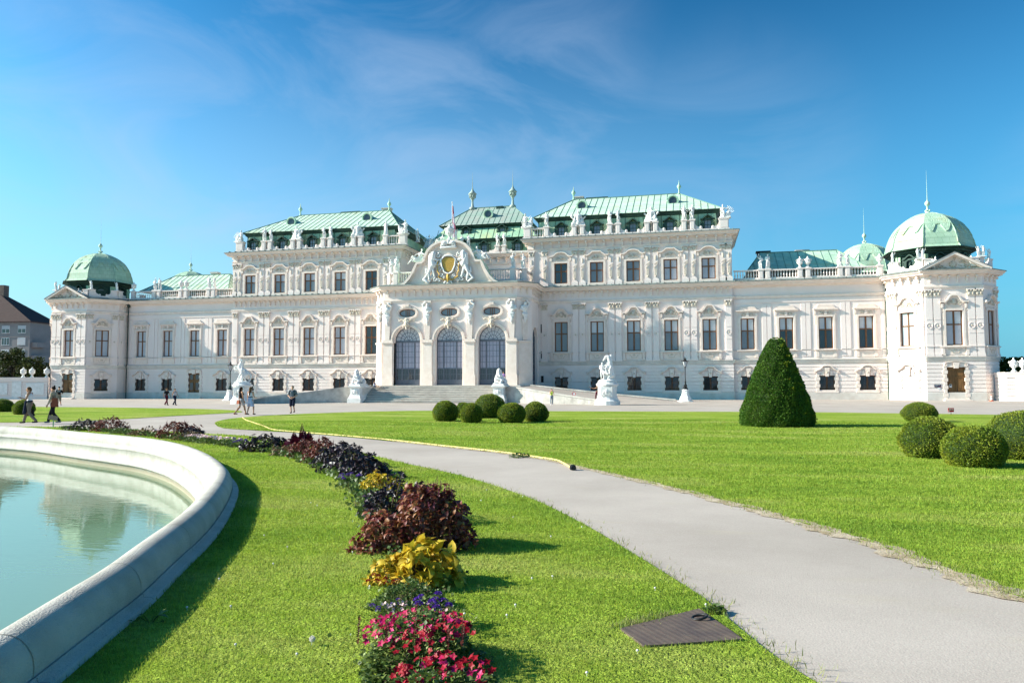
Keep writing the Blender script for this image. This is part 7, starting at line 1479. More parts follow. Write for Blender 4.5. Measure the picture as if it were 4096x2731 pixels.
# clover heads and a dandelion clock
M['clover'] = mat('clover_white', (.72, .68, .66), .8)
m = MB()
for i in range(70):
    r_ = random.uniform(3.6, 13); th = math.pi/2-YAW+R(random.uniform(-30, 28)); x = CX_+r_*math.cos(th); y = CY_+r_*math.sin(th)
    if inpoly(LAWNS['A'], np.array([x]), np.array([y]))[0] and not inpoly(MC, np.array([x]), np.array([y]))[0]: m.ell((x, y, .036), .009, .009, .008, seg=6); m.tube([(x, y, 0), (x, y, .034)], .0015, 3)
tag(m.build('clover_flowers', 'clover', smooth=True), 'white clover heads dotted through the near lawn', 'clover', kind='stuff')
m = MB(); m.tube([(0, 0, 0), (.004, 0, .04)], .002, 5); m.ell((.004, 0, .055), .008, .008, .008, seg=6)
for i in range(150):
    v = V3((random.gauss(0, 1), random.gauss(0, 1), random.gauss(0, 1))).normalized()*.019; m.tube([(.004, 0, .055), (.004+v.x, v.y, .055+v.z)], .0006, 3); m.ell((.004+v.x, v.y, .055+v.z), .0022, .0022, .0022, seg=4)
o = m.build('dandelion', 'clover', loc=(28.23, -97.1, 0)); tag(o, 'round white dandelion clock standing in the near lawn', 'dandelion')

# ================================================================== clipped bushes
M['box_leaf'] = mat('boxwood_leaves', (.15, .22, .02), .55, col2=(.28, .30, .03), vscale=2.2, spec=.3, island=[(.72, .8, .75), (1, 1, 1), (1.15, 1.1, .95)], transl=.22)
M['yew_leaf'] = mat('yew_leaves', (.07, .16, .022), .6, col2=(.11, .185, .025), vscale=2.0, spec=.25, island=[(.65, .75, .7), (1, 1, 1), (1.25, 1.2, .9)], transl=.15)
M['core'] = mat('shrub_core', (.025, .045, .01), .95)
def lumpy(P, a, seed): return 1+a*(np.sin(P[:, 0]*3.1+seed)*np.sin(P[:, 1]*3.7+seed*2)*np.sin(P[:, 2]*3.3+seed*.7)+.5*np.sin(P[:, 0]*7+seed)*np.sin(P[:, 2]*8+seed))
def bush(x, y, w_, h, lab, n, z=0, grp='clipped round box bushes on the lawns', nm='box_bush', leaf='box_leaf', lump=.05, size=.035):
    e = empty(nm, (x, y, z)); tag(e, lab, 'bush', grp); v = RNG.normal(0, 1, (n, 3)); v /= np.linalg.norm(v, axis=1, keepdims=True); v = v[v[:, 2] > -.72]; n = len(v)
    fr = RNG.uniform(.93, 1.015, n)*lumpy(v, lump, x+y); P = v*fr[:, None]*np.array([w_/2, w_/2, h*.58]); P[:, 2] += h*.43; ok = P[:, 2] > .01; P = P[ok]; v = v[ok]
    D = v*1.0+RNG.normal(0, .55, P.shape)+np.array([0, 0, .35]); leafmesh('leaves', P, D, RNG.uniform(.7, 1.3, len(P))*size, LEAF2[0], LEAF2[1], leaf, e, roll=2.5)
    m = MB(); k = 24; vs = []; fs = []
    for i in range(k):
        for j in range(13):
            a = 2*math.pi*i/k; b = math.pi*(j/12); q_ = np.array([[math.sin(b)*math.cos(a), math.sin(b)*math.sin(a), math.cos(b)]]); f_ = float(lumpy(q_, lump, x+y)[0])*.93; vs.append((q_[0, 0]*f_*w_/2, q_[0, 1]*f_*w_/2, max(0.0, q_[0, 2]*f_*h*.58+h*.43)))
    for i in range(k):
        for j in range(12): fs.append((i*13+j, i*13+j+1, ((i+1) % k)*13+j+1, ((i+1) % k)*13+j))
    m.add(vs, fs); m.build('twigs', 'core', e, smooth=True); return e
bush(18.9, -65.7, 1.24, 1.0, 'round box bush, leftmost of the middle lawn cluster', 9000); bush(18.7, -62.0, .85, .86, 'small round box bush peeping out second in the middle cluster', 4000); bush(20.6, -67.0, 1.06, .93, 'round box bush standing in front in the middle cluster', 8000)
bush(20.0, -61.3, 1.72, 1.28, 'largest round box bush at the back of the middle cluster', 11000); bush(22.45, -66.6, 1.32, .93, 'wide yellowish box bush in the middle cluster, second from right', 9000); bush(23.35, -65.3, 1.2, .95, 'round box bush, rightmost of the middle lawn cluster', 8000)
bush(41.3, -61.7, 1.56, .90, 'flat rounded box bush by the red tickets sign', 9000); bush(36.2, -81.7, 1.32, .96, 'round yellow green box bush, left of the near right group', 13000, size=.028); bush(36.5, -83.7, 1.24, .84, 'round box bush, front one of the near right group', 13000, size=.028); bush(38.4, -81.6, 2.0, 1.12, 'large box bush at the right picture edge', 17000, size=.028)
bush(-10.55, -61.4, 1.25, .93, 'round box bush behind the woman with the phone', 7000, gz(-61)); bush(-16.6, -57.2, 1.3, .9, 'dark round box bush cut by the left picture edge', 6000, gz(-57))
def cone_tree(x, y, r, h):
    e = empty('cone_yew', (x, y, 0)); tag(e, 'tall cone-shaped clipped yew standing alone on the lawn', 'tree')
    def rad(t): return r*np.interp(t, [0, .03, .10, .3, .5, .7, .85, .94, .98, 1], [.93, .99, 1.0, .86, .69, .50, .34, .22, .13, .02])
    n = 46000; t_ = 1-np.sqrt(1-RNG.random(n)*.999); t_ = np.where(RNG.random(n) < .1, RNG.random(n), t_); a = RNG.uniform(0, 2*math.pi, n)
    lum = 1+.03*np.sin(a*5+t_*9)*np.sin(t_*23)+.02*np.sin(a*11-t_*14); rr = rad(t_)*lum*RNG.uniform(.94, 1.02, n); P = np.stack([rr*np.cos(a), rr*np.sin(a), t_*h], 1); out = np.stack([np.cos(a), np.sin(a), np.full(n, .35)], 1)
    D = out+RNG.normal(0, .5, P.shape)+np.array([0, 0, .35]); leafmesh('leaves', P, D, RNG.uniform(.7, 1.5, n)*.045, LEAF2[0], LEAF2[1], 'yew_leaf', e, roll=2.5)
    k = 60; b_ = RNG.uniform(0, 1, k); a = RNG.uniform(-1.2, .5, k); q_ = rad(b_)*1.0; P = np.stack([q_*np.cos(a), q_*np.sin(a), b_*h], 1); P = np.repeat(P, 9, 0)+RNG.normal(0, .035, (k*9, 3)); D = P*np.array([1, 1, 0])+np.array([0, 0, .8]); leafmesh('leaf_tufts', P, D, RNG.uniform(.05, .1, len(P)), LEAF2[0], LEAF2[1], 'box_leaf', e, roll=2)
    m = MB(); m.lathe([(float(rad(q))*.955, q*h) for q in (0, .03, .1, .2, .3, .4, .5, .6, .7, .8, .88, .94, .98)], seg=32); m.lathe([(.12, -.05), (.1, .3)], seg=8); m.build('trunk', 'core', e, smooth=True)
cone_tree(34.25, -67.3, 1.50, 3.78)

# ================================================================== flower bed
LM = {}
def lf(name, c, c2, isl, sp=.35, tr=.2): M[name] = mat(name, c, .5, col2=c2, vscale=14, spec=sp, island=isl, transl=tr)
lf('yellow_leaf', (.66, .47, .03), (.50, .38, .03), [(.65, .7, .6), (1, 1, 1), (1.1, 1.0, 1.6)], .3, .3); lf('coleus_leaf', (.19, .026, .03), (.22, .075, .05), [(.35, .3, .35), (.9, .9, .9), (1.3, 1.9, 1.1), (1.6, 3.0, 1.5)], .4, .25); lf('dark_leaf', (.030, .012, .022), (.018, .018, .025), [(.6, .6, .6), (1, 1, 1), (1.8, 1.3, 1.6)], .6, .05)
lf('red_leaf', (.10, .022, .018), (.18, .05, .035), [(.4, .4, .4), (1, 1, 1), (1.7, 1.6, 1.3)], .4, .2); lf('green_leaf', (.07, .13, .025), (.13, .17, .05), [(.5, .6, .5), (1, 1, 1), (1.5, 1.35, 1.1)], .35, .25); lf('spike', (.20, .06, .09), (.12, .03, .05), [(.6, .6, .6), (1.4, 1.3, 1.3)], .3, .1); lf('lime_leaf', (.30, .34, .10), (.20, .27, .06), [(.6, .6, .6), (1, 1, 1), (1.5, 1.4, 1.6)], .3, .3); lf('amaranth', (.10, .008, .03), (.06, .005, .02), [(.6, .6, .6), (1.4, 1.2, 1.2)], .3, .1)
lf('magenta', (.60, .015, .14), (.42, .006, .03), [(.6, .6, .35), (1, 1, 1), (1.15, 2.5, 2.0)], .2, .25); lf('crimson', (.36, .006, .02), (.24, .003, .015), [(.7, .7, .7), (1.2, 1, 1)], .2, .2); lf('violet', (.10, .03, .38), (.16, .05, .40), [(.6, .6, .6), (1.3, 1.2, 1.2)], .2, .15); lf('pinkwhite', (.75, .62, .60), (.72, .40, .42), [(.8, .8, .8), (1, 1, 1)], .2, .2); lf('brownish', (.20, .13, .08), (.26, .18, .09), [(.6, .6, .6), (1.2, 1.2, 1.2)], .2, .1)
def clump(name, x, y, rx, ry, h, leaf, n, size, lab, mtl=LEAFBIG, droop=.1, cat='plant', spikes=0, spike_mat='red_leaf', seed=0, lump=.13, rosette=0, flowers=None, stemc=True, asp=1.0, squash=1.0, rot=0):
    rg = np.random.default_rng(seed+3); e = empty(name, (x, y, 0)); tag(e, lab, cat, 'plants of the curved flower bed')
    v = rg.normal(0, 1, (n, 3)); v[:, 2] = np.abs(v[:, 2])*squash; v /= np.linalg.norm(v, axis=1, keepdims=True); lum = lumpy(v*1.0, lump*2, seed+1)
    fr = rg.uniform(.62, 1.0, n)**.6*lum; P = v*fr[:, None]*np.array([rx, ry, h]); D = v*np.array([1, 1, .45])+rg.normal(0, .35, P.shape); D[:, 2] -= droop*rg.random(n)*(1-v[:, 2]); 
    if rosette:      # whorls of leaves around shoot tips
        k = n//rosette; T_ = P[:k]; N_ = D[:k]/np.linalg.norm(D[:k], axis=1, keepdims=True); PP = []; DD = []; SS = []
        for i in range(k):
            nn = V3(N_[i]+np.array([0, -.2, .6])).normalized(); a_ = nn.orthogonal().normalized(); b_ = nn.cross(a_); o_ = rg.uniform(0, 6.28)
            for j in range(rosette): t_ = o_+j*2.4; l_ = j/rosette; d = (a_*math.cos(t_)+b_*math.sin(t_))*(.45+.8*l_)+nn*(.55-.45*l_); PP.append(T_[i]); DD.append(d); SS.append(.45+.65*l_)
        P = np.array(PP); D = np.array([tuple(d) for d in DD]); S = np.array(SS)*size*rg.uniform(.8, 1.2, len(P))
    else: S = rg.uniform(.6, 1.25, len(P))*size
    P[:, 2] = np.maximum(P[:, 2], .015); leafmesh('leaves', P, D, S, mtl[0], mtl[1], leaf, e, roll=1.2, asp=np.full(len(P), asp))
    m = MB()
    for i in range(min(60, 12+n//30)):
        q_ = P[rg.integers(len(P))]*.96; m.tube([(q_[0]*.2, q_[1]*.2, 0), (q_[0]*.55, q_[1]*.55, q_[2]*.55), tuple(q_)], .006 if h > .3 else .003, 4)
    m.build('stems', 'brownish' if stemc else 'green_leaf', e)
    if spikes:
        for i in range(spikes):
            a = rg.uniform(0, 6.28); rr = rg.random()**.5*.75; px, py = rx*rr*math.cos(a), ry*rr*math.sin(a); pz = h*math.sqrt(max(.05, 1-rr*rr)); L_ = rg.uniform(.5, 1.1)*.16*(1 if h < .7 else 1.5); lx, ly = rg.normal(0, .2), rg.normal(0, .2); k = 26
            t_ = np.linspace(.1, 1, k); PP = np.stack([px+lx*L_*t_, py+ly*L_*t_, pz-.03+L_*t_], 1); DD = np.stack([np.cos(t_*60), np.sin(t_*60), np.full(k, .8)], 1); leafmesh('flower_spike', PP, DD, np.full(k, .02)*(1.3-t_), LEAF2[0], LEAF2[1], spike_mat, e)
    return e
def blossoms(e, cx, cy, rx, ry, z0, z1, n, fm, size, petals=5, seed=0, zf=None, aspect=1.3):
    rg = np.random.default_rng(seed+17); PP = []; DD = []; UU = []
    for i in range(n):
        a = rg.uniform(0, 6.28); r_ = rg.random()**.5; x, y = cx+rx*r_*math.cos(a), cy+ry*r_*math.sin(a); z = z0+(z1-z0)*(1-.5*r_*r_)*rg.uniform(.8, 1.05); nn = V3((rg.normal(0, .6), rg.normal(-.5, .6), 1)).normalized(); a_ = nn.orthogonal().normalized(); b_ = nn.cross(a_)
        for j in range(petals): t_ = j*2*math.pi/petals; d = a_*math.cos(t_)+b_*math.sin(t_)+nn*.25; PP.append((x, y, z)); DD.append(tuple(d)); UU.append(tuple(nn))
    return leafmesh('blossoms', np.array(PP), np.array(DD), np.full(len(PP), size)*rg.uniform(.85, 1.15, len(PP)), LEAF2[0], LEAF2[1], fm, e, up=np.array(UU), roll=.2, asp=np.full(len(PP), aspect))
def heads(e, cx, cy, rx, ry, z0, z1, n, fm, hs, seed=0):
    rg = np.random.default_rng(seed+29); PP = []; DD = []
    for i in range(n):
        a = rg.uniform(0, 6.28); r_ = rg.random()**.5; c = np.array([cx+rx*r_*math.cos(a), cy+ry*r_*math.sin(a), z0+(z1-z0)*rg.random()]); v = rg.normal(0, 1, (70, 3)); v /= np.linalg.norm(v, axis=1, keepdims=True); v[:, 2] = np.abs(v[:, 2])
        PP.append(c+v*hs*np.array([1, 1, .8])*rg.uniform(.7, 1.2)); DD.append(v+rg.normal(0, .3, v.shape))
    return leafmesh('flower_heads', np.concatenate(PP), np.concatenate(DD), np.full(70*n, hs*.45), LEAF2[0], LEAF2[1], fm, e, roll=1.5, asp=np.full(70*n, 1.2))
# the bed itself: dark soil and low ground cover between the plants
BED = [(29.3,-98.6),(29.15,-97.6),(28.82,-96.75),(28.6,-96.2),(28.35,-95.5),(27.85,-94.3),(27.1,-93.0),(26.3,-91.7),(25.55,-90.3),(24.85,-89.1),(24.1,-88.0),(23.2,-86.9),(22.2,-85.8),(21.2,-84.6),(20.1,-83.7),(18.9,-82.7),(17.2,-81.6),(15.5,-80.5),(13.9,-79.4),(12.0,-78.3),(10.0,-77.2),(8.0,-76.2),(6.0,-75.5)]
BEDS = chaikin(BED, 2, False); M['bed_soil'] = mat('dark_bed_soil', (.055, .038, .025), .95, col2=(.09, .065, .045), vscale=9, bump=.8, bscale=60)
m = MB(); vs = []
for i, (x, y) in enumerate(BEDS):
    a = BEDS[max(0, i-1)]; b = BEDS[min(len(BEDS)-1, i+1)]; d = V3((b[0]-a[0], b[1]-a[1])).normalized(); w_ = .19+.05*math.sin(i*1.3); vs += [(x-d.y*w_, y+d.x*w_, .02), (x+d.y*w_, y-d.x*w_, .02)]
m.add(vs, [(2*i, 2*i+2, 2*i+3, 2*i+1) for i in range(len(BEDS)-1)]); tag(m.build('bed_soil', 'bed_soil'), 'dark soil of the flower bed', kind='structure')
n = 9000; ii = RNG.integers(0, len(BEDS)-1, n); tt = RNG.random(n); BA = np.array(BEDS); Pb = BA[ii]*(1-tt[:, None])+BA[ii+1]*tt[:, None]+RNG.normal(0, .15, (n, 2)); rc = np.hypot(Pb[:, 0]-CX_, Pb[:, 1]-CY_)
tag(leafmesh('ground_cover', np.stack([Pb[:, 0], Pb[:, 1], RNG.uniform(.02, .12, n)], 1), np.stack([RNG.normal(0, .6, n), RNG.normal(0, .6, n), np.full(n, .8)], 1), RNG.uniform(.02, .045, n)*np.clip(rc/7, .8, 2), LEAF2[0], LEAF2[1], 'green_leaf', roll=2), 'low green leaves filling the flower bed', 'ground cover', kind='stuff')
# nearest first
e = clump('tobacco_flowers', 29.06, -97.30, .33, .44, .26, 'green_leaf', 3000, .034, 'mass of magenta and crimson flowers at the bottom edge of the bed', LEAF2, seed=1, stemc=False, cat='flowers')
blossoms(e, -.10, .02, .26, .36, .2, .28, 95, 'magenta', .025, seed=1, aspect=.75); blossoms(e, .12, -.1, .24, .34, .18, .28, 60, 'crimson', .024, seed=2, aspect=.75); blossoms(e, .14, .06, .18, .28, .2, .28, 30, 'magenta', .025, seed=3, aspect=.75)
leafmesh('pale_leaves', np.stack([RNG.uniform(-.28, .28, 900), RNG.uniform(-.36, .36, 900), RNG.uniform(.14, .27, 900)], 1), RNG.normal(0, .6, (900, 3))+np.array([0, 0, .5]), RNG.uniform(.015, .035, 900), LEAF2[0], LEAF2[1], 'lime_leaf', e, asp=np.full(900, .5))
e2 = clump('tobacco_flowers', 29.4, -97.9, .32, .32, .24, 'green_leaf', 1800, .034, 'low crimson flowers spilling out of the bottom right of the bed', LEAF2, seed=51, stemc=False, cat='flowers'); blossoms(e2, 0, 0, .28, .28, .18, .25, 50, 'crimson', .024, seed=52, aspect=.75); blossoms(e2, 0, 0, .28, .28, .18, .25, 24, 'magenta', .025, seed=53, aspect=.75)
for i, (dx, dy, L_) in enumerate(((-.12, -.26, .13), (.0, -.12, .2), (.25, -.25, .1), (.32, -.2, .12), (-.28, -.3, .16))):
    k = 60; t_ = np.linspace(0, 1, k); PP = np.stack([dx+.08*t_*L_, dy+0*t_, .22+L_*t_], 1); DD = np.stack([np.cos(t_*90), np.sin(t_*90), np.full(k, .7)], 1); leafmesh('flower_spike', PP, DD, np.full(k, .014), LEAF2[0], LEAF2[1], 'red_leaf', e)
e = clump('violet_flowers', 28.78, -96.62, .31, .24, .20, 'green_leaf', 2000, .024, 'patch of violet flower heads between pink flowers and yellow leaves', LEAF2, seed=2, stemc=False, cat='flowers')
heads(e, .15, .0, .15, .18, .17, .22, 11, 'violet', .026, 1); heads(e, -.2, .0, .12, .18, .13, .19, 8, 'violet', .017, 2); heads(e, 0, .05, .26, .18, .14, .2, 12, 'brownish', .015, 3); blossoms(e, 0, -.1, .28, .14, .16, .21, 30, 'pinkwhite', .013, seed=5)
e = clump('red_snapdragons', 28.52, -96.12, .31, .22, .19, 'green_leaf', 2300, .020, 'low dark green tufts with small red flowers before the yellow leaves', LEAF2, seed=3, stemc=False, cat='flowers')
heads(e, -.1, 0, .22, .16, .17, .22, 9, 'crimson', .018, 4); heads(e, .1, .0, .22, .18, .14, .2, 8, 'brownish', .013, 5)
clump('yellow_coleus', 28.42, -95.42, .29, .24, .36, 'yellow_leaf', 620, .125, 'near clump of large golden yellow leaves', LEAFBIG, droop=.6, seed=4, rosette=7, lump=.2)
clump('yellow_coleus', 28.08, -95.45, .22, .2, .22, 'yellow_leaf', 300, .085, 'lower golden leaf clump joined to the left of the large yellow one', LEAFBIG, droop=.6, seed=14, rosette=6)
clump('coleus', 27.95, -93.95, .47, .46, .64, 'coleus_leaf', 3000, .086, 'big mottled maroon and green leaf bush with purple flower spikes', LEAFBIG, droop=.5, spikes=46, spike_mat='spike', seed=5, rosette=5, lump=.12)
clump('coleus', 27.52, -94.2, .28, .28, .42, 'coleus_leaf', 900, .082, 'reddish left shoulder of leaves before the big maroon bush', LEAFBIG, droop=.5, seed=15, rosette=5)
clump('dark_pepper', 26.85, -92.35, .40, .40, .48, 'dark_leaf', 1700, .075, 'black purple leaf clump behind the big maroon bush', LEAF2, seed=6, rosette=7, asp=.62)
clump('dark_pepper', 27.35, -92.6, .34, .34, .50, 'dark_leaf', 1000, .075, 'black purple leaves rising directly behind the top of the big maroon bush', LEAF2, seed=66, rosette=7, asp=.62)
clump('yellow_coleus', 25.85, -90.3, .40, .34, .34, 'yellow_leaf', 800, .075, 'farther clump of golden yellow leaves beyond the black leaves', LEAFBIG, droop=.5, seed=7, rosette=6)
e = clump('violet_flowers', 25.0, -89.6, .25, .25, .18, 'green_leaf', 500, .035, 'little violet flowers at the end of the long dark row', LEAF2, seed=8, stemc=False, cat='flowers'); heads(e, 0, 0, .2, .2, .15, .22, 7, 'violet', .035, 8)
for i, (x, y, rx, h, s_) in enumerate(((24.75, -88.5, .46, .40, 9), (24.1, -87.6, .55, .50, 10), (23.35, -86.7, .52, .50, 11))): clump('dark_pepper', x, y, rx, .55, h, 'dark_leaf', 1500, .10, ('nearest third', 'middle third', 'farthest third')[i]+' of the long black leaved row in the bed', LEAF2, seed=s_, rosette=7, asp=.6)
clump('red_coleus', 22.55, -85.8, .48, .45, .54, 'red_leaf', 1500, .075, 'russet leaf clump with spikes behind the long black row', LEAFBIG, spikes=9, spike_mat='amaranth', seed=12, rosette=5); clump('red_coleus', 21.7, -84.95, .45, .4, .46, 'red_leaf', 1200, .07, 'russet leaf clump at the foot of the tall red amaranth', LEAFBIG, seed=13, rosette=5)
e = clump('amaranth', 21.0, -83.9, .32, .30, .42, 'amaranth', 300, .20, 'upright dark red amaranth with a pointed plume', LEAF2, seed=16, asp=.4)
for i, (dx, L_) in enumerate(((0, .42), (-.22, .2), (.2, .22))):
    k = 150; t_ = np.linspace(0, 1, k)**.9; wv = .07*(1-t_)**.6+.01; PP = np.stack([dx+wv*np.cos(t_*200)*.6, wv*np.sin(t_*200)*.6, .36+L_*t_], 1); DD = np.stack([np.cos(t_*200), np.sin(t_*200), np.full(k, 1.2)], 1); leafmesh('plume', PP, DD, np.full(k, .06)*(1.15-t_), LEAF2[0], LEAF2[1], 'amaranth', e)
clump('dark_pepper', 19.6, -83.35, .62, .48, .46, 'dark_leaf', 1300, .11, 'black leaved clump between the violet flowers and the amaranth', LEAF2, seed=18, rosette=7, asp=.6)
clump('brown_leaf_edging', 20.9, -84.4, .5, .3, .26, 'brownish', 500, .06, 'low brownish leaves beneath the amaranth', LEAF2, seed=19)
e = clump('violet_flowers', 18.3, -82.3, .45, .25, .20, 'green_leaf', 500, .045, 'violet flowers left of the black clump in the far bed', LEAF2, seed=20, stemc=False, cat='flowers'); heads(e, 0, 0, .4, .2, .15, .22, 14, 'violet', .04, 20)
for i, (x, y, lab) in enumerate(((17.4, -81.7, 'pink and white flowers beside the far violet ones'), (16.5, -81.2, 'middle patch of white flowers in the far bed'), (15.7, -80.7, 'white flowers next to the large dark far clump'))):
    e = clump('white_flowers', x, y, .5, .28, .18, 'green_leaf', 420, .045, lab, LEAF2, seed=21+i, stemc=False, cat='flowers'); blossoms(e, 0, 0, .45, .22, .16, .24, 55, 'pinkwhite', .032, seed=21+i)
clump('brown_leaf_edging', 15.0, -80.1, .6, .35, .25, 'brownish', 600, .06, 'brownish olive leaves right of the large dark far clump', LEAF2, seed=25)
clump('dark_pepper', 13.9, -79.2, .80, .55, .56, 'red_leaf', 1500, .10, 'large dark maroon clump with thin spikes in the far bed', LEAF2, seed=26, rosette=7, asp=.6, spikes=14, spike_mat='amaranth'); clump('dark_pepper', 14.6, -79.4, .45, .35, .36, 'dark_leaf', 600, .11, 'black leaves spilling right of the large maroon far clump', LEAF2, seed=27, rosette=7, asp=.55)
e = clump('brown_leaf_edging', 11.9, -78.3, .7, .35, .24, 'brownish', 700, .06, 'brownish edging plants left of the large maroon far clump', LEAF2, seed=28); clump('green_edging', 10.5, -77.6, .7, .3, .2, 'green_leaf', 500, .06, 'low green edging plants beside the russet far clump', LEAF2, seed=29)
e = clump('white_flowers', 12.7, -78.7, .3, .25, .18, 'green_leaf', 250, .045, 'few white flowers at the foot of the large maroon far clump', LEAF2, seed=30, stemc=False, cat='flowers'); blossoms(e, 0, 0, .28, .2, .16, .24, 24, 'pinkwhite', .032, seed=30)
clump('red_coleus', 8.7, -76.3, .8, .55, .52, 'red_leaf', 1500, .085, 'russet clump with thin spikes, far end of the bed', LEAFBIG, spikes=12, spike_mat='amaranth', seed=31, rosette=5); clump('dark_pepper', 7.3, -75.9, .75, .5, .46, 'dark_leaf', 1200, .10, 'black leaved clump ending the bed near the label board', LEAF2, seed=32, rosette=7, asp=.6)
clump('weed_plant', 26.6, -83.6, .0+.22, .2, .10, 'green_leaf', 160, .05, 'small green weed where the big lawn meets the path', LEAF2, seed=40, stemc=False); clump('weed_plant', 30.84, -95.74, .07, .07, .05, 'green_leaf', 140, .032, 'small leafy weed by the corner of the inspection cover', LEAF2, seed=41, stemc=False); clump('weed_plant', 26.85, -96.9, .12, .10, .10, 'green_leaf', 12, .07, 'broad leaved weed growing against the outer pool rim', LEAF2, seed=42, stemc=False, asp=.6)

# ================================================================== background
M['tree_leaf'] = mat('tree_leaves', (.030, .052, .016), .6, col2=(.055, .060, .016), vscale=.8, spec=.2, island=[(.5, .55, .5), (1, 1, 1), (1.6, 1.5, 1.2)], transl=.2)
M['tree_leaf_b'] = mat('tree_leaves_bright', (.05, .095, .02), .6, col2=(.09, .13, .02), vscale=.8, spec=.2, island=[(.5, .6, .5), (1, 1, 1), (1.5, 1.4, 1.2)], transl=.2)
M['bark'] = mat('bark', (.10, .075, .055), .95, var=.4, vscale=6)
def tree(x, y, h, rx, lab, seed, n=7000, leaf='tree_leaf', z=0, size=.26, clumps=26, base=.25, cat='tree', grp='trees beyond the garden walls'):
    rg = np.random.default_rng(seed); e = empty('leafy_tree', (x, y, z)); tag(e, lab, cat, grp); m = MB(); m.tube([(0, 0, -1), (.1, 0, h*.3), (0, .1, h*.6)], .28, 8, .12); C = []
    for i in range(clumps):
        a = rg.uniform(0, 6.28); t_ = rg.uniform(base, .93); rr = rx*math.sqrt(max(.05, 1-((t_-.5)/.55)**2))*rg.uniform(.35, .85); c = (rr*math.cos(a), rr*math.sin(a), h*t_); C.append((c, rg.uniform(.16, .30)*min(h, 2*rx)*.62))
        m.tube([(0, 0, h*min(.55, t_*.6)), (c[0]*.5, c[1]*.5, h*t_*.85), c], .09, 5, .03)
    m.build('trunk', 'bark', e, smooth=True); PP = []; DD = []
    for c, r_ in C:
        k = n//clumps; v = rg.normal(0, 1, (k, 3)); v /= np.linalg.norm(v, axis=1, keepdims=True); PP.append(np.array(c)+v*r_*rg.uniform(.45, 1.08, (k, 1))*np.array([1, 1, .75])); DD.append(v+rg.normal(0, .6, v.shape))
    P = np.concatenate(PP); P[:, 2] = np.maximum(P[:, 2], .2); leafmesh('crown', P, np.concatenate(DD), rg.uniform(.6, 1.3, len(P))*size, LEAF2[0], LEAF2[1], leaf, e, roll=2.5); return e
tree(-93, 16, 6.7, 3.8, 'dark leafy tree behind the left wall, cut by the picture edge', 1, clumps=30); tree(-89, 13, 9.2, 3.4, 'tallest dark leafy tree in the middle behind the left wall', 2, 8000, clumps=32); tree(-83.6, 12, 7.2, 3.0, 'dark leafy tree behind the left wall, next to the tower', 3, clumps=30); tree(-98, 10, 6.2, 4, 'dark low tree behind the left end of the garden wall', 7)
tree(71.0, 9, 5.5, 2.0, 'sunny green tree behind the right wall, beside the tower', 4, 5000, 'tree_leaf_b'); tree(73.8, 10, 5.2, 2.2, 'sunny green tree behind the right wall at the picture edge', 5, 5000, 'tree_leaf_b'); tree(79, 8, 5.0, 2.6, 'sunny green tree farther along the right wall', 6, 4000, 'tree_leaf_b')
M['render_grey'] = mat('grey_render', (.26, .24, .245), .95, col2=(.21, .195, .20), vscale=.3); M['render_pale'] = mat('pale_render', (.42, .37, .36), .95, var=.12, vscale=.3); M['tiles'] = mat('brown_roof_tiles', (.075, .045, .045), .9, col2=(.05, .03, .03), vscale=1.2, stretch=(1, 1, 6)); M['tiles_b'] = mat('grey_brown_tiles', (.16, .12, .105), .9, var=.25, vscale=1.5)
M['shutter'] = mat('roller_blind_grey', (.44, .45, .48), .7)
def house_window(e, x, z, wd, h, style):
    m = MB(); m.mi = 0
    m.box(x-wd/2, x+wd/2, -.06, 0, z, z+h); f = m.build('window', 'whitepaint', e); m = MB(); m.mi = 0
    if style == 2: m.box(x-wd/2+.08, x+wd/2-.08, -.09, -.06, z+.08, z+h-.08); m.build('roller_blind', 'shutter', f); return
    zt = z+h-.1 if style == 0 else z+h*.55
    n = 2 if style else 3
    for i in range(n): xa = x-wd/2+wd*i/n+.07; xb = x-wd/2+wd*(i+1)/n-.07; m.mi = 0; m.box(xa, xb, -.075, -.06, z+.1, zt)
    if style == 1: m.mi = 1; m.box(x-wd/2+.06, x+wd/2-.06, -.09, -.06, zt, z+h-.06)
    m.build('pane', ['dark_glass', 'shutter'], f)
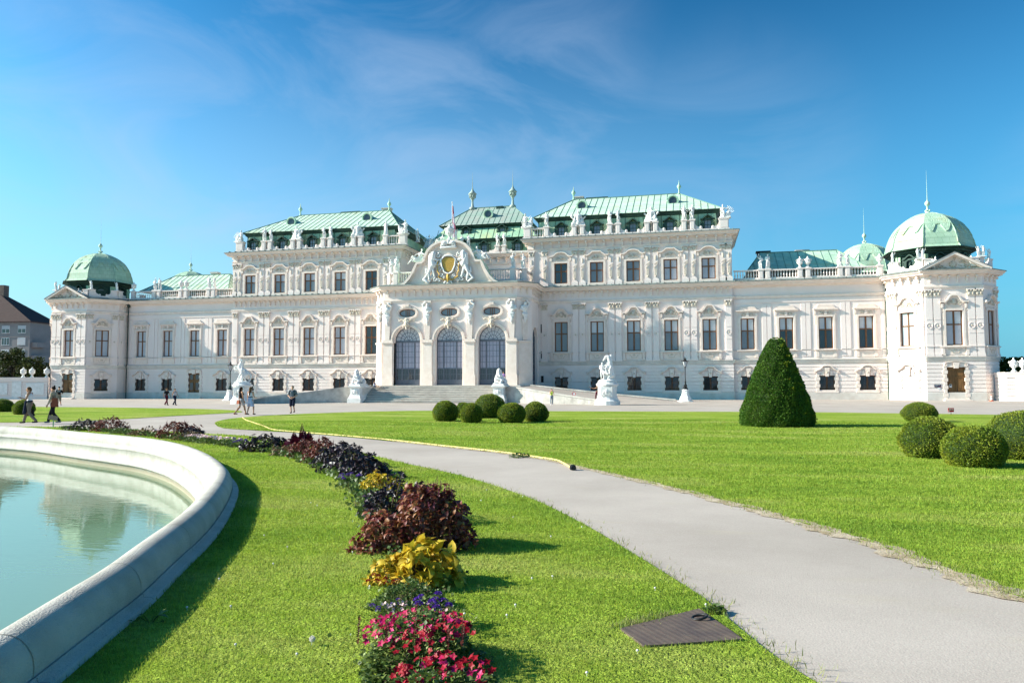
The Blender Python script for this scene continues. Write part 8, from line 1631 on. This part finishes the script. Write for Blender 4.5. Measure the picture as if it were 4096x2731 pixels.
def house(p0, p1, dep, h, roof_h, wallm, roofm, lab, floors, cols, styles, z0w, dzw, wd, wh, x_off=0, nm='apartment_building', eave=.7, ridge=None):
    e = empty(nm, (p0[0], p0[1], 0), math.atan2(p1[1]-p0[1], p1[0]-p0[0])); tag(e, lab, 'building'); Lx = seglen(p0, p1)
    m = MB(); m.box(0, Lx, 0, dep, -1, h); m.box(-.02, Lx+.1, -.12, 0, h-4.0, h-3.8) if floors > 2 else None; m.build('wall', wallm, e)
    m = MB(); b = eave; rr = roof_h; rl = Lx if ridge is None else ridge
    m.add([(-b, -b, h), (Lx+b, -b, h), (Lx+b, dep+b, h), (-b, dep+b, h), (-b, dep/2, h+rr), (rl, dep/2, h+rr), (-b, -b, h-.2), (Lx+b, -b, h-.2), (Lx+b, dep+b, h-.2), (-b, dep+b, h-.2)], [(0, 1, 5, 4), (1, 2, 5), (2, 3, 4, 5), (3, 0, 4), (6, 7, 1, 0), (7, 8, 2, 1), (8, 9, 3, 2), (9, 6, 0, 3), (9, 8, 7, 6)]); r = m.build('roof', roofm, e)
    for f in range(floors):
        for c in range(cols):
            x = x_off+(Lx-x_off)*(c+.5)/cols; house_window(e, x, z0w+f*dzw, wd, wh, styles[(f*5+c*3) % len(styles)])
    return e, r
e, r = house((-174, 56), (-133.4, 60), 9, 18.6, 9.2, 'render_grey', 'tiles', 'grey apartment block with a steep brown roof at the left picture edge', 5, 9, (0, 2, 1, 2, 0, 1), 3.4, 3.05, 2.2, 1.9, ridge=26)
m = MB(); m.box(27, 29.8, 3.6, 5.4, 24, 28.6); m.build('chimney', 'tiles_b', r)
m = MB()
for z in (8.6, 12.0): m.box(40.6, 42.4, .6, 4.6, z, z+.2); m.box(40.6, 42.4, .6, .66, z+.2, z+1.3); m.box(42.3, 42.4, .66, 4.6, z+.2, z+1.3)
m.build('balcony', 'render_grey', e)
e, r = house((-166, 90), (-141, 92), 12, 17.6, 2.8, 'render_pale', 'tiles_b', 'pale pinkish apartment block seen between the grey block and the left tower', 4, 5, (0, 1), 4.5, 3.6, 2.2, 2.0); m = MB(); m.tube([(10, 6, 19), (10, 6, 23)], .15, 5); m.build('aerial', 'iron', r)
M['far_green'] = mat('far_woods', (.05, .08, .03), .95, var=.4, vscale=.1)
